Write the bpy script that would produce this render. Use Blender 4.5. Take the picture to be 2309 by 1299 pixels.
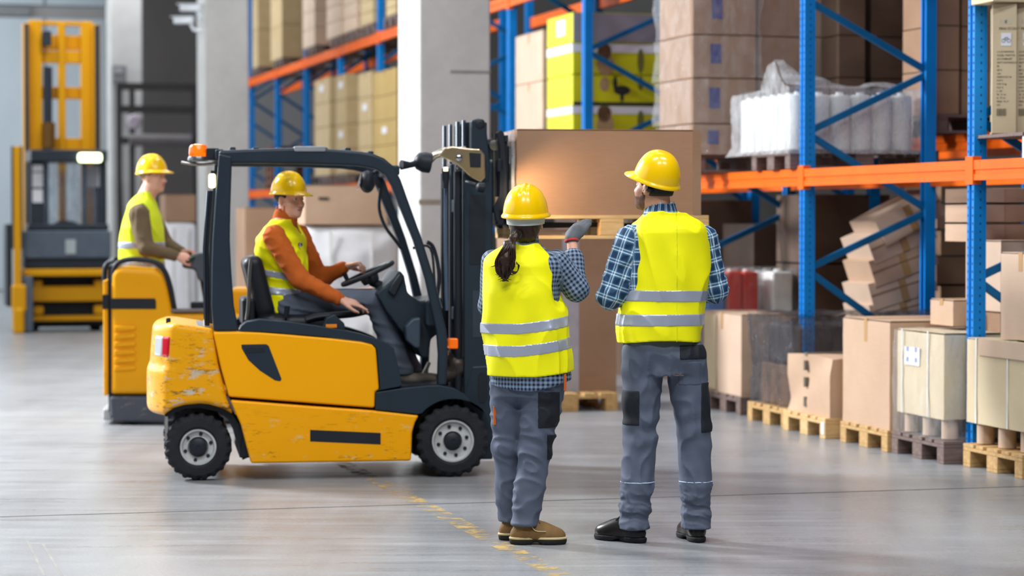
import bpy, bmesh, math, random
import numpy as np
from mathutils import Vector, Matrix

for _o in list(bpy.data.objects):
    bpy.data.objects.remove(_o)
scene = bpy.context.scene
COL = scene.collection
R = math.radians
rng = random.Random(7)

# ---------------------------------------------------------------- camera
F, CX, CY, CAMH = 5452.0, 1154.5, 649.5, 1.55
PITCH = math.atan((CY - 490.0) / F)
cam_data = bpy.data.cameras.new('camera')
cam = bpy.data.objects.new('camera', cam_data)
COL.objects.link(cam)
cam.location = (0, 0, CAMH)
cam.rotation_euler = (math.pi / 2 - PITCH, 0, 0)
cam_data.sensor_width = 36.0
cam_data.lens = F / 2309.0 * 36.0
cam_data.clip_end = 300
cam_data.dof.use_dof = True
cam_data.dof.focus_distance = 11.45
cam_data.dof.aperture_fstop = 2.2
scene.camera = cam

# ---------------------------------------------------------------- world, lights, exposure
world = bpy.data.worlds.new('hall_daylight')
scene.world = world
world.use_nodes = True
_bg = world.node_tree.nodes['Background']
_bg.inputs['Color'].default_value = (0.80, 0.90, 1.0, 1)
_bg.inputs['Strength'].default_value = 0.09

def area_light(name, loc, target, sx, sy, power, color=(1, 1, 1)):
    d = bpy.data.lights.new(name, 'AREA')
    d.shape = 'RECTANGLE'; d.size = sx; d.size_y = sy
    d.energy = power; d.color = color
    o = bpy.data.objects.new(name, d)
    COL.objects.link(o)
    o.location = loc
    o.rotation_euler = (Vector(target) - Vector(loc)).to_track_quat('-Z', 'Y').to_euler()
    return o

# daylight from the tall glazed side of the hall on the left
area_light('window_daylight', (-13, 18, 5.0), (0, 18, 1.0), 24, 6, 1000, (0.86, 0.94, 1.0))
area_light('key_daylight', (-10.5, 19.6, 7.2), (0, 13.5, 0.8), 2.0, 2.0, 4300, (0.95, 0.97, 1.0))  # small key light added to cast firmer floor shadows
area_light('window_daylight', (-19, 44, 5.5), (-4, 42, 2.0), 22, 7, 3800, (0.86, 0.94, 1.0))
# rows of ceiling lamps over the aisle; last row added to brighten the back wall
for _y, _p in ((4.5, 500), (9.0, 380), (13.5, 70), (18.0, 200), (24.0, 190), (31.0, 360), (39.0, 260), (46.5, 270)):
    for _x in (-3.2, 1.2):
        area_light('ceiling_lamp', (_x - 0.25 * (_y - 12), _y, 8.0), (_x - 0.25 * (_y - 12), _y, 0), 2.6, 0.5, _p, (0.955, 0.98, 1.0))

vs = scene.view_settings
vs.view_transform = 'Standard'
vs.look = 'None'
vs.exposure = -0.5
vs.gamma = 1.0
vs.use_curve_mapping = False
scene.cycles.use_denoising = True
scene.cycles.max_bounces = 6
scene.cycles.transparent_max_bounces = 8
scene.cycles.caustics_reflective = False
scene.cycles.caustics_refractive = False

# ---------------------------------------------------------------- geometry of the view, used to place real things
def ray(px, py):
    x = (px - CX) / F; y = -(py - CY) / F
    return Vector((x, math.cos(PITCH) + y * math.sin(PITCH), -math.sin(PITCH) + y * math.cos(PITCH)))
def floor_at(px, py, z=0.0):
    d = ray(px, py); k = (z - CAMH) / d.z
    return Vector((d.x * k, d.y * k, z))
def at(px, py, Y):
    d = ray(px, py); k = Y / d.y
    return Vector((d.x * k, Y, CAMH + d.z * k))
TH = math.atan(1454.0 / F)                       # direction of the rack row
ROW0 = floor_at(2185, 1048)                      # foot of the nearest visible rack post
SU, CU = math.sin(TH), math.cos(TH)
def row(s, t, z=0.0):                            # s along the row away from the camera, t into the rack
    return Vector((ROW0.x - SU * s + CU * t, ROW0.y + CU * s + SU * t, z))
def t_of(px, s):
    k = (px - CX) / F
    return (k * (ROW0.y + CU * s) - ROW0.x + SU * s) / (CU - k * SU)
def s_of(px, t):
    k = (px - CX) / F
    return (ROW0.x + CU * t - k * (ROW0.y + SU * t)) / (SU + k * CU)
def z_of(py, s, t):
    Y = row(s, t).y
    return at(CX, py, Y).z

# ---------------------------------------------------------------- materials
def lin(c):
    if isinstance(c, str):
        c = [int(c[i:i + 2], 16) / 255 for i in (1, 3, 5)]
    return tuple(x / 12.92 if x <= 0.04045 else ((x + 0.055) / 1.055) ** 2.4 for x in c) + (1.0,)

class NT:
    def __init__(self, name):
        self.m = bpy.data.materials.new(name)
        self.m.use_nodes = True
        self.t = self.m.node_tree
        self.b = self.t.nodes['Principled BSDF']
    def n(self, typ, **kw):
        x = self.t.nodes.new(typ)
        for k, v in kw.items():
            setattr(x, k, v)
        return x
    def l(self, a, b):
        self.t.links.new(a, b)
    def coords(self, scale=(1, 1, 1), kind='Object', rot=(0, 0, 0)):
        tc = self.n('ShaderNodeTexCoord')
        mp = self.n('ShaderNodeMapping')
        mp.inputs['Scale'].default_value = scale
        mp.inputs['Rotation'].default_value = rot
        self.l(tc.outputs[kind], mp.inputs['Vector'])
        return mp.outputs['Vector']
    def noise(self, vec, scale, detail=3.0, rough=0.55):
        x = self.n('ShaderNodeTexNoise')
        x.inputs['Scale'].default_value = scale
        x.inputs['Detail'].default_value = detail
        x.inputs['Roughness'].default_value = rough
        if vec is not None:
            self.l(vec, x.inputs['Vector'])
        return x.outputs['Fac']
    def ramp(self, fac, stops):
        x = self.n('ShaderNodeValToRGB')
        e = x.color_ramp.elements
        while len(e) < len(stops):
            e.new(0.5)
        for el, (p, c) in zip(e, stops):
            el.position = p
            el.color = c if len(c) == 4 else tuple(c) + (1,)
        self.l(fac, x.inputs['Fac'])
        return x.outputs['Color']
    def mix(self, fac, a, b, mode='MIX'):
        x = self.n('ShaderNodeMix', data_type='RGBA', blend_type=mode)
        for sock, v in ((x.inputs[0], fac), (x.inputs[6], a), (x.inputs[7], b)):
            if hasattr(v, 'is_linked'):
                self.l(v, sock)
            else:
                sock.default_value = v
        return x.outputs[2]
    def math(self, op, a, b=0.0):
        x = self.n('ShaderNodeMath', operation=op)
        for sock, v in ((x.inputs[0], a), (x.inputs[1], b)):
            if hasattr(v, 'is_linked'):
                self.l(v, sock)
            else:
                sock.default_value = v
        return x.outputs[0]
    def bump(self, h, strength=0.2, dist=0.01):
        x = self.n('ShaderNodeBump')
        x.inputs['Strength'].default_value = strength
        x.inputs['Distance'].default_value = dist
        self.l(h, x.inputs['Height'])
        self.l(x.outputs['Normal'], self.b.inputs['Normal'])
    def done(self, color=None, rough=0.6, metal=0.0):
        if color is not None:
            if hasattr(color, 'is_linked'):
                self.l(color, self.b.inputs['Base Color'])
            else:
                self.b.inputs['Base Color'].default_value = color
        if hasattr(rough, 'is_linked'):
            self.l(rough, self.b.inputs['Roughness'])
        else:
            self.b.inputs['Roughness'].default_value = rough
        self.b.inputs['Metallic'].default_value = metal
        return self.m

_mats = {}
def mat(name, color, rough=0.6, metal=0.0, var=0.12, scale=6.0, bump=0.0, bscale=80.0, stretch=(1, 1, 1), spec=0.3):
    """plain surface whose colour drifts a little with a noise texture"""
    if name in _mats:
        return _mats[name]
    g = NT(name)
    c = lin(color)
    v = g.coords(stretch)
    n = g.noise(v, scale, 4)
    dark = tuple(x * (1 - var) for x in c[:3]) + (1,)
    lite = tuple(min(1, x * (1 + var)) for x in c[:3]) + (1,)
    col = g.ramp(n, [(0.3, dark), (0.7, lite)])
    if bump:
        g.bump(g.noise(v, bscale, 2), bump)
    g.b.inputs['Specular IOR Level'].default_value = spec
    _mats[name] = g.done(col, rough, metal)
    return _mats[name]
def emis(name, color, strength):
    if name in _mats:
        return _mats[name]
    g = NT(name)
    g.b.inputs['Emission Color'].default_value = lin(color)
    g.b.inputs['Emission Strength'].default_value = strength
    _mats[name] = g.done(lin(color), 0.4)
    return _mats[name]

# ---------------------------------------------------------------- mesh helpers
class MB:
    """collects shapes and links them as one mesh object"""
    def __init__(self):
        self.v = []; self.f = []
    def add(self, verts, faces):
        o = len(self.v)
        self.v += [tuple(p) for p in verts]
        self.f += [tuple(i + o for i in f) for f in faces]
        return self
    def box(self, lo, hi, M=None):
        x0, y0, z0 = lo; x1, y1, z1 = hi
        p = [Vector(q) for q in ((x0,y0,z0),(x1,y0,z0),(x1,y1,z0),(x0,y1,z0),(x0,y0,z1),(x1,y0,z1),(x1,y1,z1),(x0,y1,z1))]
        if M is not None:
            p = [M @ q for q in p]
        return self.add(p, [(0,3,2,1),(4,5,6,7),(0,1,5,4),(1,2,6,5),(2,3,7,6),(3,0,4,7)])
    def bar(self, a, b, w, h, up=(0, 0, 1)):
        """box bar from a to b; w along side, h along up"""
        a = Vector(a); b = Vector(b); d = (b - a)
        L = d.length; d.normalize()
        side = d.cross(Vector(up))
        if side.length < 1e-5:
            side = d.cross(Vector((1, 0, 0)))
        side.normalize(); u = side.cross(d)
        M = Matrix(((side.x, d.x, u.x, a.x), (side.y, d.y, u.y, a.y), (side.z, d.z, u.z, a.z), (0, 0, 0, 1)))
        return self.box((-w / 2, 0, -h / 2), (w / 2, L, h / 2), M)
    def tube(self, pts, r, seg=10, closed=False, flat=None):
        """round tube through pts; r a number or one per point; flat=(sx,sy) squashes the section"""
        pts = [Vector(p) for p in pts]; n = len(pts)
        rs = r if isinstance(r, (list, tuple)) else [r] * n
        rings = []; prev = None
        for i, p in enumerate(pts):
            if closed:
                d = pts[(i + 1) % n] - pts[i - 1]
            else:
                d = pts[min(i + 1, n - 1)] - pts[max(i - 1, 0)]
            d.normalize()
            if prev is None:
                a = Vector((0, 0, 1)) if abs(d.z) < 0.9 else Vector((0, 1, 0))
                s = d.cross(a).normalized()
            else:
                s = (prev - d * prev.dot(d)).normalized()
            prev = s; u = d.cross(s)
            fx, fy = flat if flat else (1, 1)
            rings.append([p + s * (math.cos(2*math.pi*k/seg) * rs[i] * fx) + u * (math.sin(2*math.pi*k/seg) * rs[i] * fy) for k in range(seg)])
        V = [q for ring in rings for q in ring]; Fc = []
        m = n if closed else n - 1
        for i in range(m):
            j = (i + 1) % n
            for k in range(seg):
                Fc.append((i*seg+k, i*seg+(k+1) % seg, j*seg+(k+1) % seg, j*seg+k))
        if not closed:
            Fc.append(tuple(range(seg - 1, -1, -1)))
            Fc.append(tuple((n-1)*seg + k for k in range(seg)))
        return self.add(V, Fc)
    def lathe(self, prof, M=None, seg=24):
        """profile of (radius, height) turned round local z; M places it"""
        n = len(prof); V = []; Fc = []
        for r, z in prof:
            for k in range(seg):
                a = 2 * math.pi * k / seg
                V.append(Vector((r * math.cos(a), r * math.sin(a), z)))
        for i in range(n - 1):
            for k in range(seg):
                Fc.append((i*seg+k, i*seg+(k+1) % seg, (i+1)*seg+(k+1) % seg, (i+1)*seg+k))
        Fc.append(tuple(range(seg - 1, -1, -1)))
        Fc.append(tuple((n-1)*seg + k for k in range(seg)))
        if M is not None:
            V = [M @ q for q in V]
        return self.add(V, Fc)
    def prism(self, outline, y0, y1):
        """side outline of (x, z) points extruded from y0 to y1 (concave allowed)"""
        n = len(outline)
        area = sum(outline[i][0]*outline[(i+1) % n][1] - outline[(i+1) % n][0]*outline[i][1] for i in range(n))
        o = list(outline) if area > 0 else list(outline)[::-1]
        V = [(x, y0, z) for x, z in o] + [(x, y1, z) for x, z in o]
        Fc = [tuple(range(n)), tuple(range(2*n - 1, n - 1, -1))]
        for i in range(n):
            j = (i + 1) % n
            Fc.append((i, i + n, j + n, j))
        return self.add(V, Fc)
    def mesh(self, name, smooth=False):
        me = bpy.data.meshes.new(name)
        me.from_pydata(self.v, [], self.f)
        bm = bmesh.new(); bm.from_mesh(me)
        bmesh.ops.recalc_face_normals(bm, faces=bm.faces)
        bm.to_mesh(me); bm.free()
        if smooth:
            me.polygons.foreach_set('use_smooth', [True] * len(me.polygons))
        return me
    def build(self, name, m, parent=None, smooth=False, bevel=0.0, seg=2, loc=None, rz=0.0):
        me = self.mesh(name, smooth or bevel > 0)
        return link(name, me, m, parent, bevel, seg, loc, rz, smooth)

def link(name, me, m, parent=None, bevel=0.0, seg=2, loc=None, rz=0.0, smooth=False):
    o = bpy.data.objects.new(name, me)
    COL.objects.link(o)
    if m is not None and not me.materials:
        me.materials.append(m)
    if parent is not None:
        o.parent = parent
    if loc is not None:
        o.location = loc
    o.rotation_euler.z = rz
    if bevel > 0:
        b = o.modifiers.new('bevel', 'BEVEL')
        b.width = bevel; b.segments = seg; b.limit_method = 'ANGLE'; b.angle_limit = R(35)
        b.harden_normals = True
    elif smooth:
        try:
            me.set_sharp_from_angle(angle=R(40))
        except Exception:
            pass
    return o

def thing(name, label, cat, loc=(0, 0, 0), rz=0.0, group=None):
    o = bpy.data.objects.new(name, None)
    COL.objects.link(o)
    o.empty_display_size = 0.2
    o.location = loc; o.rotation_euler.z = rz
    o['label'] = label; o['category'] = cat
    if group:
        o['group'] = group
    return o
def tag(o, label=None, cat=None, group=None, kind=None):
    for k, v in (('label', label), ('category', cat), ('group', group), ('kind', kind)):
        if v:
            o[k] = v
    return o
def copy_tree(o, parent=None):
    c = o.copy(); COL.objects.link(c); c.parent = parent
    for ch in list(o.children):
        copy_tree(ch, c)
    return c
def smooth_path(pts, n=6, closed=False):
    """Catmull-Rom through the points"""
    P = [Vector(p) for p in pts]; out = []
    m = len(P)
    rngi = range(m) if closed else range(m - 1)
    for i in rngi:
        g = (lambda k: P[k % m]) if closed else (lambda k: P[max(0, min(m - 1, k))])
        p0, p1, p2, p3 = g(i - 1), g(i), g(i + 1), g(i + 2)
        for k in range(n):
            t = k / n
            out.append(0.5 * ((2*p1) + (p2 - p0)*t + (2*p0 - 5*p1 + 4*p2 - p3)*t*t + (3*p1 - p0 - 3*p2 + p3)*t**3))
    if not closed:
        out.append(P[-1].copy())
    return out
# ================================================================ THE SETTING
def floor_material():
    g = NT('polished_concrete')
    v = g.coords((1, 1, 1))
    big = g.noise(v, 0.35, 5, 0.6)
    streak = g.noise(g.coords((0.5, 5.0, 1), rot=(0, 0, R(4))), 1.6, 6, 0.65)
    sweep = g.noise(g.coords((3.0, 0.6, 1), rot=(0, 0, R(-16))), 1.1, 5, 0.6)
    c = g.ramp(big, [(0.3, lin('#6e7073')), (0.52, lin('#84878b')), (0.75, lin('#95989d'))])
    c = g.mix(g.math('MULTIPLY', g.math('GREATER_THAN', streak, 0.0), 0.4), c, g.ramp(streak, [(0.32, lin('#646465')), (0.5, lin('#828589')), (0.68, lin('#a2a6ab'))]))
    c = g.mix(0.25, c, g.ramp(sweep, [(0.35, lin('#6e6e6f')), (0.62, lin('#9ea1a5'))]))
    fine = g.noise(v, 55, 3)
    c = g.mix(0.12, c, g.ramp(fine, [(0.35, lin('#6a645d')), (0.65, lin('#d0d0d0'))]))
    g.bump(g.noise(g.coords((1, 6, 1)), 9, 4), 0.03, 0.01)
    r = g.math('ADD', g.math('MULTIPLY', streak, 0.3), 0.16)
    return g.done(c, r)
fl = MB().box((-30, -6, -0.2), (22, 75, 0)).build('floor', floor_material())
tag(fl, 'grey polished concrete warehouse floor', None, kind='structure')

# saw-cut joints in the slab
jm = mat('joint_filler', '#4c4945', 0.9, var=0.3, scale=3)
p0, p1 = floor_at(-40, 1167), floor_at(2360, 1096)
d = (p1 - p0).normalized()
MB().bar(p0 - d * 8 + Vector((0, 0, 0.0006)), p1 + d * 8 + Vector((0, 0, 0.0006)), 0.014, 0.0012).build('floor_joint', jm, fl)
# worn yellow lane line
def worn_line_material():
    g = NT('worn_yellow_line')
    n = g.noise(g.coords((1, 1, 1)), 7, 6, 0.7)
    tr = g.n('ShaderNodeBsdfTransparent')
    g.b.inputs['Base Color'].default_value = lin('#c9a862')
    g.b.inputs['Roughness'].default_value = 0.6
    mx = g.n('ShaderNodeMixShader')
    fac = g.ramp(n, [(0.48, (0, 0, 0)), (0.60, (0.8, 0.8, 0.8))])
    g.l(fac, mx.inputs[0]); g.l(tr.outputs[0], mx.inputs[1]); g.l(g.b.outputs[0], mx.inputs[2])
    g.l(mx.outputs[0], g.t.nodes['Material Output'].inputs['Surface'])
    return g.m
q0, q1 = floor_at(842, 1080), floor_at(1265, 1299)
d = (q1 - q0).normalized()
_w = Vector((-d.y, d.x, 0)) * 0.055; _u = Vector((0, 0, 0.0015))
MB().add([q0 - d * 9 + _w + _u, q0 - d * 9 - _w + _u, q1 + d * 3 - _w + _u, q1 + d * 3 + _w + _u], [(0, 1, 2, 3)]).build('lane_line', worn_line_material(), fl)
# tyre scuffs
sm = mat('tyre_scuff', '#8f8d89', 0.5, var=0.2)
for (xa, ya, xb, yb) in ((60, 1215, 100, 1299), (95, 1225, 140, 1299)):
    a, b = floor_at(xa, ya), floor_at(xb, yb)
    MB().bar(a + Vector((0, 0, .0004)), b + Vector((0, 0, .0004)), 0.012, 0.0008).build('tyre_scuff', sm, fl)

# back wall: insulated panels, one dark sliding door between the columns
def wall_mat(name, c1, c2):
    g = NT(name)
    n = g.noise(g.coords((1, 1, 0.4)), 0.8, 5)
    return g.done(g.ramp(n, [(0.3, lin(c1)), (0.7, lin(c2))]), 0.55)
M_PANEL = wall_mat('wall_panel', '#aeb9c1', '#bdc8cf')
M_CONC = wall_mat('grey_wall', '#8f8d8d', '#a09e9e')
M_DARKW = wall_mat('dark_door', '#55504f', '#625d5c')
WS = 38.0                                          # the wall crosses the row here
wall = MB()
wall.box((-26, 0.12, 0), (9, 0.4, 12))
wo = wall.build('wall_back', M_CONC, loc=row(WS, 0), rz=TH)
tag(wo, 'back wall of the hall', kind='structure')
xs = [-26, -22.4, -18.8, -15.2, -11.6, -10.05]
zs = [0, 6.35, 12]
def tw(px):                                        # along the wall from a pixel column
    return t_of(px, WS)
xs = [tw(-260), tw(-75), tw(105), tw(243)]
for i in range(len(xs) - 1):
    for z0, z1 in ((0.0, 5.75), (6.0, 12.0)):
        MB().box((xs[i] + 0.025, 0.04, z0 + .02), (xs[i+1] - 0.025, 0.12, z1)).build('panel', M_PANEL, wo, bevel=0.01)
MB().box((tw(-260), 0.0, 5.78), (tw(70), 0.13, 5.98)).build('gutter_band', mat('band_grey', '#7d7f82', 0.6), wo)
MB().box((tw(322), 0.0, 0), (tw(450), 0.13, 12)).build('sliding_door', M_DARKW, wo)
# unseen side wall added behind the racks to keep their interior dark
w2 = MB().box((0, -12, 0), (0.3, WS + 2, 12)).build('wall_right_blocker', wall_mat('side_wall', '#2e2a27', '#3a3531'), loc=row(0, 5.2), rz=TH)
tag(w2, 'added dark side wall behind the racks', kind='structure')

# concrete columns along the aisle
def concrete_mat():
    g = NT('cast_concrete')
    v = g.coords((1, 1, 1))
    a = g.noise(v, 1.4, 6, 0.65); b = g.noise(v, 14, 4)
    c = g.ramp(a, [(0.3, lin('#b4b3b1')), (0.7, lin('#c8c7c5'))])
    c = g.mix(0.09, c, g.ramp(b, [(0.3, lin('#8f8d89')), (0.7, lin('#cfcecb'))]))
    g.bump(b, 0.15, 0.01)
    return g.done(c, 0.75)
M_COL = concrete_mat()
col_specs = [((945, 20.9), 0.64, 0.86), ((463, 35.0), 0.64, 0.86), ((250, 48.2), 0.64, 0.86)]
columns = []
for i, ((px, Y), w, dep) in enumerate(col_specs):
    c = at(px, 490, Y); c.z = 0
    m = MB()
    ch = 0.02
    m.prism([(0, 0), (w, 0), (w, 0), (w, 11), (0, 11)] if False else [(0, 0), (w, 0), (w, 11), (0, 11)], 0, dep)
    o = m.build('column', M_COL, loc=c, rz=TH, bevel=0.025)
    tag(o, ['thick pale concrete column just behind the forklift mast', 'pale concrete column beside the beacon of the forklift', 'far grey concrete column behind the tall yellow mast'][i], None, kind='structure')
    columns.append(o)
# formwork seams and a patch on the nearest column
seam = mat('seam_dark', '#8b8a88', 0.8)
patch = mat('mortar_patch', '#93897a', 0.85)
zc = lambda py: at(945, py, 20.9).z
MB().box((0.28, -0.003, zc(164)), (0.635, 0.004, zc(157))).build('formwork_seam', seam, columns[0])
MB().box((-0.004, -0.004, zc(461)), (0.644, 0.006, zc(450))).build('formwork_seam', patch, columns[0])
# ================================================================ PALLET RACKS
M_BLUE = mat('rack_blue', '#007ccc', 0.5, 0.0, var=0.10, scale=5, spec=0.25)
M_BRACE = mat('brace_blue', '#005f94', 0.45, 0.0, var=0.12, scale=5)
M_ORANGE = mat('beam_orange', '#e8630a', 0.5, 0.0, var=0.10, scale=3, spec=0.15)
M_HOLE = mat('hole_dark', '#0b1e30', 0.8)
M_ZINC = mat('zinc_steel', '#b9bcc0', 0.25, 0.9, var=0.1, scale=20)
BAY = 2.82
LVL1, LVL2 = 1.905, 3.93
def post_mesh(h):
    # channel section: front face with a recessed middle and two side flanges
    w, d = 0.095, 0.085
    m = MB()
    pts = [(-w/2, 0), (-0.018, 0), (-0.014, 0.014), (0.014, 0.014), (0.018, 0), (w/2, 0), (w/2, d), (w/2 - 0.022, d), (w/2 - 0.022, d - 0.012), (w/2 - 0.006, d - 0.012), (w/2 - 0.006, 0.02), (-w/2 + 0.006, 0.02), (-w/2 + 0.006, d - 0.012), (-w/2 + 0.022, d - 0.012), (-w/2 + 0.022, d), (-w/2, d)]
    V = [(y, x, 0.0) for x, y in pts] + [(y, x, h) for x, y in pts]
    n = len(pts)
    Fc = [tuple(range(n)), tuple(range(2*n-1, n-1, -1))] + [(i, (i+1) % n, (i+1) % n + n, i + n) for i in range(n)]
    m.add(V, Fc)
    return m.mesh('post')
def holes_mesh(h):
    m = MB()
    k = 0.06
    while k < h - 0.05:
        for yy in (-0.033, 0.033):
            m.add([(-0.0012, yy - .004, k - .007), (-0.0012, yy + .004, k - .007), (-0.0012, yy + .006, k + .007), (-0.0012, yy - .006, k + .007)], [(0, 1, 2, 3)])
        xx = 0.045
        m.add([(xx - .004, -0.0487, k - .007), (xx + .004, -0.0487, k - .007), (xx + .004, -0.0487, k + .007), (xx - .004, -0.0487, k + .007)], [(0, 1, 2, 3)])
        k += 0.05
    return m.mesh('perforations')
POST_H = 6.3
_post = post_mesh(POST_H); _holes = holes_mesh(POST_H)
_post.materials.append(M_BLUE); _holes.materials.append(M_HOLE)
_beam_cache = {}
def beam_mesh(L):
    k = round(L, 3)
    if k not in _beam_cache:
        # stepped box beam: a groove runs along the face
        h, d = 0.125, 0.05
        pr = [(0, 0), (0, 0.035), (0.008, 0.04), (0.008, 0.062), (0, 0.067), (0, h), (d, h), (d, 0)]
        n = len(pr)
        V = [(x, 0.0, z) for x, z in pr] + [(x, L, z) for x, z in pr]
        Fc = [tuple(range(n)), tuple(range(2*n-1, n-1, -1))] + [(i, i + n, (i+1) % n + n, (i+1) % n) for i in range(n)]
        me = MB().add(V, Fc).mesh('beam'); me.materials.append(M_ORANGE)
        _beam_cache[k] = me
    return _beam_cache[k]
_conn = MB().box((-0.008, -0.052, -0.025), (0.05, 0.052, 0.15)).mesh('beam_connector'); _conn.materials.append(M_ORANGE)
_foot = MB().box((-0.03, -0.08, 0), (0.13, 0.08, 0.008)).box((-0.01, -0.06, 0.008), (0.0, 0.06, 0.05)).mesh('foot_plate'); _foot.materials.append(M_ZINC)
def make_rack(label, s_list, t0, depth, levels, holes=(), z_brace=None, back_levels=None, brace_frames=None):
    r = thing('pallet_rack', label, 'rack', row(s_list[0], t0), TH)
    base = s_list[0]
    for i, s in enumerate(s_list):
        y = s - base
        for x, flip in ((0.0, 1), (depth, -1)):
            p = link('post', _post, None, r, loc=(x, y, 0.0))
            if flip < 0:
                p.rotation_euler.z = math.pi
            if i in holes:
                link('perforations', _holes, None, p)['kind'] = 'stuff'
            link('foot_plate', _foot, None, r, loc=(x - (0.04 if flip < 0 else 0), y, 0.0))
            for z in levels:
                if flip > 0:
                    link('beam_connector', _conn, None, r, loc=(x - 0.004, y, z - 0.125))
        zz = [0.18, 0.62, 1.17, 1.78, 2.40, 3.0, 3.62, 4.2]
        if brace_frames is None or i in brace_frames:
            k0 = (0.12, 1.08, 1.72, 2.36, 3.0, 3.64, 4.28) if z_brace is None else z_brace
            for j in range(len(k0) - 1):
                a, b = (0.07, depth - 0.07) if j % 2 == 1 else (depth - 0.07, 0.07)
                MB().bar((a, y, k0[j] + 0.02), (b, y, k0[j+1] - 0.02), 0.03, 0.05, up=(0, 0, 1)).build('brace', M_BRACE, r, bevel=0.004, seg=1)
    for i in range(len(s_list) - 1):
        L = s_list[i+1] - s_list[i] - 0.10
        me = beam_mesh(L)
        for z in levels:
            link('beam', me, None, r, loc=(-0.006, s_list[i] - base + 0.05, z - 0.125))
            bb = link('beam', me, None, r, loc=(depth + 0.006, s_list[i+1] - base - 0.05, z - 0.125))
            bb.rotation_euler.z = math.pi
    return r
near_s = [k * BAY for k in (-1, 0, 1, 2, 3, 4, 5)]
# brace joints follow the photo: they meet the front post at about 0.72, 2.03 and the rear post at 1.37, 2.72
rack_near = make_rack('blue and orange pallet rack running along the right side of the aisle', near_s, 0.0, 1.05, (LVL1, LVL2), holes=(0, 1, 2), z_brace=(0.5, 1.16, 1.6, 2.17, 2.63, 3.15, 3.6, 4.15, 4.6))
far_s = [(5.43 + k) * BAY for k in (0, 1, 2, 3, 4, 5, 6)]
rack_far = make_rack('far blue and orange pallet rack of tan cartons left of the thick column', far_s, 0.0, 1.05, (LVL1 + 0.12, LVL2 + 0.1))
back_s = [(k * BAY + 2.07) for k in (-1, 0, 1, 2, 3)]
rack_back = make_rack('second blue pallet rack standing in the dark behind the front one', back_s, 1.42, 1.05, (LVL1 + 0.28, LVL2 + 0.1))

# ================================================================ PALLETS
def wood_mat(name, c1, c2):
    g = NT(name)
    v = g.coords((2.0, 14, 14))
    n = g.noise(v, 3.0, 5, 0.6)
    oi = g.n('ShaderNodeObjectInfo')
    c = g.ramp(n, [(0.28, lin(c1)), (0.72, lin(c2))])
    c = g.mix(g.math('MULTIPLY', oi.outputs['Random'], 0.25), c, lin(c1))
    g.bump(n, 0.2, 0.004)
    return g.done(c, 0.75)
M_WOOD = wood_mat('pallet_pine', '#a9834f', '#d3ae76')
M_WOOD_OLD = wood_mat('pallet_weathered', '#5c4a44', '#83706a')
M_WOOD_PALE = wood_mat('pallet_pale', '#c29a62', '#e6c590')
PL, PWD, PH = 1.2, 0.8, 0.144
_plk = {}
def _pm(key, sx, sy, sz):
    if key not in _plk:
        _plk[key] = MB().box((0, 0, 0), (sx, sy, sz)).mesh('plank')
    return _plk[key]
def pallet_proto(m):
    """Euro pallet, long side along local x, short side along local y"""
    r = bpy.data.objects.new('wooden_pallet', None); COL.objects.link(r)
    def piece(nm, x, y, z, sx, sy, sz):
        me = MB().box((0, 0, 0), (sx, sy, sz)).mesh(nm)
        b = link(nm, me, m, r, loc=(x, y, z), bevel=0.003, seg=1)
        return b
    for y, w in ((0, .145), (.1775, .10), (.3275, .145), (.5225, .10), (.655, .145)):
        piece('deck_plank', 0, y, .122, PL, w, .022)
    for x in (0, .5275, 1.055):
        piece('cross_plank', x, 0, .100, .145, PWD, .022)
    for x in (0, .5275, 1.055):
        for y, w in ((0, .1), (.3275, .145), (.7, .1)):
            piece('block', x, y, .022, .145, w, .078)
    for y, w in ((0, .1), (.3275, .145), (.7, .1)):
        piece('bottom_plank', 0, y, 0, PL, w, .022)
    return r
_protos = {}
def pallet(label, s, t, z=0.0, m=None, rz=0.0, along=False, world=None, wrz=None, group='wooden pallets'):
    """front-left corner at row point (s, t); along=True turns the long side along the row"""
    m = m or M_WOOD
    if m.name not in _protos:
        p = pallet_proto(m); _protos[m.name] = p
    else:
        p = copy_tree(_protos[m.name])
    p['label'] = label; p['category'] = 'pallet'; p['group'] = group
    if world is not None:
        p.location = world; p.rotation_euler.z = wrz
    else:
        p.location = row(s, t, z); p.rotation_euler.z = TH + rz
        if along:
            p.location = row(s, t + PWD, z); p.rotation_euler.z = TH + math.pi / 2
    return p

# ================================================================ CARTONS
def card_mat(name, c1, c2):
    g = NT(name)
    v = g.coords((1, 1, 1))
    n = g.noise(v, 2.2, 4); f = g.noise(g.coords((1, 1, 30)), 12, 2)
    c = g.ramp(n, [(0.3, lin(c1)), (0.7, lin(c2))])
    c = g.mix(0.025, c, g.ramp(f, [(0.4, (0.1, 0.06, 0.03)), (0.6, (0.9, 0.8, 0.6))]))
    return g.done(c, 0.72)
M_CARD = card_mat('cardboard', '#b7977c', '#c3a388')
M_CARD_L = card_mat('cardboard_light', '#c3a790', '#cfb49d')
M_CARD_T = card_mat('cardboard_tan', '#b3986a', '#c5ac80')
M_CARD_Y = card_mat('cardboard_ochre', '#ad8d49', '#bd9c58')
M_CARD_B = card_mat('cardboard_brown', '#8c6b51', '#9c7a5f')
M_CARD_W = card_mat('cardboard_beige', '#c4b190', '#d0bf9e')
M_TAPE = mat('parcel_tape', '#b58d5c', 0.25, var=0.08)
M_TAPE_G = mat('old_tape', '#6f6b5c', 0.4, var=0.2)
M_STRAP = mat('white_strap', '#dcdcd8', 0.4)
M_LBLUE = mat('label_blue', '#16257a', 0.5)
M_WHITE = mat('label_white', '#dfe0e6', 0.6, var=0.03)
M_INK = mat('print_ink', '#4a4438', 0.8)
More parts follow.
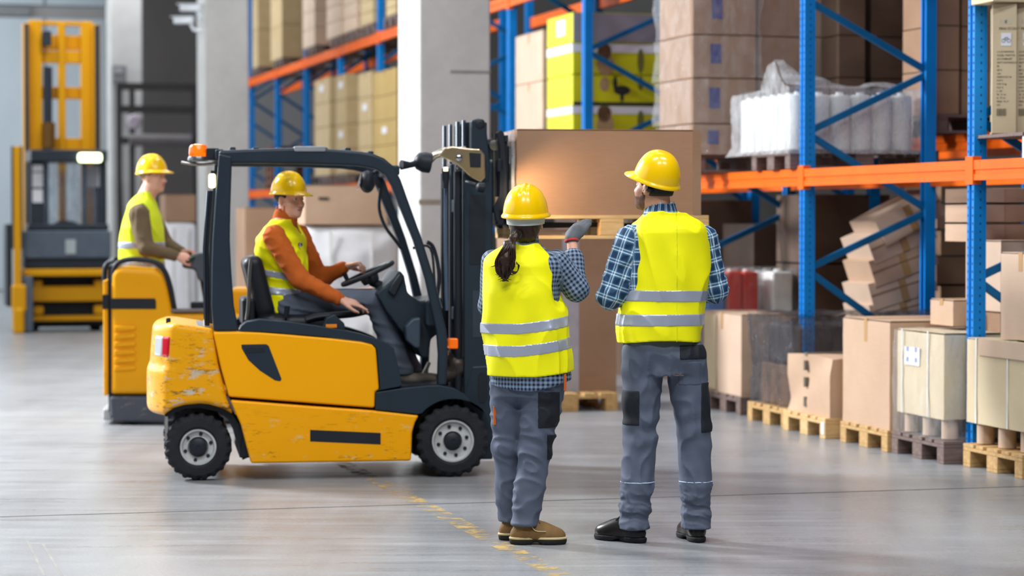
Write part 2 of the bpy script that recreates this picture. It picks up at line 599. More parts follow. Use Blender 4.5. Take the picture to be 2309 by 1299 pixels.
def bulged_box(sx, sy, sz, amp=0.006, seed=0, n=5):
    """carton walls with a slight bulge and crumpled edges"""
    rr = random.Random(seed)
    bm = bmesh.new()
    bmesh.ops.create_cube(bm, size=1.0)
    bmesh.ops.subdivide_edges(bm, edges=bm.edges[:], cuts=n, use_grid_fill=True)
    for v in bm.verts:
        u = [v.co.x * 2, v.co.y * 2, v.co.z * 2]
        k = [math.cos(q * math.pi / 2) for q in u]
        off = [0, 0, 0]
        for a in range(3):
            if abs(abs(u[a]) - 1) < 1e-4:
                b, c = [q for q in range(3) if q != a]
                off[a] = math.copysign(amp * k[b] * k[c] * 1.0 + rr.uniform(-1, 1) * amp * 0.25, u[a])
        v.co = Vector((v.co.x * sx + off[0], v.co.y * sy + off[1], v.co.z * sz + off[2]))
    me = bpy.data.meshes.new('walls')
    bm.to_mesh(me); bm.free()
    me.polygons.foreach_set('use_smooth', [True] * len(me.polygons))
    me.set_sharp_from_angle(angle=R(50))
    return me
_box_cache = {}
def carton(label, t0, t1, z0, z1, s0, s1, m=None, name='cardboard_box', group=None, tape=True, amp=0.006, rz=0.0, world=None, wrz=0.0, flap=True, tape_m=None, cat='box'):
    """box filling t0..t1, s0..s1, z0..z1 of the rack frame. local x = t, y = s"""
    sx, sy, sz = t1 - t0, s1 - s0, z1 - z0
    if world is None:
        loc = row((s0 + s1) / 2, (t0 + t1) / 2, z0); a = TH + rz
    else:
        loc = world; a = wrz
    r = thing(name, label, cat, loc, a, group)
    key = (round(sx, 2), round(sy, 2), round(sz, 2), amp, (m or M_CARD).name)
    if key not in _box_cache:
        me = bulged_box(sx, sy, sz, amp, len(_box_cache))
        me.materials.append(m or M_CARD)
        _box_cache[key] = me
    b = link('walls', _box_cache[key], None, r, loc=(0, 0, sz / 2))
    if flap:
        g = 0.004
        for sgn in (-1, 1):
            y0, y1 = (g, sy / 2 - 0.004) if sgn > 0 else (-sy / 2 + 0.004, -g)
            MB().box((-sx / 2 + .004, y0, sz + amp), (sx / 2 - .004, y1, sz + amp + 0.004)).build('flap', m or M_CARD, r)
    if tape:
        tm = tape_m or M_TAPE
        w = 0.025
        MB().box((-sx / 2 - .002, -w, sz + amp + 0.0035), (sx / 2 + .002, w, sz + amp + 0.006)).build('tape', tm, r)
        for sg in (-1, 1):
            x = sg * (sx / 2 + amp * 0.3)
            MB().box((x - .0022, -w, sz * 0.80), (x + .0022, w, sz + amp + 0.003)).build('tape', tm, r)
    r['dims'] = (sx, sy, sz)
    return r
def near_print(r, x0, x1, z0, z1, m, name='label', off=0.008):
    """flat print on the side of a carton that faces down the aisle towards the camera (local -y)"""
    sx, sy, sz = r['dims']
    return MB().box((x0, -sy / 2 - off, z0), (x1, -sy / 2 - off + 0.003, z1)).build(name, m, r)
def aisle_print(r, y0, y1, z0, z1, m, name='label', off=0.008):
    """flat print on the side facing the aisle (local -x)"""
    sx, sy, sz = r['dims']
    return MB().box((-sx / 2 - off, y0, z0), (-sx / 2 - off + 0.003, y1, z1)).build(name, m, r)
def stand(label, s, t, z=0.0, **kw):
    return pallet(label, s, t, z, **kw)

# ---------------------------------------------------------------- floor level, from the right
# strapped carton on tubes right of the nearest post
P = PH
pallet('new pine pallet under the strapped carton right of the nearest blue post', -0.86, -0.07, m=M_WOOD)
def tubes(z, s0, s1, t0, t1, lab):
    for i, s in enumerate((s0 + .07, (s0 + s1) / 2, s1 - .07)):
        for j, t in enumerate((t0 + .08, t1 - .08)):
            o = MB().lathe([(.05, 0), (.055, 0.004), (.055, .126), (.05, .13)], seg=16).build('cardboard_tube', M_CARD_L, loc=row(s, t, z), smooth=True)
            tag(o, ('right', 'middle', 'left')[i] + (' front ' if j == 0 else ' rear ') + lab, 'tube', 'cardboard feet under ' + lab.split(' under ')[1])
tubes(P + .002, -0.83, -0.10, -0.05, 0.62, 'pale cardboard tube foot under the strapped carton at the right edge')
c = carton('beige carton with white straps standing right of the nearest blue post', -0.05, 0.62, P + .134, z_of(765, -.1, -.05), -0.86, -0.07, M_CARD_W, tape=False)
sx, sy, sz = c['dims']
for yy in (sy / 2 - .14, -0.17):
    MB().box((-sx/2 - .009, yy - .007, 0.0), (-sx/2 - .005, yy + .007, sz + .012)).build('strap', M_STRAP, c)
    MB().box((-sx/2 - .009, yy - .007, sz + .010), (sx/2 + .009, yy + .007, sz + .014)).build('strap', M_STRAP, c)
MB().box((-sx/2 - .014, -sy/2 - .01, sz - .09), (-sx/2 - .006, sy/2 - .18, sz + .01)).build('lid_edge', M_CARD_L, c)
b = carton('tall plain carton on top of the strapped carton at the right edge', 0.0, 0.55, z_of(765, -.1, -.05) + .022, z_of(572, -.45, 0.0), -0.95, -0.43, M_CARD_L, tape=True)

# dark weathered pallet with film wrapped carton left of that post
pallet('dark weathered pallet under the film-wrapped carton with the white label', 0.05, -0.15, m=M_WOOD_OLD)
tubes(P + .002, 0.10, 0.80, -0.13, 0.36, 'grey cardboard tube foot under the film-wrapped carton with the white label')
ztop = z_of(757, .1, -.12)
wc = carton('beige carton in clear film with straps and a white label left of the nearest post', -0.13, 0.36, P + .134, ztop, 0.09, 0.80, M_CARD_W, tape=False, amp=0.012)
sx, sy, sz = wc['dims']
for yy in (sy/2 - .1, -.14):
    MB().box((-sx/2 - .016, yy - .007, 0), (-sx/2 - .012, yy + .007, sz + .02)).build('strap', M_STRAP, wc)
lab = MB().box((-sx/2 - .018, -.02, sz * .60), (-sx/2 - .014, .21, sz * .82)).build('label', M_WHITE, wc)
for yy in (.03, .16):
    for zz in (.64, .765):
        MB().box((-sx/2 - .0195, yy - .018, sz * zz), (-sx/2 - .0178, yy + .018, sz * zz + .03)).build('symbol', mat('label_grey', '#8f93b8', .6), lab)
# clear film sleeve
def film_mat(name, tint, alpha, rough=0.12):
    g = NT(name)
    n = g.noise(g.coords((3, 3, 1)), 5, 5, 0.6)
    tr = g.n('ShaderNodeBsdfTransparent')
    g.b.inputs['Base Color'].default_value = lin(tint)
    g.b.inputs['Roughness'].default_value = rough
    g.b.inputs['Specular IOR Level'].default_value = 0.9
    mx = g.n('ShaderNodeMixShader')
    f = g.ramp(n, [(0.35, (alpha * .5,) * 3), (0.7, (min(1, alpha * 1.5),) * 3)])
    g.l(f, mx.inputs[0]); g.l(tr.outputs[0], mx.inputs[1]); g.l(g.b.outputs[0], mx.inputs[2])
    g.l(mx.outputs[0], g.t.nodes['Material Output'].inputs['Surface'])
    g.bump(g.noise(g.coords((8, 8, 1.5)), 6, 4, 0.7), 0.9, 0.03)
    return g.m
M_FILM = film_mat('clear_film', '#e9eef2', 0.11, 0.08)
M_FILM_W = film_mat('white_film', '#eef1f4', 0.34, 0.2)
M_FILM_D = film_mat('dark_film', '#45454c', 0.55, 0.07)
M_FILM_S = film_mat('shiny_film', '#eef2f5', 0.17, 0.06)
def film_sleeve(parent, sx, sy, z0, z1, m, amp=0.02, seed=1, peak=None, top=True, name='stretch_film', flare=0.0):
    """crumpled film: a grid wrapped round a box, local origin at its base centre"""
    rr = np.random.RandomState(seed)
    per = []
    N = 12
    for k in range(N): per.append((-sx/2 + sx * k / N, -sy/2))
    for k in range(N): per.append((sx/2, -sy/2 + sy * k / N))
    for k in range(N): per.append((sx/2 - sx * k / N, sy/2))
    for k in range(N): per.append((-sx/2, sy/2 - sy * k / N))
    n = len(per); rows_ = 12
    ph = rr.rand(8) * 6.28
    V = []; Fc = []
    for j in range(rows_ + 1):
        f = j / rows_
        for k, (x, y) in enumerate(per):
            a = math.atan2(y / sy, x / sx)
            w = amp * (0.5 + 0.5 * math.sin(9 * a + ph[0] + 2 * f) * math.sin(5 * a + ph[1] - 4 * f)) + rr.rand() * amp * 0.35
            w += flare * max(0, 0.18 - f) / 0.18
            z = z0 + (z1 - z0) * f
            L = math.hypot(x, y)
            if peak:
                for (pxx, pyy, ph_, pr) in peak:
                    z += ph_ * math.exp(-((x - pxx)**2 + (y - pyy)**2) / pr**2) * f ** 5
            V.append((x + x / L * w, y + y / L * w, z))
    for j in range(rows_):
        for k in range(n):
            Fc.append((j*n + k, j*n + (k+1) % n, (j+1)*n + (k+1) % n, (j+1)*n + k))
    if top:
        G = 14; base = len(V)
        for a in range(G + 1):
            for b_ in range(G + 1):
                x = -sx/2 + sx * a / G; y = -sy/2 + sy * b_ / G
                z = z1 + amp * (0.6 * rr.rand())
                if peak:
                    for (pxx, pyy, ph_, pr) in peak:
                        z += ph_ * math.exp(-((x - pxx)**2 + (y - pyy)**2) / pr**2)
                V.append((x, y, z))
        for a in range(G):
            for b_ in range(G):
                q = base + a*(G+1) + b_
                Fc.append((q, q + G + 1, q + G + 2, q + 1))
    return MB().add(V, Fc).build(name, m, parent, smooth=True)
film_sleeve(wc, sx + .015, sy + .015, -0.13, sz + .01, M_FILM_S, 0.03, 3)

# small carton with a strap on top of those, behind the post
b = carton('small carton with a white strap behind the nearest blue post', t_of(2150, .40), t_of(2150, .40) + .35, ztop + .045, z_of(680, .40, .1), 0.40, 0.74, M_CARD, tape=True)
sx, sy, sz = b['dims']
MB().box((0.10, -sy/2 - .011, 0), (0.115, -sy/2 - .007, sz + .01)).build('strap', M_STRAP, b)
stand_b = carton('carton hidden low behind the nearest blue post that carries the small strapped one', t_of(2150, .0) + .08, t_of(2150, .0) + .5, 0.0, z_of(790, .3, .1) - .012, 0.87, 1.1, M_CARD_B) if False else None

# big carton
pallet('pine pallet under the biggest carton of the floor row', 0.87, -0.17, m=M_WOOD)
big = carton('biggest tan carton of the floor row with crumpled top corners', -0.15, 0.95, P, z_of(728, .9, -.15), 0.88, 1.67, M_CARD, amp=0.008)
# dented carton
pallet('pine pallet with a white tag under the dented carton', 1.87, -0.20, m=M_WOOD_PALE)
tagp = MB().box((-.004, 0.015, .03), (-.001, .065, .115)).build('tag', M_WHITE, None, loc=row(1.75, -0.20), rz=TH)
tagp.parent = [o for o in COL.objects if o.name.startswith('wooden_pallet') and o.get('label', '').startswith('pine pallet with a white tag')][0]
tagp.location = (0, 0, 0); tagp.rotation_euler.z = 0
def dented_box(sx, sy, sz):
    me = bulged_box(sx, sy, sz, 0.01, 5, n=9)
    for v in me.vertices:
        x, y, z = v.co
        u = (y / sy); w = z / sz + .5
        if x < -sx/2 + 0.05:               # the aisle face is pushed in along a slanting crease
            k = max(0, 1 - abs((u + .5) - (1.15 - w * 1.0)) * 2.2)
            v.co.x += 0.03 * k * (1 if w > .15 else w / .15)
        if w > 0.9:
            v.co.z -= 0.035 * (0.5 + 0.5 * math.sin(3 * u + 5 * x))
    return me
dl = thing('cardboard_box', 'dented carton with taped front on the palest pallet', 'box', row(2.28, 0.17, P), TH)
me = dented_box(0.66, 0.80, z_of(808, 1.8, -.15) - P); me.materials.append(M_CARD)
link('walls', me, None, dl, loc=(0, 0, (z_of(808, 1.8, -.15) - P) / 2))
for zz in (.05, .19, .31):
    MB().box((-.345, .03, zz), (-.318, .06, zz + .07)).build('tape', M_TAPE_G, dl)
MB().box((-.33, .03, z_of(808, 1.8, -.15) - P - .012), (.33, .075, z_of(808, 1.8, -.15) - P + .012)).build('tape', M_TAPE_G, dl)
# carton behind the dented one
carton('carton partly hidden between the dented and the biggest carton', 0.42, 0.95, P, z_of(806, 1.8, .4), 1.80, 2.5, M_CARD_B)

# dark film wrapped goods
pallet('pallet under the goods in dark stretch film', 2.72, -0.16, m=M_WOOD)
dw = thing('film_wrapped_goods', 'goods wrapped in dark shiny stretch film behind the dented carton', 'wrapped goods', row(3.13, 0.38, P), TH)
MB().box((-.44, -.34, 0), (.40, .36, .30)).build('lower_carton', M_CARD_B, dw, bevel=0.01)
MB().box((-.40, -.34, .305), (.44, .36, z_of(735, 2.75, 0) - P)).build('core', mat('dark_goods', '#4d4747', .6), dw, bevel=0.03)
film_sleeve(dw, .95, .80, -0.02, z_of(715, 2.75, 0) - P, M_FILM_D, 0.05, 9)
db = thing('film_wrapped_goods', 'dark brown wrapped bale under the leaning cartons', 'wrapped goods', row(2.3, 1.1, 0.0), TH)
MB().box((-.36, -.50, 0), (.50, .40, z_of(722, 1.9, .9))).build('core', mat('brown_goods', '#3d322e', .6), db, bevel=0.04)
film_sleeve(db, .9, .95, 0.0, z_of(712, 1.9, .9), M_FILM_D, 0.03, 12)

# leftmost carton of the floor row
pallet('pallet under the leftmost carton of the floor row', 3.92, -0.07, m=M_WOOD_OLD)
lc = carton('leftmost tall carton of the floor row beside the standing man', -0.04, 0.42, P, z_of(712, 3.95, 0), 3.98, 4.86, M_CARD_L, tape=True)
aisle_print(lc, .12, .40, .02, lc['dims'][2] - .02, M_CARD_W, 'side_sheet', off=.012)

# back row on the floor: film wrapped drums of red, white and blue
def drum_pack(label, px0, px1, ytop, ybot, s, colr, depth=.5):
    t0, t1 = t_of(px0, s), t_of(px1, s)
    z0, z1 = z_of(ybot, s, t0), z_of(ytop, s, t0)
    d = thing('film_wrapped_pack', label, 'wrapped goods', row(s + depth/2, (t0 + t1)/2, z0), TH, 'wrapped packs at the back of the floor level')
    n = max(1, int((t1 - t0) / .13))
    w = (t1 - t0) / n
    for i in range(n):
        for j in range(2):
            x_, y_ = -(t1-t0)/2 + w*(i+.5), -depth/4 + j*depth/2
            c_ = MB().box((x_ - w*.495, y_ - depth*.245, 0), (x_ + w*.495, y_ + depth*.245, z1 - z0 - .03)).build('canister', colr, d, bevel=.025, seg=2)
            MB().lathe([(w*.2, z1 - z0 - .032), (w*.2, z1 - z0 - .012), (w*.12, z1 - z0 - .008)], Matrix.Translation((x_, y_, 0)), 10).build('cap', M_PWHITE, c_)
    film_sleeve(d, t1 - t0 + .02, depth + .02, 0, z1 - z0, M_FILM, .015, 5)
    return d
M_PWHITE = mat('pack_white', '#f2f5f0', .4)
M_RED = mat('pack_red', '#cf3a30', .4); M_PWHITE = mat('pack_white', '#e6ece8', .4); M_PBLUE = mat('pack_blue', '#2f63a8', .4)
low = []
for (lab_, x0, x1, col_) in (('blue film-wrapped pack behind the elbow of the standing man', 1600, 1637, M_PBLUE), ('red film-wrapped pack behind the floor row, beside the blue one', 1640, 1712, M_RED), ('narrow white film-wrapped pack between two blue posts', 1742, 1790, M_PWHITE), ('wide white film-wrapped pack behind the floor row, left of the leaning cartons', 1812, 1900, M_PWHITE), ('slim red film-wrapped pack next to the wide white one', 1901, 1922, M_RED)):
    drum_pack(lab_, x0, x1, 605, 715, 5.2, col_)
tb_t0, tb_t1 = t_of(1596, 5.2), t_of(1930, 5.2)
zb = z_of(717, 5.2, .4)
base = thing('pallet_stack', 'low platform of stacked pallets under the red and white packs', 'pallets', row(5.45, (tb_t0 + tb_t1)/2, 0), TH)
for k in range(5):
    z0 = zb / 5 * k
    w = (tb_t1 - tb_t0)
    MB().box((-w/2, -.28, z0 + zb/5 - .05), (w/2, .28, z0 + zb/5 - .004)).build('deck', M_WOOD_OLD, base)
    for xx in (-w/2, -w*.17, w*.17, w/2 - .12):
        MB().box((xx, -.26, z0), (xx + .12, .26, z0 + zb/5 - .05)).build('block', M_WOOD_OLD, base)

# leaning stack of cartons in the bay behind
lean = [((1945, 520, 470, 640), 0)]
def leaning(label, cx, cy, w, h, Y, ang, m, d=.45):
    c0 = at(cx, cy, Y)
    r = thing('cardboard_box', label, 'box', c0, 0.0, 'cartons leaning in the rack')
    r.rotation_euler = (0, R(ang), TH)
    me = bulged_box(w, d, h, .006, int(cx)); me.materials.append(m)
    link('walls', me, None, r)
    MB().box((-w/2 - .004, -d/2 - .004, -.03), (w/2 + .004, d/2 + .004, .03)).build('tape', M_TAPE, r) if False else None
    MB().box((-w*.5 - .001, -d/2 - .009, h*.02), (w*.5, -d/2 - .006, h*.02 + .012)).build('flap_seam', M_CARD_B, r)
    MB().box((-.03, -d/2 - .009, -h/2), (.03, -d/2 - .0055, h/2)).build('tape', M_TAPE, r)
    return r
YL = 18.5
rows_lean = [(2015, 485, 'topmost leaning carton under the orange beam', -27), (1995, 530, 'second leaning carton from the top beside the rear post', -22), (2000, 585, 'third leaning carton from the top of the tilted stack', -19), (1998, 640, 'fourth leaning carton from the top of the tilted stack', -16), (2000, 690, 'lowest leaning carton of the tilted stack, touching the dark bale', -14)]
for i, (cx_, cy_, lb, an) in enumerate(rows_lean):
    leaning(lb, cx_ + 8, cy_ + 6, .54, .205, YL + .015 * i, an, [M_CARD_L, M_CARD_L, M_CARD, M_CARD_L, M_CARD_L][i], d=.5)
    leaning(lb.replace('carton', 'carton end piece') , cx_ - 62 + 4 * i, cy_ + 24 + (i % 2), .19, .18, YL + .06, an + 7, M_CARD_L, d=.42) if False else None

# flat long cartons stacked behind the nearest post
zl = [765, 700, 640, 575, 515, 455, 415]
sFl = s_of(2112, 1.50)
for k in range(6):
    s0 = sFl + .03 * (k % 2)
    t0 = 1.50 + (.05 if k % 2 else 0)
    c_ = carton(['lowest', 'second lowest', 'third', 'fourth', 'fifth', 'topmost'][k] + ' flat brown carton in the stack behind the nearest blue post', t0, t0 + 1.0, z_of(zl[k], s0, t0), z_of(zl[k+1] + 5, s0, t0), s0, s0 + .7, [M_CARD_B, M_CARD_B, M_CARD_B, M_CARD_B, M_CARD, M_CARD][k], tape=False, flap=False, group='flat cartons stacked behind the post')
    near_print(c_, .10 + .05 * k, .28 + .05 * k, .02, c_['dims'][2] - .03, M_CARD_W, 'side_label')
sup = carton('plain brown carton carrying the flat carton stack', 1.50, 2.45, 0, z_of(765, sFl, 1.5) - .008, sFl + .04, sFl + .7, M_CARD_B, flap=False)
# light cartons behind the nearest post, above the strapped boxes
for k, (yt, yb) in enumerate(((506, 545), (462, 500), (425, 456))):
    t0 = t_of(2206, .55)
    c_ = carton(['lower', 'middle', 'upper'][k] + ' light flat carton right of the nearest blue post under the orange beam', t0, t0 + .7, z_of(yb, .55, t0), z_of(yt, .55, t0), .55, 1.05, M_CARD, tape=False, flap=False, group='light flat cartons')
    near_print(c_, -.30, -.17, .0, c_['dims'][2], M_CARD_L, 'side_label')
# dark goods filling the second rack
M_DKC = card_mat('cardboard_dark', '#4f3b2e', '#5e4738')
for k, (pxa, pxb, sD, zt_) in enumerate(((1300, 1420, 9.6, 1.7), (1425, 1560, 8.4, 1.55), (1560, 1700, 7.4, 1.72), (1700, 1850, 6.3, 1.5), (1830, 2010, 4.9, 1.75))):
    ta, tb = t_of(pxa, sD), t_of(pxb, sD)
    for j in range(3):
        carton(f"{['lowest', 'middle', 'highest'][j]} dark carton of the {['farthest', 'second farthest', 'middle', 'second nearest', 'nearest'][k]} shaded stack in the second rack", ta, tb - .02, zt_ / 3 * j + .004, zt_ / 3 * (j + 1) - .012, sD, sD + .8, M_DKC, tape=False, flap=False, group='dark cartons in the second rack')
# pale pair behind the strapped boxes at the right edge
pc = carton('pale carton pair half hidden by the blue brace at the right edge', t_of(2225, .3), t_of(2225, .3) + .6, z_of(700, .3, .3), z_of(545, .3, .3), .1, .6, M_CARD_L, group=None)
carton('carton stacked under the pale pair at the right edge', t_of(2225, .3), t_of(2225, .3) + .6, 0, z_of(700, .3, .3) - .012, .1, .6, M_CARD_B)

# ---------------------------------------------------------------- first beam level
Z1 = LVL1 + 0.004
# clear bundle of rolls in white film
s0 = 2.93
tA, tB = t_of(1786, s0), t_of(2066, s0)
pallet('pallet under the bundle of rolls in white film', s0, tA - .02, Z1, m=M_WOOD_OLD, along=False)
rb = thing('film_wrapped_rolls', 'bundle of clear upright rolls under crumpled white film on the first beam', 'wrapped goods', row(s0 + .60, (tA + tB)/2, Z1 + P), TH)
ht = z_of(205, s0, tA) - Z1 - P
W, L = tB - tA, 1.16
M_ROLL = mat('film_roll', '#dfe1df', .2, var=.06, scale=3)
M_CORE = mat('roll_core', '#b08a52', .6)
nx_, ny_ = 6, 7
for i in range(nx_):
    for j in range(ny_):
        if i not in (0,) and j not in (0,):
            continue
        x = -W/2 + W*(i+.5)/nx_; y = -L/2 + L*(j+.5)/ny_
        k = MB().lathe([(W/nx_*.45, .0), (W/nx_*.47, .01), (W/nx_*.47, ht - .03), (W/nx_*.40, ht - .02), (.03, ht - .02), (.03, ht + .0), (.02, ht)], Matrix.Translation((x, y, 0)), 14).build('roll', M_ROLL, rb, smooth=True)
film_sleeve(rb, W + .03, L + .03, -.03, ht + .02, M_FILM_W, .035, 21, peak=[(-W/2 + .02, -L/2 + .32, .24, .15), (-W/2 + .22, -L/2 + .1, .10, .16), (.0, 0, .05, .25), (.28, -.40, .06, .16)], flare=.05)

# tall stack of cartons with blue labels in film
sS = 4.42
tS0, tS1 = t_of(1562, sS), t_of(1702, sS)
sF = s_of(1487, tS0)
pallet('pallet under the tall stack of cartons with blue labels', sS + .05, tS0 - .02, Z1, m=M_WOOD_OLD)
yy = [372, 277, 174, 76, -28, -130]
for k in range(5):
    z0, z1 = z_of(yy[k], sS, tS0), z_of(yy[k+1], sS, tS0) - .012
    if k == 0: z0 = Z1 + P
    names_ = ['bottom', 'second', 'third', 'fourth', 'top'][k]
    c_ = carton(f'{names_} brown carton of the tall stack with blue labels, counted from below', tS0, tS1, z0, z1, sS, sF, M_CARD_B, group='cartons with blue labels', amp=.008, tape=False)
    hx, hz = c_['dims'][0], c_['dims'][2]
    near_print(c_, -.14 + .01 * k, -.05 + .01 * k, hz * .34, hz * .80, M_LBLUE, 'blue_label', off=.012)
    film_sleeve(c_, hx + .04, c_['dims'][1] + .03, 0, hz, M_FILM_S, .045, 30 + k, top=False)
tT0, tT1 = t_of(1712, sS + .02), t_of(1886, sS + .02)
for k in range(5):
    z0, z1 = z_of(yy[k], sS, tS0), z_of(yy[k+1], sS, tS0) - .012
    if k == 0: z0 = Z1 + P
    names_ = ['bottom', 'second', 'third', 'fourth', 'top'][k]
    c_ = carton(f'{names_} carton of the inner stack behind the white film bundle, counted from below', tT0, tT1, z0, z1, sS + .06, sS + .75, M_CARD_B, group='cartons of the inner stack', amp=.008, tape=False)
    hz = c_['dims'][2]
    near_print(c_, .0 + .012 * k, .09 + .012 * k, hz * .34, hz * .80, M_LBLUE, 'blue_label', off=.012)
    film_sleeve(c_, c_['dims'][0] + .05, c_['dims'][1] + .04, 0, hz, M_FILM, .03, 40 + k, top=False)
pallet('pallet carrying the wide dark stack', 4.18, t_of(1962, 4.2) - .05, LVL1 + .28, m=M_WOOD_OLD)
# brown cartons stacked on the second rack, seen behind the posts
zz1 = LVL1 + .28
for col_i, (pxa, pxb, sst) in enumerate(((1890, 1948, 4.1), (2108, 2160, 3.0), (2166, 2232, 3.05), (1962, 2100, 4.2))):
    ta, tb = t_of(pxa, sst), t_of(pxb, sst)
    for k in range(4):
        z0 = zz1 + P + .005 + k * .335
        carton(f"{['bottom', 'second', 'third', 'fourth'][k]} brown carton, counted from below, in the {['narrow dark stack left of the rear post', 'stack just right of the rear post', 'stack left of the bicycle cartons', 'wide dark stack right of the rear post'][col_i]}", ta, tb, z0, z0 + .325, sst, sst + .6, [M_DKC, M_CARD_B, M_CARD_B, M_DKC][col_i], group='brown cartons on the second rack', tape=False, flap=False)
pallet('pallet carrying the brown stacks left of the bicycle cartons', 2.98, t_of(2108, 3.0) - .05, zz1, m=M_WOOD_OLD)
pallet('pallet carrying the narrow dark stack', 4.08, t_of(1890, 4.1) - .3, zz1, m=M_WOOD_OLD)

# tall bicycle cartons right of the nearest post
def text_mesh(txt, size, name='print', m=None, parent=None, loc=(0, 0, 0), rot=(0, 0, 0), align='LEFT', ext=0.0008):
    cu = bpy.data.curves.new(name, 'FONT')
    cu.body = txt; cu.size = size; cu.align_x = align; cu.extrude = ext; cu.resolution_u = 1
    o = bpy.data.objects.new(name, cu)
    me = bpy.data.meshes.new_from_object(o)
    bpy.data.objects.remove(o)
    o = bpy.data.objects.new(name, me)
    COL.objects.link(o)
    if m: me.materials.append(m)
    o.parent = parent; o.location = loc; o.rotation_euler = rot
    return o
sB = -.30
def bike_carton(label, px0, px1, s):
    t0, t1 = t_of(px0, s), t_of(px1, s)
    z0 = z_of(300, s, t0)
    z1 = z_of(8, s, t0)
    w_ = t1 - t0; ln = .55; rz_ = TH + R(-25)
    nf = row(s, (t0 + t1) / 2, z0); dv = Vector((-math.sin(rz_), math.cos(rz_), 0))
    c = carton(label, 0, w_, z0, z1, 0, ln, M_CARD_W, group='bicycle cartons', tape=False, amp=.004, world=nf + dv * ln / 2, wrz=rz_)
    sx, sy, sz = c['dims']
    fy = -sy/2 - .0065
    # pictogram label
    pl = near_print(c, -.02, .04, sz * .675, sz * .775, M_WHITE, 'pictogram_label', off=.007)
    ink = mat('label_ink', '#56627e', .7)
    for xx in (-.006, .026):
        MB().tube([(xx + .011 * math.cos(a * .5236), fy - .0025, sz * .70 + .012 + .011 * math.sin(a * .5236)) for a in range(12)], .0012, 5, closed=True).build('wheel_symbol', ink, pl)
    MB().tube([(-.006, fy - .0025, sz*.70 + .012), (.004, fy - .0025, sz*.70 + .032), (.018, fy - .0025, sz*.70 + .032), (.008, fy - .0025, sz*.70 + .012), (.004, fy - .0025, sz*.70 + .032)], .0012, 5).build('frame_symbol', ink, pl)
    MB().tube([(.008, fy - .0025, sz*.70 + .012), (.018, fy - .0025, sz*.70 + .034), (.026, fy - .0025, sz*.70 + .012)], .0012, 5).build('fork_symbol', ink, pl)
    lines = [('PKH /C13063', .80, .022), ('2 X 28 PANAMA/P', .625, .013), ('MODEL: NIGHT/TE', .597, .013), ('27.5 WHEEL/SET', .569, .013), ('MATT SCHWARZ/WE', .541, .013), ('ER', .513, .013), ('SET 2', .483, .013), ('C/N', .455, .013), ('MADE IN EU 46', .430, .013), ('N.W 3', .403, .013), ('G.W 15 kg', .376, .013), ('N.G 12', .349, .013), ('L: 140', .322, .013), ('W:  21 cm', .295, .013), ('H:  77 cm', .268, .013), ('MEAS: 14 x 7', .241, .013), ('NO:', .214, .013)]
    for tx, fz, size in lines:
        text_mesh(tx, size, 'print', M_INK, c, (-.045 + (.012 if size > .02 else 0), fy, sz * fz), (math.pi/2, 0, 0))
    bc = [0, 3, 5, 9, 11, 14, 18, 20, 24, 27, 29, 33]
    m = MB()
    for i, k in enumerate(bc):
        x = -.045 + k * .0016
        m.box((x, fy - .001, sz * .135), (x + .0016 * (1 + i % 2), fy, sz * .19))
    o = m.build('barcode', M_INK, c); o['kind'] = 'stuff'
    MB().box((-.03, fy - .001, sz * .845), (.045, fy + .002, sz * .885)).build('tape', M_FILM, c)
    text_mesh('8', .03, 'print', M_INK, c, (.0, fy, sz * .85), (math.pi/2, 0, 0))
    return c
b1 = bike_carton('left tall bicycle carton with printed list right of the nearest post', 2238, 2286, sB)
b2 = bike_carton('right tall bicycle carton with printed list cut by the photo edge', 2287, 2336, sB)
tt0 = t_of(2228, sB)
zc_ = z_of(8, sB, tt0)
carton('flat carton lying across the tops of the bicycle cartons', tt0, tt0 + .40, zc_ + .012, zc_ + .2, sB - .05, sB + .25, M_CARD_W, tape=False)
pallet('pallet under the bicycle cartons on the first beam', sB - .55, t_of(2232, sB) - .02, Z1, m=M_WOOD) if False else None
zsh = z_of(300, sB, .1) - .027 - LVL1
for yy_ in (BAY - .62, BAY - .02):
    for xx_ in (.06, .80):
        MB().box((xx_, yy_, LVL1), (xx_ + .04, yy_ + .04, LVL1 + zsh)).build('shelf_leg', M_ZINC, rack_near)
MB().box((.02, BAY - .66, LVL1 + zsh), (.98, BAY + .04, LVL1 + zsh + .02)).build('shelf_board', M_WOOD_OLD, rack_near)

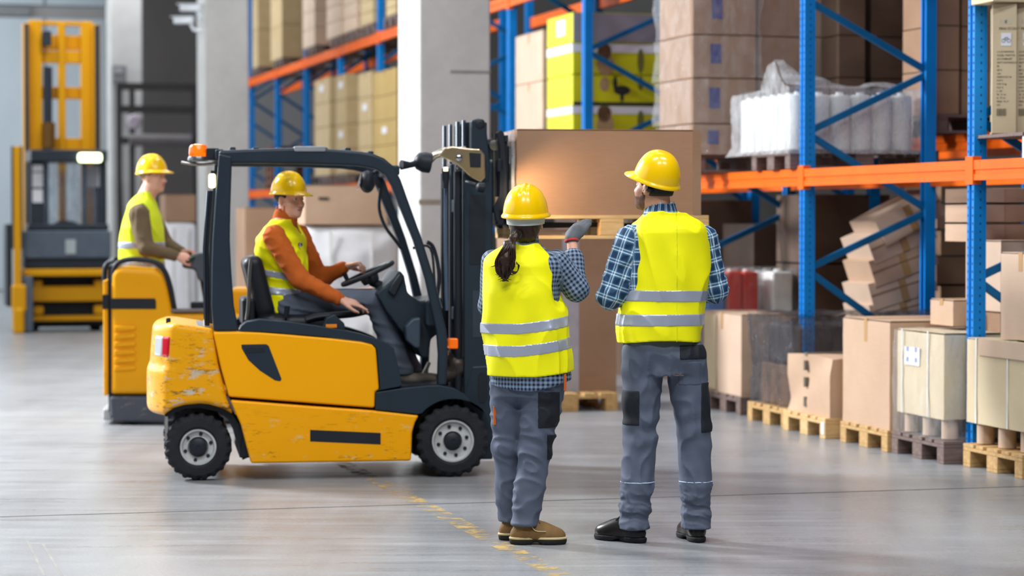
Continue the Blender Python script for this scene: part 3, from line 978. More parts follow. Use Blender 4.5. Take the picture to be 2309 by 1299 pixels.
# yellow and white printed cartons
sY = 8.62
ty0, ty1 = t_of(1292, sY), t_of(1488, sY)
sYF = s_of(1234, ty0)
M_YEL = mat('print_yellow', '#c9c514', .5, var=.05); M_PGREY = mat('print_grey', '#8d8890', .5, var=.04); M_PW = mat('print_white', '#d8d6da', .5, var=.03)
M_PBLK = mat('print_black', '#2b2a28', .5); M_SKIN_P = mat('print_tan', '#a5855f', .6); M_HAIR_P = mat('print_brown', '#5b4028', .6); M_POLE_P = mat('print_olive', '#6d6a2c', .6)
pallet('pallet under the yellow and white printed cartons', sY - .02, ty0 - .02, Z1, m=M_WOOD_OLD)
ys = [412, 308, 234, 164, 93, 26]
ys = [372, 300, 236, 166, 95, 26]
lv = [('bottom', 0), ('second', 1), ('third', 2), ('fourth', 3), ('topmost', 4)]
for k in range(5):
    z0, z1 = z_of(ys[k], sY, ty0), z_of(ys[k+1], sY, ty0) - .012
    if k == 0: z0 = Z1 + P + .002
    body = M_YEL if k < 4 else M_YEL
    c_ = carton(f'{lv[k][0]} yellow printed carton of the stack behind the second row of posts, counted from below', ty0, ty1, z0, z1, sY, sYF, body, group='yellow printed cartons', tape=False, amp=.004)
    sx, sy, sz = c_['dims']
    if k == 4:
        near_print(c_, -sx/2, sx/2, 0.01, sz, M_PGREY, 'grey_end', off=.007)
        aisle_print(c_, -.2, .1, sz*.3, sz*.85, M_PW, 'white_panel', off=.007)
    if k in (1, 3):
        near_print(c_, -sx/2, sx/2, sz * .72, sz, M_PW, 'white_band', off=.007)
        aisle_print(c_, -sy/2, sy/2, sz * .72, sz, M_PW, 'white_band', off=.007)
        # simple figure and pole on the print
        for (cx_, cz_, rx_, rz_, mm) in ((-.13, sz*.74, .07, .09, M_HAIR_P), (-.12, sz*.32, .09, .11, M_SKIN_P), (.24, sz*.45, .035, sz*.42, M_POLE_P)):
            V = [(cx_ + rx_ * math.cos(a * .5236), -sy/2 - .0105, min(sz, cz_ + rz_ * math.sin(a * .5236))) for a in range(12)]
            V2 = [(x, y + .002, z) for x, y, z in V]
            MB().add(V + V2, [tuple(range(12)), tuple(range(23, 11, -1))] + [(i, (i+1) % 12, (i+1) % 12 + 12, i + 12) for i in range(12)]).build('printed_figure', mm, c_)
    if k in (0, 2):
        for (cx_, cz_, rx_, rz_, mm) in ((-.13, sz*.70, .05, .07, M_SKIN_P), (.05, sz*.50, .085, .045, M_PBLK), (.05, sz*.28, .02, .05, M_PBLK), (-.02, sz*.75, .022, .07, M_PBLK), (.24, sz*.75, .03, .07, M_POLE_P)):
            V = [(cx_ + rx_ * math.cos(a * .5236), -sy/2 - .0105, max(0, min(sz, cz_ + rz_ * math.sin(a * .5236)))) for a in range(12)]
            V2 = [(x, y + .002, z) for x, y, z in V]
            MB().add(V + V2, [tuple(range(12)), tuple(range(23, 11, -1))] + [(i, (i+1) % 12, (i+1) % 12 + 12, i + 12) for i in range(12)]).build('printed_figure', mm, c_)
        near_print(c_, -sx/2, sx/2, 0, sz * .1, M_PBLK if k == 2 else M_YEL, 'dark_band', off=.007)
# tan stack to the left of the yellow one
sN = s_of(1224, -.02)
sNF = s_of(1163, -.02)
ysn = [372, 290, 180, 66]
for k in range(3):
    z0, z1 = z_of(ysn[k], sN, 0), z_of(ysn[k+1], sN, 0) - .012
    if k == 0: z0 = Z1 + P + .002
    carton(f"{['lowest', 'middle', 'highest'][k]} light tan carton of the slim stack left of the yellow cartons", -.02, .55, z0, z1, sN, sNF, M_CARD_L, group='slim tan stack', amp=.008)
pallet('pallet under the slim tan stack', sN, -.04, Z1, m=M_WOOD_OLD)
# goods on the second level of that bay
pallet('pallet on the upper beam above the yellow cartons', 9.1, -.02, LVL2 + .004, m=M_WOOD_OLD)
carton('carton on the upper beam above the yellow cartons', 0, 1.1, LVL2 + P + .006, LVL2 + 1.1, 9.12, 9.88, M_CARD_B)
carton('carton on the upper beam next to the thick column', 0, 1.1, LVL2 + .01, LVL2 + .9, 10.4, 11.1, M_CARD_T)

# ---------------------------------------------------------------- far rack goods
def far_stack(idx, xn, xf, ytop, zlev, n, m, desc, t0=-.04, tl=1.0, lab=None, m2=None):
    sn, sf = s_of(xn, t0), s_of(xf, t0)
    z0 = zlev + P + .006
    z1 = z_of(ytop, sn, t0)
    hh = (z1 - z0) / n
    for k in range(n):
        nm = ['lowest', 'second', 'third', 'fourth', 'fifth'][k]
        c = carton(f'{nm} {desc}, counted from below', t0, t0 + tl, z0 + hh*k, z0 + hh*(k+1) - .012, sn, max(sf, sn + .35), m, group='far cartons', tape=(k == n - 1), amp=.006)
        if lab and k in lab:
            aisle_print(c, -.15, .15, hh*.45, hh*.72, M_WHITE, 'white_label')
            near_print(c, -.25, .05, hh*.55, hh*.66, M_INK, 'print')
    p = pallet(f'pallet under the {desc}', sn, t0, zlev, m=M_WOOD_OLD)
L1f, L2f = LVL1 + .124, LVL2 + .104
far_stack(0, 895, 842, 150, L1f, 4, M_CARD_Y, 'ochre carton of the far stack touching the thick column', lab=(1,))
far_stack(1, 839, 809, 158, L1f, 4, M_CARD_T, 'tan carton of the far stack second from the thick column', lab=(0, 2))
far_stack(2, 781, 759, 165, L1f, 4, M_CARD_T, 'tan carton of the far stack third from the thick column', lab=(1, 3))
far_stack(3, 744, 710, 172, L1f, 4, M_CARD_T, 'tan carton of the far stack above the head of the driver', lab=(0, 3))
far_stack(4, 895, 872, -40, L2f, 4, M_CARD_T, 'upper far carton touching the thick column')
far_stack(5, 842, 815, -30, L2f, 3, M_CARD_T, 'upper far carton second from the thick column')
far_stack(6, 806, 775, -30, L2f, 3, M_CARD_L, 'upper far pinkish carton third from the column')
far_stack(7, 770, 738, -30, L2f, 3, M_CARD_L, 'upper far carton in the middle of the far rack')
far_stack(8, 711, 684, -20, L2f, 3, M_CARD_L, 'upper far carton right of the dark gap')
far_stack(9, 637, 612, -20, L2f, 2, M_CARD_T, 'upper far tall carton second from the left column')
far_stack(10, 583, 571, -20, L2f, 2, M_CARD_T, 'upper far tall carton nearest the left column')
# reddish pallets stacked on the far rack
sp, spf = s_of(618, 0), s_of(564, 0)
for k in range(5):
    pallet(['lowest', 'second', 'third', 'fourth', 'topmost'][k] + ' reddish pallet of the pile on the far rack, counted from below', sp, -.02, L1f + k * (PH + .002), m=wood_mat('pallet_red', '#5d3a2a', '#80503a') if 'pallet_red' not in bpy.data.materials else bpy.data.materials['pallet_red'], group='reddish pallets on the far rack')

# ---------------------------------------------------------------- loose goods on the floor behind the forklift
def floor_carton(label, px0, px1, ytop, ybot, Y, depth, m, **kw):
    a, b = at(px0, ybot, Y), at(px1, ybot, Y)
    z1 = at(px0, ytop, Y).z; z0 = max(0.0, a.z)
    w = (b.x - a.x) / math.cos(TH)
    mid = Vector(((a.x + b.x)/2 - SU * depth/2, Y + CU * depth/2, z0))
    return carton(label, -w/2, w/2, z0, z1, -depth/2, depth/2, m, world=mid, wrz=TH, **kw)
M_WRAP_W = mat('white_bale', '#d9d9dc', .5, var=.06, scale=3, bump=.4, bscale=6)
def bale(label, px0, px1, ytop, ybot, Y, depth=.9, m=None):
    a, b = at(px0, ybot, Y), at(px1, ybot, Y)
    z1 = at(px0, ytop, Y).z; z0 = max(0.0, a.z)
    w = (b.x - a.x)
    r = thing('wrapped_bale', label, 'bale', ((a.x + b.x)/2 - SU*depth/2, Y + CU*depth/2, z0), TH)
    me = bulged_box(w, depth, z1 - z0, .07, int(px0), n=7); me.materials.append(m or M_WRAP_W)
    bo = link('wrapping', me, None, r, loc=(0, 0, (z1 - z0)/2))
    sb = bo.modifiers.new('round', 'SUBSURF'); sb.levels = 1; sb.render_levels = 1
    for yy in (-.25, .2):
        MB().box((w * yy - .012, -depth/2 - .065, .04), (w * yy + .012, -depth/2 - .055, z1 - z0 - .04)).build('band', M_STRAP, r)
    return r
bale('lower white bale on the floor behind the forklift seat', 690, 900, 668, 835, 24.0)
bale('upper white bale behind the steering wheel', 690, 900, 512, 662, 24.05)
cc = floor_carton('wide tan carton lying on the white bales behind the driver', 690, 872, 420, 506, 24.0, .7, M_CARD)
near_print(cc, -.28, -.18, .24, .27, M_INK, 'print')
floor_carton('brown carton on the floor behind the back of the driver', 556, 686, 470, 800, 26.0, .7, M_CARD_B)
bale('white wrapped bale behind the hands of the man at the left', 372, 442, 502, 772, 30.5, .7)
floor_carton('brown film-wrapped carton on the white bale at the left', 374, 440, 440, 500, 30.5, .6, M_CARD_B)
# tall carton on a pallet in the aisle behind the raised load
pw = floor_at(1262, 932)
pallet('pallet on the floor under the tall carton behind the woman', 0, 0, m=M_WOOD, world=floor_at(1393, 926) + Vector((0, 0, 0)), wrz=TH + math.pi/2)
tc = floor_carton('tall carton standing in the aisle behind the raised load', 1170, 1391, 520, 893, 19.5, .7, M_CARD_B, tape=False)
sx, sy, sz = tc['dims']
near_print(tc, -.05, .09, .02, sz - .02, mat('grey_sheet', '#a3a0a6', .6), 'grey_sheet')
# ================================================================ smooth solid modelling on a grid
class Solid:
    """signed distance volume; shapes are blended in, the surface is drawn with surface nets"""
    def __init__(self, lo, hi, h):
        self.h = h
        self.lo = np.array(lo, np.float32)
        self.n = [int(math.ceil((hi[i] - lo[i]) / h)) + 1 for i in range(3)]
        self.v = np.full(self.n, 0.2, np.float32)
    def sl(self, lo, hi, pad=0.05):
        out = []
        for i in range(3):
            a = int(math.floor((lo[i] - pad - self.lo[i]) / self.h)); b = int(math.ceil((hi[i] + pad - self.lo[i]) / self.h)) + 1
            out.append(slice(max(0, a), min(self.n[i], max(b, 0))))
        return tuple(out)
    def grid(self, s):
        ax = [self.lo[i] + self.h * np.arange(s[i].start, s[i].stop, dtype=np.float32) for i in range(3)]
        return np.meshgrid(*ax, indexing='ij', sparse=True)
    def full(self):
        return tuple(slice(0, n) for n in self.n)
    def put(self, s, d, k, op):
        a = self.v[s]
        if a.size == 0:
            return self
        if op == 'add':
            if k > 0:
                hh = np.clip(0.5 + 0.5 * (a - d) / k, 0, 1)
                self.v[s] = a + (d - a) * hh - k * hh * (1 - hh)
            else:
                self.v[s] = np.minimum(a, d)
        elif op == 'sub':
            if k > 0:
                d = -d
                hh = np.clip(0.5 - 0.5 * (a - d) / k, 0, 1)
                self.v[s] = a + (d - a) * hh + k * hh * (1 - hh)
            else:
                self.v[s] = np.maximum(a, -d)
        else:
            self.v[s] = np.maximum(a, d)
        return self
    def cone(self, a, b, ra, rb, k=0.02, op='add', sq=None):
        """tapered limb from a to b"""
        a = np.array(a, float); b = np.array(b, float); m = max(ra, rb)
        s = self.sl(np.minimum(a, b) - m, np.maximum(a, b) + m)
        X, Y, Z = self.grid(s)
        d = b - a; L2 = float(d @ d) + 1e-12
        t = np.clip(((X - a[0]) * d[0] + (Y - a[1]) * d[1] + (Z - a[2]) * d[2]) / L2, 0, 1)
        q = np.sqrt((X - a[0] - t * d[0])**2 + (Y - a[1] - t * d[1])**2 + (Z - a[2] - t * d[2])**2)
        return self.put(s, q - (ra + (rb - ra) * t), k, op)
    def ell(self, c, r, k=0.02, op='add', rot=None):
        m = max(r)
        s = self.sl([c[i] - m for i in range(3)], [c[i] + m for i in range(3)])
        X, Y, Z = self.grid(s)
        x, y, z = X - c[0], Y - c[1], Z - c[2]
        if rot is not None:
            M = rot.transposed()
            x, y, z = (M[0][0]*x + M[0][1]*y + M[0][2]*z, M[1][0]*x + M[1][1]*y + M[1][2]*z, M[2][0]*x + M[2][1]*y + M[2][2]*z)
        k0 = np.sqrt((x/r[0])**2 + (y/r[1])**2 + (z/r[2])**2)
        k1 = np.sqrt((x/r[0]**2)**2 + (y/r[1]**2)**2 + (z/r[2]**2)**2) + 1e-9
        return self.put(s, k0 * (k0 - 1) / k1, k, op)
    def box(self, lo, hi, r=0.01, k=0.0, op='add', rot=None, c=None):
        lo = np.array(lo, float); hi = np.array(hi, float)
        cc = (lo + hi) / 2 if c is None else np.array(c, float)
        e = (hi - lo) / 2
        m = float(np.linalg.norm(e)) if rot is not None else 0
        s = self.sl(cc - (m if m else e), cc + (m if m else e))
        X, Y, Z = self.grid(s)
        x, y, z = X - cc[0], Y - cc[1], Z - cc[2]
        if rot is not None:
            M = rot.transposed()
            x, y, z = (M[0][0]*x + M[0][1]*y + M[0][2]*z, M[1][0]*x + M[1][1]*y + M[1][2]*z, M[2][0]*x + M[2][1]*y + M[2][2]*z)
        qx, qy, qz = np.abs(x) - e[0] + r, np.abs(y) - e[1] + r, np.abs(z) - e[2] + r
        d = np.sqrt(np.maximum(qx, 0)**2 + np.maximum(qy, 0)**2 + np.maximum(qz, 0)**2) + np.minimum(np.maximum(qx, np.maximum(qy, qz)), 0) - r
        return self.put(s, d, k, op)
    def loft(self, prof, k=0.02, op='add', n=2.3, off=0.0, zlim=None):
        """stack of superellipse sections: rows of (z, cx, cy, half width, half depth, yaw)"""
        P = np.array(prof, float)
        z0, z1 = (P[0, 0], P[-1, 0]) if zlim is None else zlim
        m = max(P[:, 3].max(), P[:, 4].max()) + off
        s = self.sl([P[:, 1].min() - m, P[:, 2].min() - m, z0 - off], [P[:, 1].max() + m, P[:, 2].max() + m, z1 + off])
        X, Y, Z = self.grid(s)
        zz = Z.ravel()
        # smooth interpolation of the rows
        def ip(col):
            xs = P[:, 0]; ys = P[:, col]
            f = np.interp(zz, xs, ys)
            w = 0.02
            return ((np.interp(zz - w, xs, ys) + 2 * f + np.interp(zz + w, xs, ys)) / 4).reshape(1, 1, -1)
        cx, cy, a, b, yaw = ip(1), ip(2), ip(3) + off, ip(4) + off, ip(5)
        ca, sa = np.cos(yaw), np.sin(yaw)
        x = (X - cx) * ca + (Y - cy) * sa
        y = -(X - cx) * sa + (Y - cy) * ca
        q = (np.abs(x / a)**n + np.abs(y / b)**n)**(1.0 / n)
        d = (q - 1) * np.minimum(a, b)
        d = np.maximum(d, np.maximum(z0 - off - Z, Z - z1 - off))
        return self.put(s, d.astype(np.float32), k, op)
    def field(self, fn, op='clip', k=0.0):
        s = self.full()
        X, Y, Z = self.grid(s)
        return self.put(s, np.broadcast_to(fn(X, Y, Z), self.v.shape).astype(np.float32), k, op)
    def grow(self, amount):
        self.v -= amount
        return self
    def disp(self, fn):
        X, Y, Z = self.grid(self.full())
        self.v = self.v + np.broadcast_to(fn(X, Y, Z), self.v.shape).astype(np.float32)
        return self
    def copy(self):
        o = Solid.__new__(Solid)
        o.h, o.lo, o.n, o.v = self.h, self.lo, list(self.n), self.v.copy()
        return o
    def arrays(self):
        v = self.v; h = self.h
        v[0], v[-1] = 0.2, 0.2; v[:, 0], v[:, -1] = 0.2, 0.2; v[:, :, 0], v[:, :, -1] = 0.2, 0.2
        ins = v < 0
        c = ins[:-1, :-1, :-1].astype(np.int8)
        for i in (0, 1):
            for j in (0, 1):
                for k in (0, 1):
                    if i + j + k:
                        c = c + ins[i:v.shape[0]-1+i, j:v.shape[1]-1+j, k:v.shape[2]-1+k]
        I = np.argwhere((c > 0) & (c < 8))
        idx = np.full(c.shape, -1, np.int32)
        idx[I[:, 0], I[:, 1], I[:, 2]] = np.arange(len(I))
        acc = np.zeros((len(I), 3)); cnt = np.zeros(len(I))
        cor = [(i, j, k) for i in (0, 1) for j in (0, 1) for k in (0, 1)]
        for a in cor:
            for ax in range(3):
                if a[ax]:
                    continue
                b = list(a); b[ax] = 1
                va = v[I[:, 0] + a[0], I[:, 1] + a[1], I[:, 2] + a[2]]
                vb = v[I[:, 0] + b[0], I[:, 1] + b[1], I[:, 2] + b[2]]
                m = (va < 0) != (vb < 0)
                t = np.where(m, va / np.where(m, va - vb, 1), 0)
                p = np.array(a, float)[None, :] + np.zeros((len(I), 3))
                p[:, ax] += t
                acc[m] += p[m]; cnt[m] += 1
        P = (I + acc / cnt[:, None]) * h + self.lo
        quads = []
        for ax in range(3):
            u, w = [(1, 2), (2, 0), (0, 1)][ax]
            s0 = [slice(None)] * 3; s1 = [slice(None)] * 3
            s0[ax] = slice(0, -1); s1[ax] = slice(1, None)
            A = ins[tuple(s0)]; B = ins[tuple(s1)]
            E = np.argwhere(A != B)
            E = E[(E[:, u] > 0) & (E[:, w] > 0) & (E[:, u] < v.shape[u]-1) & (E[:, w] < v.shape[w]-1)]
            flip = A[E[:, 0], E[:, 1], E[:, 2]]
            def g(du, dw):
                q = E.copy(); q[:, u] += du; q[:, w] += dw
                return idx[q[:, 0], q[:, 1], q[:, 2]]
            Q = np.stack([g(-1, -1), g(0, -1), g(0, 0), g(-1, 0)], 1)
            Q[~flip] = Q[~flip][:, ::-1]
            quads.append(Q)
        return P, np.concatenate(quads)
    def build(self, name, m, parent=None, relax=1, attr=None, loc=None):
        P, Q = self.arrays()
        if relax:                       # a light smoothing pass
            for _ in range(relax):
                S = np.zeros_like(P); N = np.zeros(len(P))
                for a, b in ((0, 1), (1, 2), (2, 3), (3, 0)):
                    np.add.at(S, Q[:, a], P[Q[:, b]]); np.add.at(N, Q[:, a], 1)
                    np.add.at(S, Q[:, b], P[Q[:, a]]); np.add.at(N, Q[:, b], 1)
                P = P * 0.5 + 0.5 * S / np.maximum(N, 1)[:, None]
        me = bpy.data.meshes.new(name)
        me.vertices.add(len(P)); me.vertices.foreach_set('co', P.astype(np.float32).ravel())
        me.loops.add(Q.size); me.loops.foreach_set('vertex_index', Q.astype(np.int32).ravel())
        me.polygons.add(len(Q))
        me.polygons.foreach_set('loop_start', np.arange(0, Q.size, 4, dtype=np.int32))
        me.update(calc_edges=True)
        me.polygons.foreach_set('use_smooth', np.ones(len(Q), bool))
        if attr is not None:
            uv = attr(P)
            a = me.attributes.new('weave', 'FLOAT_VECTOR', 'POINT')
            a.data.foreach_set('vector', uv.astype(np.float32).ravel())
        o = bpy.data.objects.new(name, me); COL.objects.link(o)
        me.materials.append(m)
        o.parent = parent
        if loc is not None:
            o.location = loc
        return o
def poly_sdf(poly):
    """signed distance to a closed 2-D outline"""
    Pn = np.array(poly, float)
    def fn(x, z):
        d = np.full(np.broadcast(x, z).shape, 1e9); ins = np.zeros(d.shape, bool)
        n = len(Pn)
        for i in range(n):
            a, b = Pn[i], Pn[(i + 1) % n]
            e = b - a
            t = np.clip(((x - a[0]) * e[0] + (z - a[1]) * e[1]) / (e @ e + 1e-12), 0, 1)
            d = np.minimum(d, (x - a[0] - t * e[0])**2 + (z - a[1] - t * e[1])**2)
            c = (a[1] <= z) != (b[1] <= z)
            with np.errstate(divide='ignore', invalid='ignore'):
                xi = a[0] + (z - a[1]) / (b[1] - a[1] if b[1] != a[1] else 1e-9) * e[0]
            ins ^= (c & (x < xi))
        return np.where(ins, -np.sqrt(d), np.sqrt(d))
    return fn
# ================================================================ FORKLIFT
FA = R(8.5)                                       # heading, to the right and slightly away
FY = -0.53                                        # near flank of the truck, local y
_c, _s = math.cos(FA), math.sin(FA)
FO = floor_at(1022, 1077) - Vector((-_s * FY, _c * FY, 0))   # floor point under the middle of the front axle
def fk(px, py, yl=FY):
    """local x, z of a picture point on the lengthwise plane y = yl of the truck"""
    d = ray(px, py)
    # plane: (-s, c) . (P - FO) = yl
    n = Vector((-_s, _c, 0))
    k = (yl + n.dot(FO) - n.z * CAMH - n.dot(Vector((0, 0, 0)))) / n.dot(d)
    Pw = Vector((d.x * k, d.y * k, CAMH + d.z * k)) - FO
    return (_c * Pw.x + _s * Pw.y, Pw.z)
def fks(pts, yl=FY):
    return [fk(x, y, yl) for x, y in pts]
def wear_mat(name, base, dark, chip, amt=0.5, rough=0.32, zfade=None):
    g = NT(name)
    v = g.coords((1, 1, 1))
    n1 = g.noise(g.coords((1.4, 1.4, 6)), 4.5, 10, 0.8)
    n2 = g.noise(g.coords((1, 1, 2.5)), 7.0, 8, 0.75)
    c = g.ramp(g.noise(v, 1.2, 3), [(0.3, lin(base)), (0.7, tuple(x * 1.06 for x in lin(base)[:3]))])
    lo = 0.68 - amt * 0.12
    scr = g.ramp(n1, [(lo, (0, 0, 0)), (lo + .05, (1, 1, 1))])
    chp = g.ramp(n2, [(lo + .02, (0, 0, 0)), (lo + .06, (1, 1, 1))])
    if zfade:
        sep = g.n('ShaderNodeSeparateXYZ'); g.l(v, sep.inputs[0])
        mr = g.n('ShaderNodeMapRange')
        mr.inputs[1].default_value = zfade[0]; mr.inputs[2].default_value = zfade[1]
        mr.inputs[3].default_value = 1.0; mr.inputs[4].default_value = zfade[2]
        g.l(sep.outputs[2], mr.inputs[0])
        scr = g.mix(1.0, scr, mr.outputs[0], 'MULTIPLY'); chp = g.mix(1.0, chp, mr.outputs[0], 'MULTIPLY')
    c = g.mix(scr, c, lin(dark))
    c = g.mix(chp, c, lin(chip))
    g.b.inputs['Specular IOR Level'].default_value = 0.22
    return g.done(c, rough)
M_FYEL = wear_mat('truck_yellow', '#fbab00', '#b07a12', '#c79a3a', 0.1)
M_FYEL_W = wear_mat('truck_yellow_scuffed', '#f8a900', '#8a6418', '#cfc49a', 0.92, 0.38, (0.10, 0.42, 0.12))
M_FYEL_C = wear_mat('counterweight_yellow', '#eea408', '#7a571d', '#c4c2b4', 1.15, 0.36, (0.42, 0.95, 0.30))
M_FDARK = mat('truck_anthracite', '#232f3b', 0.42, var=0.10, scale=5)
M_FDARK2 = mat('truck_black', '#1e232b', 0.5, var=0.15, scale=6)
M_PLAST = mat('black_plastic', '#23282f', 0.55, var=0.1)
M_RUB = mat('tyre_rubber', '#22242a', 0.8, var=0.25, scale=12, bump=0.3, bscale=60)
M_RIM = mat('rim_white', '#b9bbbb', 0.45, var=0.18, scale=14)
M_CHROME = mat('bright_rod', '#c9ced6', 0.12, 1.0, var=0.05)
M_STEEL = mat('bare_steel', '#8d8a86', 0.3, 0.9, var=0.2, scale=15)
M_SEAT = mat('seat_black', '#191d24', 0.45, var=0.15)
M_AMBER = None
def glassy(name, color, strength=0.0, rough=0.15):
    g = NT(name)
    g.b.inputs['Transmission Weight'].default_value = 0.35
    if strength:
        g.b.inputs['Emission Color'].default_value = lin(color)
        g.b.inputs['Emission Strength'].default_value = strength
    return g.done(lin(color), rough)
M_AMBER = glassy('amber_lens', '#ff7a10', 0.35)
M_REDL = glassy('red_lens', '#d01c30', 0.2)
M_CLRL = glassy('clear_lens', '#dfe6ec', 0.15)
fkl = thing('forklift', 'yellow and anthracite electric forklift with orange beacon lifting a carton', 'forklift', FO, FA)

def arc_pts(cx, cz, r, a0, a1, n=14):
    return [(cx + r * math.cos(R(a0 + (a1 - a0) * i / n)), cz + r * math.sin(R(a0 + (a1 - a0) * i / n))) for i in range(n + 1)]
# wheels ------------------------------------------------------------
RF, RR_ = 0.217, 0.199
XF = 0.0
XR = fk(447, 1009, -0.50)[0]
def make_wheel(name, x, y, r, w, rim_r, hub_r, nlug, side):
    wl = bpy.data.objects.new(name, None); COL.objects.link(wl)
    wl.parent = fkl; wl.location = (x, y, r)
    seg = 80
    prof = [(rim_r * .98, -w/2 + .012), (rim_r + .012, -w/2), (r - .03, -w/2 + .004), (r - .012, -w/2 + .014), (r, -w/2 + .03), (r, 0.0), (r, w/2 - .03), (r - .012, w/2 - .014), (r - .03, w/2 - .004), (rim_r + .012, w/2), (rim_r * .98, w/2 - .012)]
    V = []; Fc = []
    for i, (rr, zz) in enumerate(prof):
        for k in range(seg):
            a = 2 * math.pi * k / seg
            q = rr
            if 2 <= i <= 8:
                ph = k % 4 if i <= 5 else (k + 2) % 4
                if ph in (0, 1):
                    q = rr - (0.012 if i in (3, 4, 5, 6, 7) else 0.004)
            V.append((q * math.cos(a), zz, q * math.sin(a)))
    n = len(prof)
    for i in range(n - 1):
        for k in range(seg):
            Fc.append((i*seg+k, i*seg+(k+1) % seg, (i+1)*seg+(k+1) % seg, (i+1)*seg+k))
    MB().add(V, Fc).build('tyre', M_RUB, wl)
    Ry = Matrix.Rotation(R(90), 4, 'X')           # turn axis z -> -y
    sd = side
    def disc(prof, nm, m, par=wl):
        Mx = Matrix.Rotation(R(90) * (1 if sd < 0 else -1), 4, 'X')
        return MB().lathe(prof, Mx, 36).build(nm, m, par, smooth=True)
    rim = disc([(.01, -.02), (rim_r, -.02), (rim_r, w/2 - .012), (rim_r - .012, w/2 - .012), (rim_r - .02, w/2 - .03), (rim_r * .62, w/2 - .035), (hub_r + .008, w/2 - .028), (hub_r + .004, w/2 - .05)], 'rim', M_RIM)
    disc([(.005, 0), (hub_r, 0), (hub_r, w/2 - .014), (hub_r * .8, w/2 - .006), (.012, w/2 - .004), (.01, w/2 - .008)], 'hub', M_FDARK2)
    rl = (hub_r + rim_r) / 2 * 0.98
    for k in range(nlug):
        a = 2 * math.pi * (k + .3) / nlug
        Mx = Matrix.Translation((rl * math.cos(a), 0, rl * math.sin(a))) @ Matrix.Rotation(R(90) * (1 if sd < 0 else -1), 4, 'X')
        MB().lathe([(.011, w/2 - .05), (.011, w/2 - .026), (.007, w/2 - .022)], Mx, 8).build('lug_nut', M_FDARK2, rim)
    return wl
make_wheel('front_wheel', XF, -.445, RF, .17, .128, .05, 8, -1)
make_wheel('front_wheel', XF, .445, RF, .17, .128, .05, 8, 1)
make_wheel('rear_wheel', XR, -.425, RR_, .15, .108, .052, 6, -1)
make_wheel('rear_wheel', XR, .425, RR_, .15, .108, .052, 6, 1)

# chassis core -------------------------------------------------------
core = fks([(540, 1035), (930, 1030), (940, 930), (1000, 900), (1000, 870), (905, 868), (880, 790), (830, 775), (545, 760), (500, 760), (520, 900), (552, 960)])
MB().prism(core, -.47, .47).build('chassis', M_FDARK2, fkl, bevel=.01)
MB().bar((XR, -.36, RR_), (XR, .36, RR_), .10, .10).build('rear_axle', M_FDARK2, fkl)
MB().bar((XF, -.37, RF), (XF, .37, RF), .14, .16).build('front_axle', M_FDARK2, fkl)

# counterweight -------------------------------------------------------
cw_px = [(300, 738), (368, 729), (380, 727), (480, 742), (492, 819), (512, 899), (527, 936), (508, 925), (493, 919), (472, 913), (451, 911), (417, 914), (392, 921), (378, 932), (372, 940), (300, 944)]
cw = fks(cw_px)
xr_edge = fk(384, 850)[0]
HALF = .53
sd = Solid((xr_edge - .18, -.60, .25), (fk(530, 900)[0] + .05, .60, 1.02), .0105)
_p = poly_sdf(cw)
def _cw(X, Y, Z):
    d2 = _p(X[:, 0, :][:, None, :], Z[0, 0, :][None, None, :]) if False else _p(X, Z)
    rr = .035
    qx = d2 + rr; qy = np.abs(Y) - HALF + rr
    d = np.sqrt(np.maximum(qx, 0)**2 + np.maximum(qy, 0)**2) + np.minimum(np.maximum(qx, qy), 0) - rr
    yy = np.abs(Y) / HALF
    bulge = .115 * (1 - yy**2.4)
    step = .022 * (1 / (1 + np.exp((Z - .66) / .012))) - .02 * np.clip((Z - .72) / .25, 0, 1)   # a lip half way down, leaning in to the top
    dr = (xr_edge - bulge - step) - X
    k = .05
    h = np.clip(.5 - .5 * (d - dr) / k, 0, 1)
    return d + (dr - d) * h + k * h * (1 - h)
sd.field(_cw, 'add')
cw_solid = sd.copy()
# recess on the deck
cwo = sd.build('counterweight', M_FYEL_C, fkl)
# tail lamps follow the same curved surface
def lamp_patch(name, m, ylo, yhi, grow):
    q = cw_solid.copy().grow(grow)
    z0, z1 = fk(370, 808)[1], fk(370, 760)[1]
    q.field(lambda X, Y, Z: np.maximum(np.maximum(ylo - Y, Y - yhi), np.maximum(z0 - Z, Z - z1)) + 0 * X, 'clip')
    q.field(lambda X, Y, Z: X - (xr_edge + .06) + 0 * Y + 0 * Z, 'clip')
    return q.build(name, m, fkl)
lamp_patch('tail_lamp', M_CLRL, -.42, -.28, .006)
lamp_patch('brake_lamp', M_REDL, -.505, -.42, .006)
lamp_patch('tail_lamp', M_CLRL, .28, .42, .006)
lamp_patch('brake_lamp', M_REDL, .42, .505, .006)
# grey deck on the counterweight and its filler cap
x0, z0 = fk(392, 735); x1, z1 = fk(476, 742)
MB().prism([(x0, z0 - .012), (x0, z0 + .004), (x1, z1 + .008), (x1, z1 - .02)], -.40, .40).build('rear_deck', mat('deck_grey', '#73767b', .5), fkl, bevel=.004)
MB().lathe([(.012, 0), (.014, .01), (.014, .03), (.01, .036)], Matrix.Translation((fk(372, 727)[0] + .02, -.40, fk(372, 727)[1] - .015)), 12).build('cap', M_PLAST, fkl)
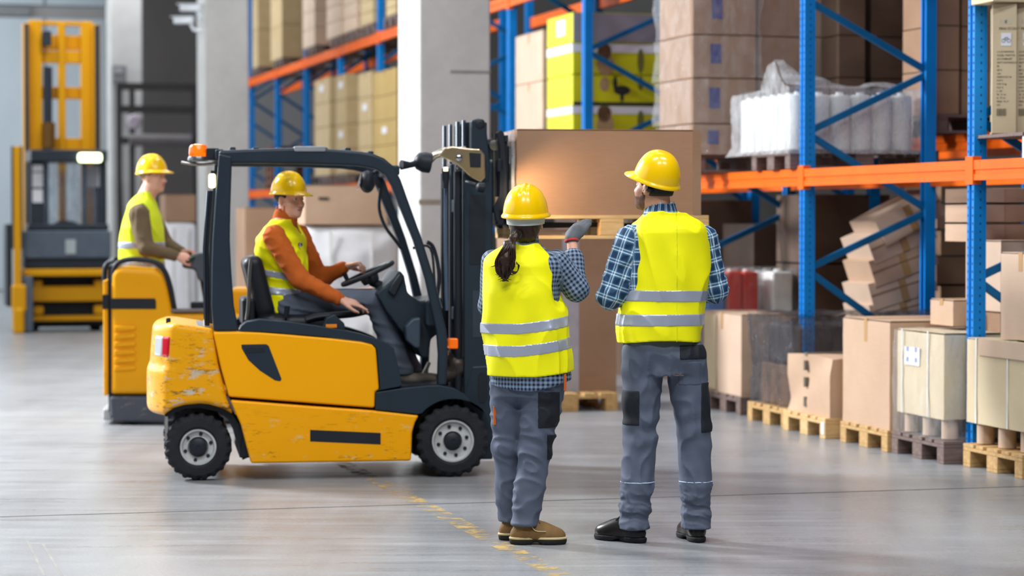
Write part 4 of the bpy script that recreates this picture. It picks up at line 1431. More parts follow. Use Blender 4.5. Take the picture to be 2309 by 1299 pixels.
# rubber mud flap and rear bumper
xm, zm = fk(366, 945)
MB().box((xr_edge - .03, -.47, .13), (xr_edge - .015, -.40, .38)).build('mud_flap', mat('grey_flap', '#8c8b88', .6), fkl)
MB().box((xr_edge - .03, .40, .13), (xr_edge - .015, .47, .38)).build('mud_flap', mat('grey_flap', '#8c8b88', .6), fkl)
arch = fks([(372, 938), (392, 921), (417, 914), (451, 911), (493, 919), (523, 936), (545, 965), (560, 1035), (548, 1040), (533, 985), (515, 948), (490, 930), (450, 922), (418, 924), (396, 932), (382, 946)])
for sg in (-1, 1):
    MB().prism(arch, sg * .455, sg * .30).build('wheel_arch', M_FDARK2, fkl)

# flank panels ---------------------------------------------------------
upper = fks([(480, 749), (538, 748), (590, 750), (642, 754), (700, 759), (746, 763), (790, 768), (815, 771), (839, 777), (847, 786), (849, 800), (855, 879), (846, 884), (845, 920), (700, 909), (516, 895), (498, 829)])
lower = fks([(519, 902), (700, 916), (843, 926), (945, 937), (936, 952), (929, 975), (927, 1039), (760, 1042), (566, 1045), (554, 1000), (543, 957), (528, 925)])
sill = fks([(540, 746), (545, 736), (556, 727), (586, 721), (650, 726), (725, 737), (780, 746), (815, 754), (850, 765), (870, 773), (888, 785), (897, 820), (907, 868), (900, 872), (848, 882), (857, 878), (851, 800), (849, 786), (840, 775), (815, 769), (746, 761), (642, 752), (590, 748)])
R_ = .0
arch_f = []
cxw, czw = XF, RF
fen_top = fks([(847, 885), (905, 876), (960, 870), (990, 869), (1025, 876), (1048, 889), (1063, 910)])
arch_f = arc_pts(cxw, czw, RF + .035, 42, 138, 14)
fend = fen_top + [(arch_f[0][0] + .02, arch_f[0][1])] + arch_f + fks([(943, 934), (846, 924)])
def flank(name, outl, m, y_in, y_out, bev, seg=3):
    res = []
    for sg in (-1, 1):
        res.append(MB().prism(outl, sg * y_in, sg * y_out).build(name, m, fkl, bevel=bev, seg=seg))
    return res
fl_up = flank('battery_panel', upper, M_FYEL, .44, .532, .018)
fl_lo = flank('side_skirt', lower, M_FYEL_W, .44, .540, .014)
fl_si = flank('sill', sill, M_FDARK, .34, .525, .012)
fl_fe = flank('front_fender', fend, M_FDARK, .33, .535, .016)
for sg, pr in ((-1, fl_lo[0]), (1, fl_lo[1])):
    pl = fks([(699, 969), (858, 976), (858, 1002), (699, 995)])
    MB().prism(pl, sg * .535, sg * .5425).build('data_plate', M_FDARK2, pr, bevel=.001, seg=1)
for sg, pr in ((-1, fl_up[0]), (1, fl_up[1])):
    hr = fks([(544, 777), (600, 776), (606, 780), (635, 855), (632, 860), (620, 858), (586, 836), (560, 812), (545, 786)])
    MB().prism(hr, sg * .528, sg * .5345).build('grip_recess', M_FDARK, pr, bevel=.002, seg=1)
    MB().prism(fks([(551, 783), (597, 783), (597, 795), (556, 797)]), sg * .532, sg * .5365).build('latch', M_FDARK2, pr, bevel=.002, seg=1)

# overhead guard ---------------------------------------------------------
def guard_side(sg):
    yl = sg * .475
    # thick rear pillar
    pil = fks([(494, 345), (524, 352), (523, 380), (520, 470), (519, 542), (522, 612), (528, 690), (539, 747), (481, 747), (477, 690), (478, 600), (480, 542), (486, 450), (492, 370)])
    MB().prism(pil, sg * .43, sg * .51).build('rear_pillar', M_FDARK, fkl, bevel=.014)
    top = fks([(494, 339), (560, 336), (663, 333), (740, 335), (815, 341), (845, 347), (868, 357), (888, 374), (905, 405), (919, 445), (954, 542), (981, 629), (1009, 747), (1012, 800), (1008, 872), (988, 872), (990, 800), (986, 747), (960, 629), (933, 542), (898, 456), (884, 420), (870, 395), (850, 382), (829, 377), (798, 373), (676, 369), (560, 368), (494, 368)])
    MB().prism(top, sg * .435, sg * .505).build('guard_rail', M_FDARK, fkl, bevel=.018, seg=3)
guard_side(-1); guard_side(1)
zt = fk(660, 340)[1]
xa, xb = fk(500, 345)[0], fk(865, 350)[0]
for i in range(7):
    x = xa + (xb - xa) * (i + .5) / 7
    zz = zt + .008 - (.02 if i == 6 else 0)
    MB().bar((x, -.44, zz), (x, .44, zz), .035, .03).build('roof_bar', M_FDARK, fkl, bevel=.006, seg=1)
MB().bar((xa - .01, -.45, zt - .02), (xa - .01, .45, zt - .02), .05, .06).build('rear_crossbar', M_FDARK, fkl, bevel=.01)
xx0, xx1 = fk(664, 333)[0], fk(735, 333)[0]
MB().box((xx0, -.515, zt - .005), (xx1, -.38, zt + .028)).build('roof_handle', mat('handle_grey', '#8d9297', .4), fkl, bevel=.008)
MB().bar((fk(895, 372)[0] + .0, -.45, fk(895, 372)[1] - .03), (fk(895, 372)[0], .45, fk(895, 372)[1] - .03), .05, .06).build('front_crossbar', M_FDARK, fkl, bevel=.012)
# beacon, bracket and rear lamp
bx, bz = fk(447, 364, -.30)
beac = bpy.data.objects.new('beacon', None); COL.objects.link(beac); beac.parent = fkl; beac.location = (bx, -.30, bz)
MB().lathe([(.055, 0), (.062, .006), (.062, .02), (.058, .028)], seg=24).build('beacon_base', mat('beacon_grey', '#6f747c', .3, .6), beac, smooth=True)
MB().lathe([(.054, .028), (.056, .05), (.053, .085), (.044, .098), (.02, .103), (.005, .104)], seg=24).build('beacon_lens', M_AMBER, beac, smooth=True)
MB().lathe([(.02, .03), (.02, .085)], seg=10).build('beacon_bulb', emis('beacon_glow', '#ffb040', 2.0), beac)
lx, lz = fk(478, 350, -.34)
MB().box((lx - .035, -.40, lz - .03), (lx + .04, -.30, lz + .04)).build('beacon_switch_box', M_FDARK2, fkl, bevel=.006)
MB().tube(smooth_path([(bx - .10, -.32, bz - .005), (bx, -.32, bz - .02), (bx + .09, -.36, bz - .015), (lx + .02, -.40, lz - .05)], 5), .009, 8).build('beacon_bracket', M_STEEL, fkl, smooth=True)
rx, rz_ = fk(479, 408, -.40)
MB().box((rx - .022, -.44, rz_ - .042), (rx + .018, -.36, rz_ + .042)).build('rear_work_lamp', emis('rear_lamp_glow', '#fff3b0', 5.0), fkl, bevel=.012)
MB().box((rx - .01, -.43, rz_ + .042), (rx + .03, -.37, rz_ + .06)).build('rear_lamp_bracket', M_FDARK2, fkl)
# bright and dark strips standing in for the lit edge of the rear pillar
for dx, m_ in ((-.03, M_CHROME), (-.012, M_FDARK2)):
    xx_, zz_ = fk(481, 430, -.43); xy_, zy_ = fk(474, 735, -.43)
    MB().tube([(xx_ + dx, -.435, zz_), (fk(472, 560, -.43)[0] + dx, -.435, fk(472, 560, -.43)[1]), (xy_ + dx, -.435, zy_)], .009, 8).build('pillar_edge_strip', m_, fkl, smooth=True)

# windscreen wiper arm and grip on the front pillar
MB().tube(smooth_path([fk(935, 560)[:1] + (-.44,) + fk(935, 560)[1:], fk(975, 560)[:1] + (-.42,) + fk(975, 560)[1:], fk(985, 640)[:1] + (-.42,) + fk(985, 640)[1:], fk(990, 720)[:1] + (-.42,) + fk(990, 720)[1:]], 5), .008, 8).build('hose', M_PLAST, fkl, smooth=True)
def P3(px, py, yl):
    x, z = fk(px, py, yl)
    return (x, yl, z)
MB().tube(smooth_path([P3(858, 425, .34), P3(855, 470, .33), P3(868, 510, .32), P3(890, 540, .33), P3(905, 560, .36)], 6), .011, 8).build('grab_handle', M_PLAST, fkl, smooth=True)
# mirror inside the cab
mir = Solid((fk(800, 450, .2)[0] - .02, .05, fk(830, 450, .2)[1] - .08), (fk(870, 370, .2)[0] + .05, .36, fk(840, 370, .2)[1] + .05), .006)
c_ = P3(828, 410, .2)
mir.ell(c_, (.05, .075, .07), 0)
mir.build('mirror', M_PLAST, fkl)
MB().tube([P3(840, 392, .2), P3(858, 380, .3), P3(872, 378, .42)], .012, 8).build('mirror_arm', M_PLAST, fkl, smooth=True)
MB().lathe([(.004, 0), (.055, .002), (.055, .008), (.004, .01)], Matrix.Translation((c_[0] - .044, c_[1], c_[2])) @ Matrix.Rotation(R(-75), 4, 'Y'), 20).build('mirror_glass', M_CHROME, fkl)

# seat -----------------------------------------------------------------
sx_, sz_ = fk(640, 700, -.05)
seat_z = fk(640, 705, -.05)[1]
st = Solid((fk(535, 730, 0)[0] - .06, -.30, seat_z - .22), (fk(790, 700, 0)[0], .30, fk(580, 570, 0)[1] + .06), .012)
x_a, x_b = fk(575, 700, 0)[0], fk(760, 700, 0)[0]
st.box((x_a, -.25, seat_z - .12), (x_b, .25, seat_z - .005), .05)
a, b = P3(600, 700, 0), P3(572, 590, 0)
ang = math.atan2(b[0] - a[0], b[2] - a[2])
Rm = Matrix.Rotation(ang, 3, 'Y')
cc_ = ((a[0] + b[0]) / 2 - .015, 0, (a[2] + b[2]) / 2)
st.box((-.06, -.25, -.19), (.06, .25, .19), .05, .03, rot=Rm, c=cc_)
st.field(lambda X, Y, Z: -(Y**2 / .5 + .0) + 0 * X + 0 * Z - 10, 'clip')
st.build('seat', M_SEAT, fkl)
MB().tube(smooth_path([P3(566, 585, -.27), P3(563, 620, -.27), P3(560, 690, -.27), P3(556, 722, -.27)], 4), .012, 8).build('seat_frame', M_STEEL, fkl, smooth=True)
MB().box((fk(545, 725, -.2)[0], -.24, fk(560, 735, -.2)[1]), (fk(575, 725, -.2)[0], .24, fk(560, 672, -.2)[1])).build('seat_back_box', M_FDARK2, fkl, bevel=.02)
arm = [P3(690, 722, -.24), P3(720, 714, -.24), P3(790, 708, -.24), P3(820, 702, -.24)]
MB().tube(smooth_path(arm, 4), [.03] * 13, 10, flat=(1.1, .8)).build('armrest', M_PLAST, fkl, smooth=True)
MB().tube([P3(812, 702, -.24), P3(818, 684, -.26)], .014, 8).build('control_lever', M_PLAST, fkl, smooth=True)
# switch panel with orange switch on the sill
sp_ = fks([(725, 738), (735, 716), (752, 708), (775, 728), (778, 748)], -.40)
MB().prism(sp_, -.46, -.34).build('switch_panel', M_FDARK, fkl, bevel=.008)
o_x, o_z = fk(747, 735, -.46)
MB().box((o_x - .033, -.468, o_z - .012), (o_x + .033, -.455, o_z + .010)).build('orange_switch', mat('switch_orange', '#ee8a1c', .4), fkl, bevel=.003)
MB().tube([P3(645, 715, -.27), P3(648, 690, -.27)], .016, 8).build('seat_belt_buckle', M_FDARK2, fkl, smooth=True)

# steering wheel and column ------------------------------------------------
swc = Vector(P3(829, 617, .0))
tilt = R(-24)
Rw = Matrix.Translation(swc) @ Matrix.Rotation(tilt, 4, 'Y')
rad = .165
MB().tube([Rw @ Vector((rad * math.cos(2*math.pi*k/28), rad * math.sin(2*math.pi*k/28), 0)) for k in range(28)], .015, 8, closed=True).build('steering_wheel', M_PLAST, fkl, smooth=True)
for k in range(3):
    a = 2 * math.pi * k / 3 + .5
    MB().tube([Rw @ Vector((.03 * math.cos(a), .03 * math.sin(a), -.02)), Rw @ Vector((rad * math.cos(a), rad * math.sin(a), 0))], .012, 8).build('wheel_spoke', M_PLAST, fkl)
MB().lathe([(.05, -.06), (.058, -.03), (.05, -.008), (.02, .0)], Rw, 16).build('wheel_boss', M_PLAST, fkl, smooth=True)
MB().tube([Rw @ Vector((-rad * .75, rad * .6, .0)), Rw @ Vector((-rad * .75, rad * .6, .055))], [.012, .017], 10).build('steering_knob', M_PLAST, fkl, smooth=True)
MB().tube([Rw @ Vector((0, 0, -.05)), P3(868, 650, 0), P3(885, 690, 0)], .03, 10).build('steering_column', M_PLAST, fkl, smooth=True)
# dashboard console
ds = Solid((fk(830, 700, 0)[0], -.42, fk(900, 870, 0)[1]), (fk(1015, 640, 0)[0], .42, fk(880, 600, 0)[1]), .012)
con = poly_sdf([fk(x, y, -.1) for x, y in ((845, 660), (878, 632), (893, 612), (901, 622), (908, 660), (935, 680), (985, 672), (990, 735), (960, 760), (955, 800), (945, 800), (930, 770), (895, 735), (868, 700))])
ds.field(lambda X, Y, Z: np.maximum(con(X, Z) - .01, np.abs(Y) - .30) , 'add')
ds.build('dashboard', M_FDARK, fkl, relax=2)
dsp = [fk(x, y, -.16) for x, y in ((868, 655), (895, 615), (904, 628), (884, 668))]
MB().prism(dsp, -.33, -.10).build('display_unit', M_FDARK2, fkl, bevel=.012)
MB().prism([fk(x, y, -.36) for x, y in ((912, 735), (930, 718), (948, 715), (946, 785), (935, 785), (915, 768))], -.40, -.30).build('glove_tray', mat('tray_blue', '#3a4756', .4), fkl, bevel=.014)
MB().box((fk(985, 672, -.3)[0] - .08, -.42, fk(985, 735, -.3)[1]), (fk(990, 672, -.3)[0] + .005, -.30, fk(985, 675, -.3)[1])).build('side_console', M_FDARK, fkl, bevel=.02)
# floor plate and pedals
MB().prism([fk(x, y, -.5) for x, y in ((900, 870), (1000, 866), (1000, 880), (900, 884))], -.5, .5).build('floor_plate', M_FDARK2, fkl)
for yl in (-.12, -.02):
    MB().prism([fk(x, y, yl) for x, y in ((948, 850), (965, 815), (971, 818), (955, 855))], yl - .03, yl + .03).build('pedal', M_STEEL, fkl, bevel=.003)
# windscreen
MB().prism([fk(x, y, -.1) for x, y in ((897, 420), (901, 420), (984, 690), (980, 690))], -.43, .43).build('windscreen', film_mat('screen_glass', '#dfe8ec', .10, .03), fkl)

# mast -----------------------------------------------------------------
mz0 = .09
for sg in (-1, 1):
    yl = sg * .33
    xa_, xb_ = fk(1044, 600, -.33)[0], fk(1109, 600, -.33)[0]
    ztop = fk(1080, 312, -.33)[1]
    # outer channel: web and two flanges
    m = MB()
    m.box((xa_, yl - .045, mz0), (xb_, yl + .045, ztop - .14))
    m.build('mast_rail', M_FDARK, fkl, bevel=.01)
    xi = fk(1056, 600, -.33)[0]; xj = fk(1092, 600, -.33)[0]
    yy0 = yl - .046 if sg < 0 else yl + .030
    MB().box((xi, yl + sg * .0445, fk(1070, 596, -.33)[1]), (xj, yl + sg * .0475, fk(1070, 440, -.33)[1])).build('rail_slot', M_FDARK2, fkl)
    MB().box((xi + .02, yl + sg * .0445, fk(1070, 760, -.33)[1]), (xj, yl + sg * .0475, fk(1070, 655, -.33)[1])).build('rail_slot', mat('rail_grey', '#343c47', .5), fkl)
    # inner rail a little higher
    MB().box((xa_ + .02, yl - sg * .09 - .03, .25), (xb_ - .02, yl - sg * .09 + .03, ztop + .10)).build('inner_rail', M_FDARK2, fkl, bevel=.008)
    # lift cylinders
    xc = fk(1033, 600, -.33)[0]
    MB().tube([(xc, yl + .01, mz0 + .05), (xc, yl + .01, ztop - .20)], .026, 14).build('lift_cylinder', M_FDARK2, fkl, smooth=True)
    MB().tube([(xc, yl + .01, ztop - .20), (xc, yl + .01, ztop + .10)], .013, 12).build('piston_rod', M_CHROME, fkl, smooth=True)
    xc2 = fk(1048, 300, -.33)[0]
    MB().tube([(xc2 + .0, yl + .04, ztop - .14), (xc2 + .0, yl + .04, ztop + .11)], .012, 12).build('guide_rod', M_CHROME, fkl, smooth=True)
    # foot of the mast
    foot = fks([(1040, 905), (1062, 825), (1108, 822), (1110, 1000), (1085, 1020), (1060, 985)], -.33)
    MB().prism(foot, yl - .05, yl + .05).build('mast_foot', M_FDARK, fkl, bevel=.012)
    so = fks([(1075, 850), (1081, 838), (1090, 838), (1096, 850), (1096, 895), (1090, 907), (1081, 907), (1075, 895)], -.33)
    MB().prism(so, yl + sg * .049, yl + sg * .053).build('foot_slot', M_FDARK2, fkl, bevel=.001, seg=1)
    # head block with pulley
    hb = fks([(1060, 272), (1075, 268), (1090, 270), (1096, 300), (1098, 322), (1104, 370), (1100, 412), (1080, 410), (1062, 390), (1060, 330)], -.33)
    MB().prism(hb, yl - .05, yl + .05).build('mast_head', M_FDARK, fkl, bevel=.012)
    Mx = Matrix.Translation((fk(1080, 281, -.33)[0], yl + sg * .045, fk(1080, 281, -.33)[1])) @ Matrix.Rotation(R(90) * (1 if sg < 0 else -1), 4, 'X')
    MB().lathe([(.028, 0), (.03, .006), (.022, .012), (.01, .012)], Mx, 16).build('chain_pulley', M_FDARK2, fkl, smooth=True)
for z in (.22, .95, 1.62):
    MB().box((fk(1046, 600, -.33)[0], -.30, z - .04), (fk(1046, 600, -.33)[0] + .03, .30, z + .04)).build('mast_crossbar', M_FDARK, fkl, bevel=.006)
# lamp carrier: polished plate with two lamps on the near rail
pl_ = fks([(988, 352), (1003, 333), (1020, 330), (1048, 334), (1082, 336), (1092, 348), (1094, 400), (1084, 412), (1060, 400), (1030, 372), (1010, 362)], -.40)
lc_ = MB().prism(pl_, -.42, -.40).build('lamp_carrier', mat('polished_plate', '#c9b79c', .22, .85, var=.1), fkl, bevel=.008)
MB().prism(fks([(1058, 344), (1084, 346), (1084, 378), (1060, 377)], -.42), -.426, -.418).build('sensor_window', M_FDARK2, lc_, bevel=.003)
Mx = Matrix.Translation(P3(1035, 356, -.42)) @ Matrix.Rotation(R(90), 4, 'X')
MB().lathe([(.018, 0), (.02, .01), (.012, .016), (.003, .016)], Mx, 14).build('bolt', M_CHROME, lc_, smooth=True)
MB().tube([P3(960, 372, -.36), P3(980, 350, -.36), P3(1005, 342, -.36), P3(1050, 340, -.36)], [.02, .022, .026, .028], 12).build('lamp_arm', mat('polished_arm', '#bdb4a6', .25, .8), fkl, smooth=True)
# work lamp housing shining on the load
wl_c = P3(952, 365, -.36)
Mx = Matrix.Translation(wl_c) @ Matrix.Rotation(R(100), 4, 'Y')
MB().lathe([(.02, -.05), (.05, -.03), (.062, .01), (.06, .05), (.055, .055)], Mx, 20).build('work_lamp', M_FDARK2, fkl, smooth=True)
MB().tube([P3(905, 372, -.44), P3(925, 372, -.42), P3(940, 368, -.38)], [.03, .018, .02], 10).build('lamp_bracket', M_PLAST, fkl, smooth=True)
wl2 = P3(1005, 395, -.40)
MB().tube([P3(1005, 380, -.40), P3(1005, 425, -.40)], [.024, .018], 12).build('head_lamp', M_FDARK2, fkl, smooth=True)
MB().tube([P3(1005, 377, -.42), P3(1005, 386, -.42)], .014, 10).build('head_lamp_lens', emis('lamp_lens_glow', '#fff0cf', 3.0), fkl, smooth=True)
MB().tube([P3(1005, 425, -.36), P3(1005, 560, -.36), P3(1007, 700, -.36)], .012, 10).build('sheen_pipe', mat('pipe_sheen_blue', '#6b7f9c', .25, .6), fkl, smooth=True)  # silver-blue colour stands in for a reflection line on the mast
MB().tube(smooth_path([P3(962, 545, -.38), P3(978, 560, -.36), P3(990, 620, -.34), P3(985, 700, -.32), P3(1005, 760, -.32), P3(1030, 800, -.3)], 5), .012, 8).build('hydraulic_hose', M_PLAST, fkl, smooth=True)
# turn indicator and tilt cylinder joint
ix, iz = fk(1021, 774, -.44)
MB().box((ix - .028, -.46, iz - .032), (ix + .03, -.40, iz + .03)).build('turn_indicator', M_AMBER, fkl, bevel=.008)
MB().tube([P3(1000, 770, -.40), P3(1015, 775, -.40)], .02, 8).build('indicator_bracket', M_FDARK2, fkl)
tj = Solid((fk(985, 860, -.3)[0] - .05, -.42, fk(1000, 900, -.3)[1] - .02), (fk(1060, 860, -.3)[0], -.18, fk(1000, 790, -.3)[1] + .04), .008)
tj.cone(P3(1000, 850, -.3), P3(1050, 828, -.3), .045, .05, .02).ell(P3(1030, 822, -.3), (.06, .06, .055), .02).ell(P3(1012, 805, -.32), (.03, .03, .03), .02)
tj.build('tilt_cylinder', mat('oily_steel', '#4e4642', .4, .4, var=.3, scale=20), fkl)
MB().lathe([(.006, 0), (.014, .003), (.012, .03), (.004, .032)], Matrix.Translation(P3(1007, 802, -.36)), 10).build('grease_cap', mat('brass_yellow', '#d8b94a', .3, .5), fkl)
# carriage, backrest, chains
zF = fk(1300, 500, -.25)[1]                        # fork top
xcar = fk(1118, 450, -.33)[0]
MB().box((xcar, -.40, zF - .02), (xcar + .04, .40, zF + .08)).build('carriage_plate', M_FDARK2, fkl, bevel=.008)
MB().box((xcar, -.40, zF + .30), (xcar + .04, .40, zF + .38)).build('carriage_plate', M_FDARK2, fkl, bevel=.008)
for sg in (-1, 1):
    pr_ = fks([(1118, 300), (1128, 292), (1136, 300), (1143, 380), (1143, 470), (1135, 500), (1118, 500), (1112, 470), (1126, 440), (1126, 330)], -.38)
    MB().prism(pr_, sg * .36, sg * .40).build('carriage_side', M_FDARK2, fkl, bevel=.008)
    MB().tube([P3(1117, 310, -.38)[:1] + (sg * .34,) + P3(1117, 300, -.38)[2:], P3(1117, 300, -.38)[:1] + (sg * .34,) + P3(1117, 480, -.38)[2:]], .014, 8).build('lift_chain', M_STEEL, fkl)
    MB().lathe([(.02, -.02), (.032, -.018), (.032, .018), (.02, .02)], Matrix.Translation((xcar - .01, sg * .34, zF + .46)) @ Matrix.Rotation(R(90), 4, 'X'), 14).build('guide_roller', M_STEEL, fkl, smooth=True)
    MB().box((xcar - .01, sg * .30, zF + .08), (xcar + .03, sg * .37, zF + .15)).build('fork_hook', mat('hook_tan', '#b5926a', .6), fkl, bevel=.006)  # plain tan hook blocks
xbk = fk(1138, 400, -.4)[0]
for yy in (-.36, -.18, 0, .18, .36):
    MB().box((xbk, yy - .02, zF + .05), (xbk + .02, yy + .02, zF + .50)).build('backrest_bar', M_FDARK2, fkl, bevel=.004)
MB().box((xbk, -.40, zF + .48), (xbk + .022, .40, zF + .52)).build('backrest_rail', M_FDARK2, fkl, bevel=.004)
for sg in (-1, 1):
    MB().prism([(xbk + .025, zF + .46), (xbk + .06, zF + .46), (xbk + .062, zF), (xbk + 1.10, zF - .012), (xbk + 1.12, zF - .022), (xbk + .05, zF - .045), (xbk + .025, zF - .02)], sg * .16, sg * .27).build('fork', M_FDARK2, fkl, bevel=.004)

# raised load: pallet and long carton ----------------------------------------
px0, pz1 = fk(1148, 468, -.40)
px1, _z = fk(1597, 470, -.40)
pbot = zF - .105
def fw(x, y, z):
    return FO + Vector((_c * x - _s * y, _s * x + _c * y, z))
lp = pallet('pale wooden pallet raised on the forks of the forklift', 0, 0, m=M_WOOD_PALE, world=fw(px0 + .03, -.40, pbot), wrz=FA)
lx0, lx1 = fk(1166, 380, -.395)[0], fk(1579, 380, -.395)[0]
lz0 = pbot + PH
lz1 = fk(1370, 295, -.395)[1]
lb = carton('long plain carton raised on the forks between the two standing workers', 0, lx1 - lx0, lz0, lz1, 0, .78, card_mat('load_cardboard', '#9c7659', '#a87f62'), world=fw((lx0 + lx1)/2, 0, lz0), wrz=FA, amp=.005, tape=False)
MB().box((-(lx1-lx0)/2 - .03, -.36, .02), (-(lx1-lx0)/2 - .01, .36, lz1 - lz0 + .0)).build('stretch_film', M_FILM_W, lb)
MB().box(((lx1-lx0)/2 - .045, -.40, .0), ((lx1-lx0)/2 + .004, -.392, lz1 - lz0 + .006)).build('corner_board', M_CARD_B, lb)
# small side lamp added so the warm spot reaches the load's near face
wlx, wlz = fk(1100, 424, -.62)
MB().tube([(wlx - .10, -.42, wlz + .04), (wlx - .06, -.58, wlz + .02)], .01, 8).build('lamp_bracket', M_FDARK2, fkl)
MB().lathe([(.012, -.05), (.026, -.04), (.03, -.01), (.028, .0)], Matrix.Translation((wlx - .02, -.62, wlz)) @ Matrix.Rotation(R(98), 4, 'Y'), 16).build('work_lamp', M_FDARK2, fkl, smooth=True)
sp = bpy.data.lights.new('work_lamp_beam', 'SPOT'); sp.energy = 42; sp.color = (1.0, .70, .38); sp.spot_size = R(88); sp.spot_blend = 1.0; sp.shadow_soft_size = .04
so_ = bpy.data.objects.new('work_lamp_beam', sp); COL.objects.link(so_)
so_.location = fw(wlx + .0, -.62, wlz)
so_.rotation_euler = (fw(lx0 + .30, -.39, lz0 + .10) - so_.location).to_track_quat('-Z', 'Y').to_euler()
# ================================================================ PEOPLE
M_VEST = mat('vest_fluorescent', '#faf400', 0.65, var=0.05, scale=6, bump=0.04, bscale=400)
M_REFL = mat('reflective_grey', '#aeb4c6', 0.28, 0.35, var=0.05, scale=10)
M_TROU = mat('work_trousers', '#586072', 0.72, var=0.10, scale=9, bump=0.10, bscale=350)
M_TROU_B = mat('trouser_black', '#20242b', 0.75, var=0.1, bump=0.2, bscale=350)
M_PIPE = mat('reflective_piping', '#bcd0ea', 0.3)
M_HAT = mat('hard_hat_yellow', '#f6c500', 0.22, var=0.03, spec=0.5)
M_HBAND = mat('hat_harness', '#c5cbc8', 0.5)
M_HAIR = mat('dark_hair', '#221a17', 0.5, var=0.4, scale=60, stretch=(4, 4, 1))
M_HAIRB = mat('brown_hair', '#32211a', 0.36, var=0.4, scale=50)
M_BEARD = mat('beard_shadow', '#6f5145', 0.8, var=0.2, scale=80)
def skin_mat(name, c):
    g = NT(name)
    n = g.noise(g.coords(), 14, 4)
    b = lin(c)
    col = g.ramp(n, [(0.3, tuple(x * .9 for x in b[:3])), (0.7, tuple(min(1, x * 1.06) for x in b[:3]))])
    g.b.inputs['Subsurface Weight'].default_value = 0.12
    g.b.inputs['Subsurface Radius'].default_value = (0.02, 0.008, 0.005)
    return g.done(col, 0.5)
M_SKIN = skin_mat('skin_warm', '#d09a80')
M_SKIN2 = skin_mat('skin_pale', '#dda790')
M_EYEW = mat('eye_white', '#d8d2cc', .3); M_IRIS = mat('iris_brown', '#2c1d16', .2); M_LIP = mat('lips', '#a9675c', .5)
def plaid_mat(name, base, dark, light, size, thin):
    """checked weave; the weave attribute runs along the cloth in metres"""
    g = NT(name)
    at_ = g.n('ShaderNodeAttribute', attribute_name='weave')
    sp = g.n('ShaderNodeSeparateXYZ'); g.l(at_.outputs['Vector'], sp.inputs[0])
    def band(o, per, w, ph=0.0):
        m = g.math('FRACT', g.math('ADD', g.math('DIVIDE', o, per), ph))
        return g.math('LESS_THAN', m, w)
    u, v = sp.outputs[0], sp.outputs[1]
    du, dv = band(u, size, .5), band(v, size, .5)
    dk = g.math('MULTIPLY', g.math('ADD', du, dv), .5)
    c = g.mix(dk, lin(base), lin(dark))
    if thin:
        lu = g.math('MAXIMUM', band(u, size, thin, .2), band(u, size, thin * .7, .42))
        lv = g.math('MAXIMUM', band(v, size, thin, .2), band(v, size, thin * .7, .42))
        lt = g.math('MULTIPLY', g.math('ADD', lu, lv), .5)
        c = g.mix(lt, c, lin(light))
    n = g.noise(g.coords(), 200, 2)
    g.bump(n, .15, .003)
    return g.done(c, .8)
M_PLAID_M = plaid_mat('blue_plaid', '#3f789f', '#10355a', '#e4edf4', .058, .10)
M_PLAID_W = plaid_mat('navy_gingham', '#8094af', '#0d1c36', '#ffffff', .021, 0)

def waves(seed, n=6, f=(18, 55), vec=(1, 1, 1)):
    rr = np.random.RandomState(seed)
    K = rr.randn(n, 3) * np.array(vec); K /= np.linalg.norm(K, axis=1)[:, None]
    K *= rr.uniform(f[0], f[1], n)[:, None]
    ph = rr.rand(n) * 6.28
    def fn(X, Y, Z):
        s = 0
        for k, p in zip(K, ph):
            s = s + np.sin(k[0] * X + k[1] * Y + k[2] * Z + p)
        return s / n
    return fn
def folds(seed, n=5, f=(10, 22), vec=(1, 1, 1), p=.8):
    w = waves(seed, n, f, vec); v = waves(seed + 50, 4, (4, 10))
    def fn(X, Y, Z):
        k = v(X, Y, Z) * .5
        return np.abs(np.sin(2.2 * w(X, Y, Z) * 2 + 3 * k)) ** p - .5
    return fn
def rotz(a):
    return Matrix.Rotation(a, 3, 'Z')
def head(S, c, Rh, s=1.0, fem=False):
    c = Vector(c)
    T = lambda x, y, z: c + Rh @ (Vector((x, y, z)) * s)
    E = lambda p, r, k=.02, op='add': S.ell(T(*p), [q * s for q in r], k, op, Rh)
    E((0, -.015, .035), (.076, .095, .088), 0)
    E((0, .028, -.03), (.062, .066, .088), .03)
    E((0, .03, -.075), (.052 if not fem else .045, .052, .036), .03)
    E((0, .078, -.098), (.022, .016, .018), .02)
    S.cone(T(-.036, .078, .026), T(.036, .078, .026), .012 * s, .012 * s, .015)
    for sg in (-1, 1):
        E((sg * .031, .104, .006), (.017, .016, .011), .012, 'sub')
        E((sg * .042, .06, -.03), (.022, .024, .022), .02)
        E((sg * .079, -.004, -.01), (.009, .019, .031), .006)
        E((sg * .086, .0, -.008), (.006, .009, .017), .004, 'sub')
    S.cone(T(0, .088, .012), T(0, .112, -.03), .008 * s, .0135 * s, .012)
    for sg in (-1, 1):
        E((sg * .013, .101, -.034), (.009, .010, .008), .008)
    S.cone(T(-.019, .091, -.060), T(.019, .091, -.060), .007 * s, .007 * s, .008)
    S.cone(T(-.016, .090, -.070), T(.016, .090, -.070), .008 * s, .008 * s, .006)
    E((0, .101, -.0645), (.024, .008, .0025), .004, 'sub')
    return T
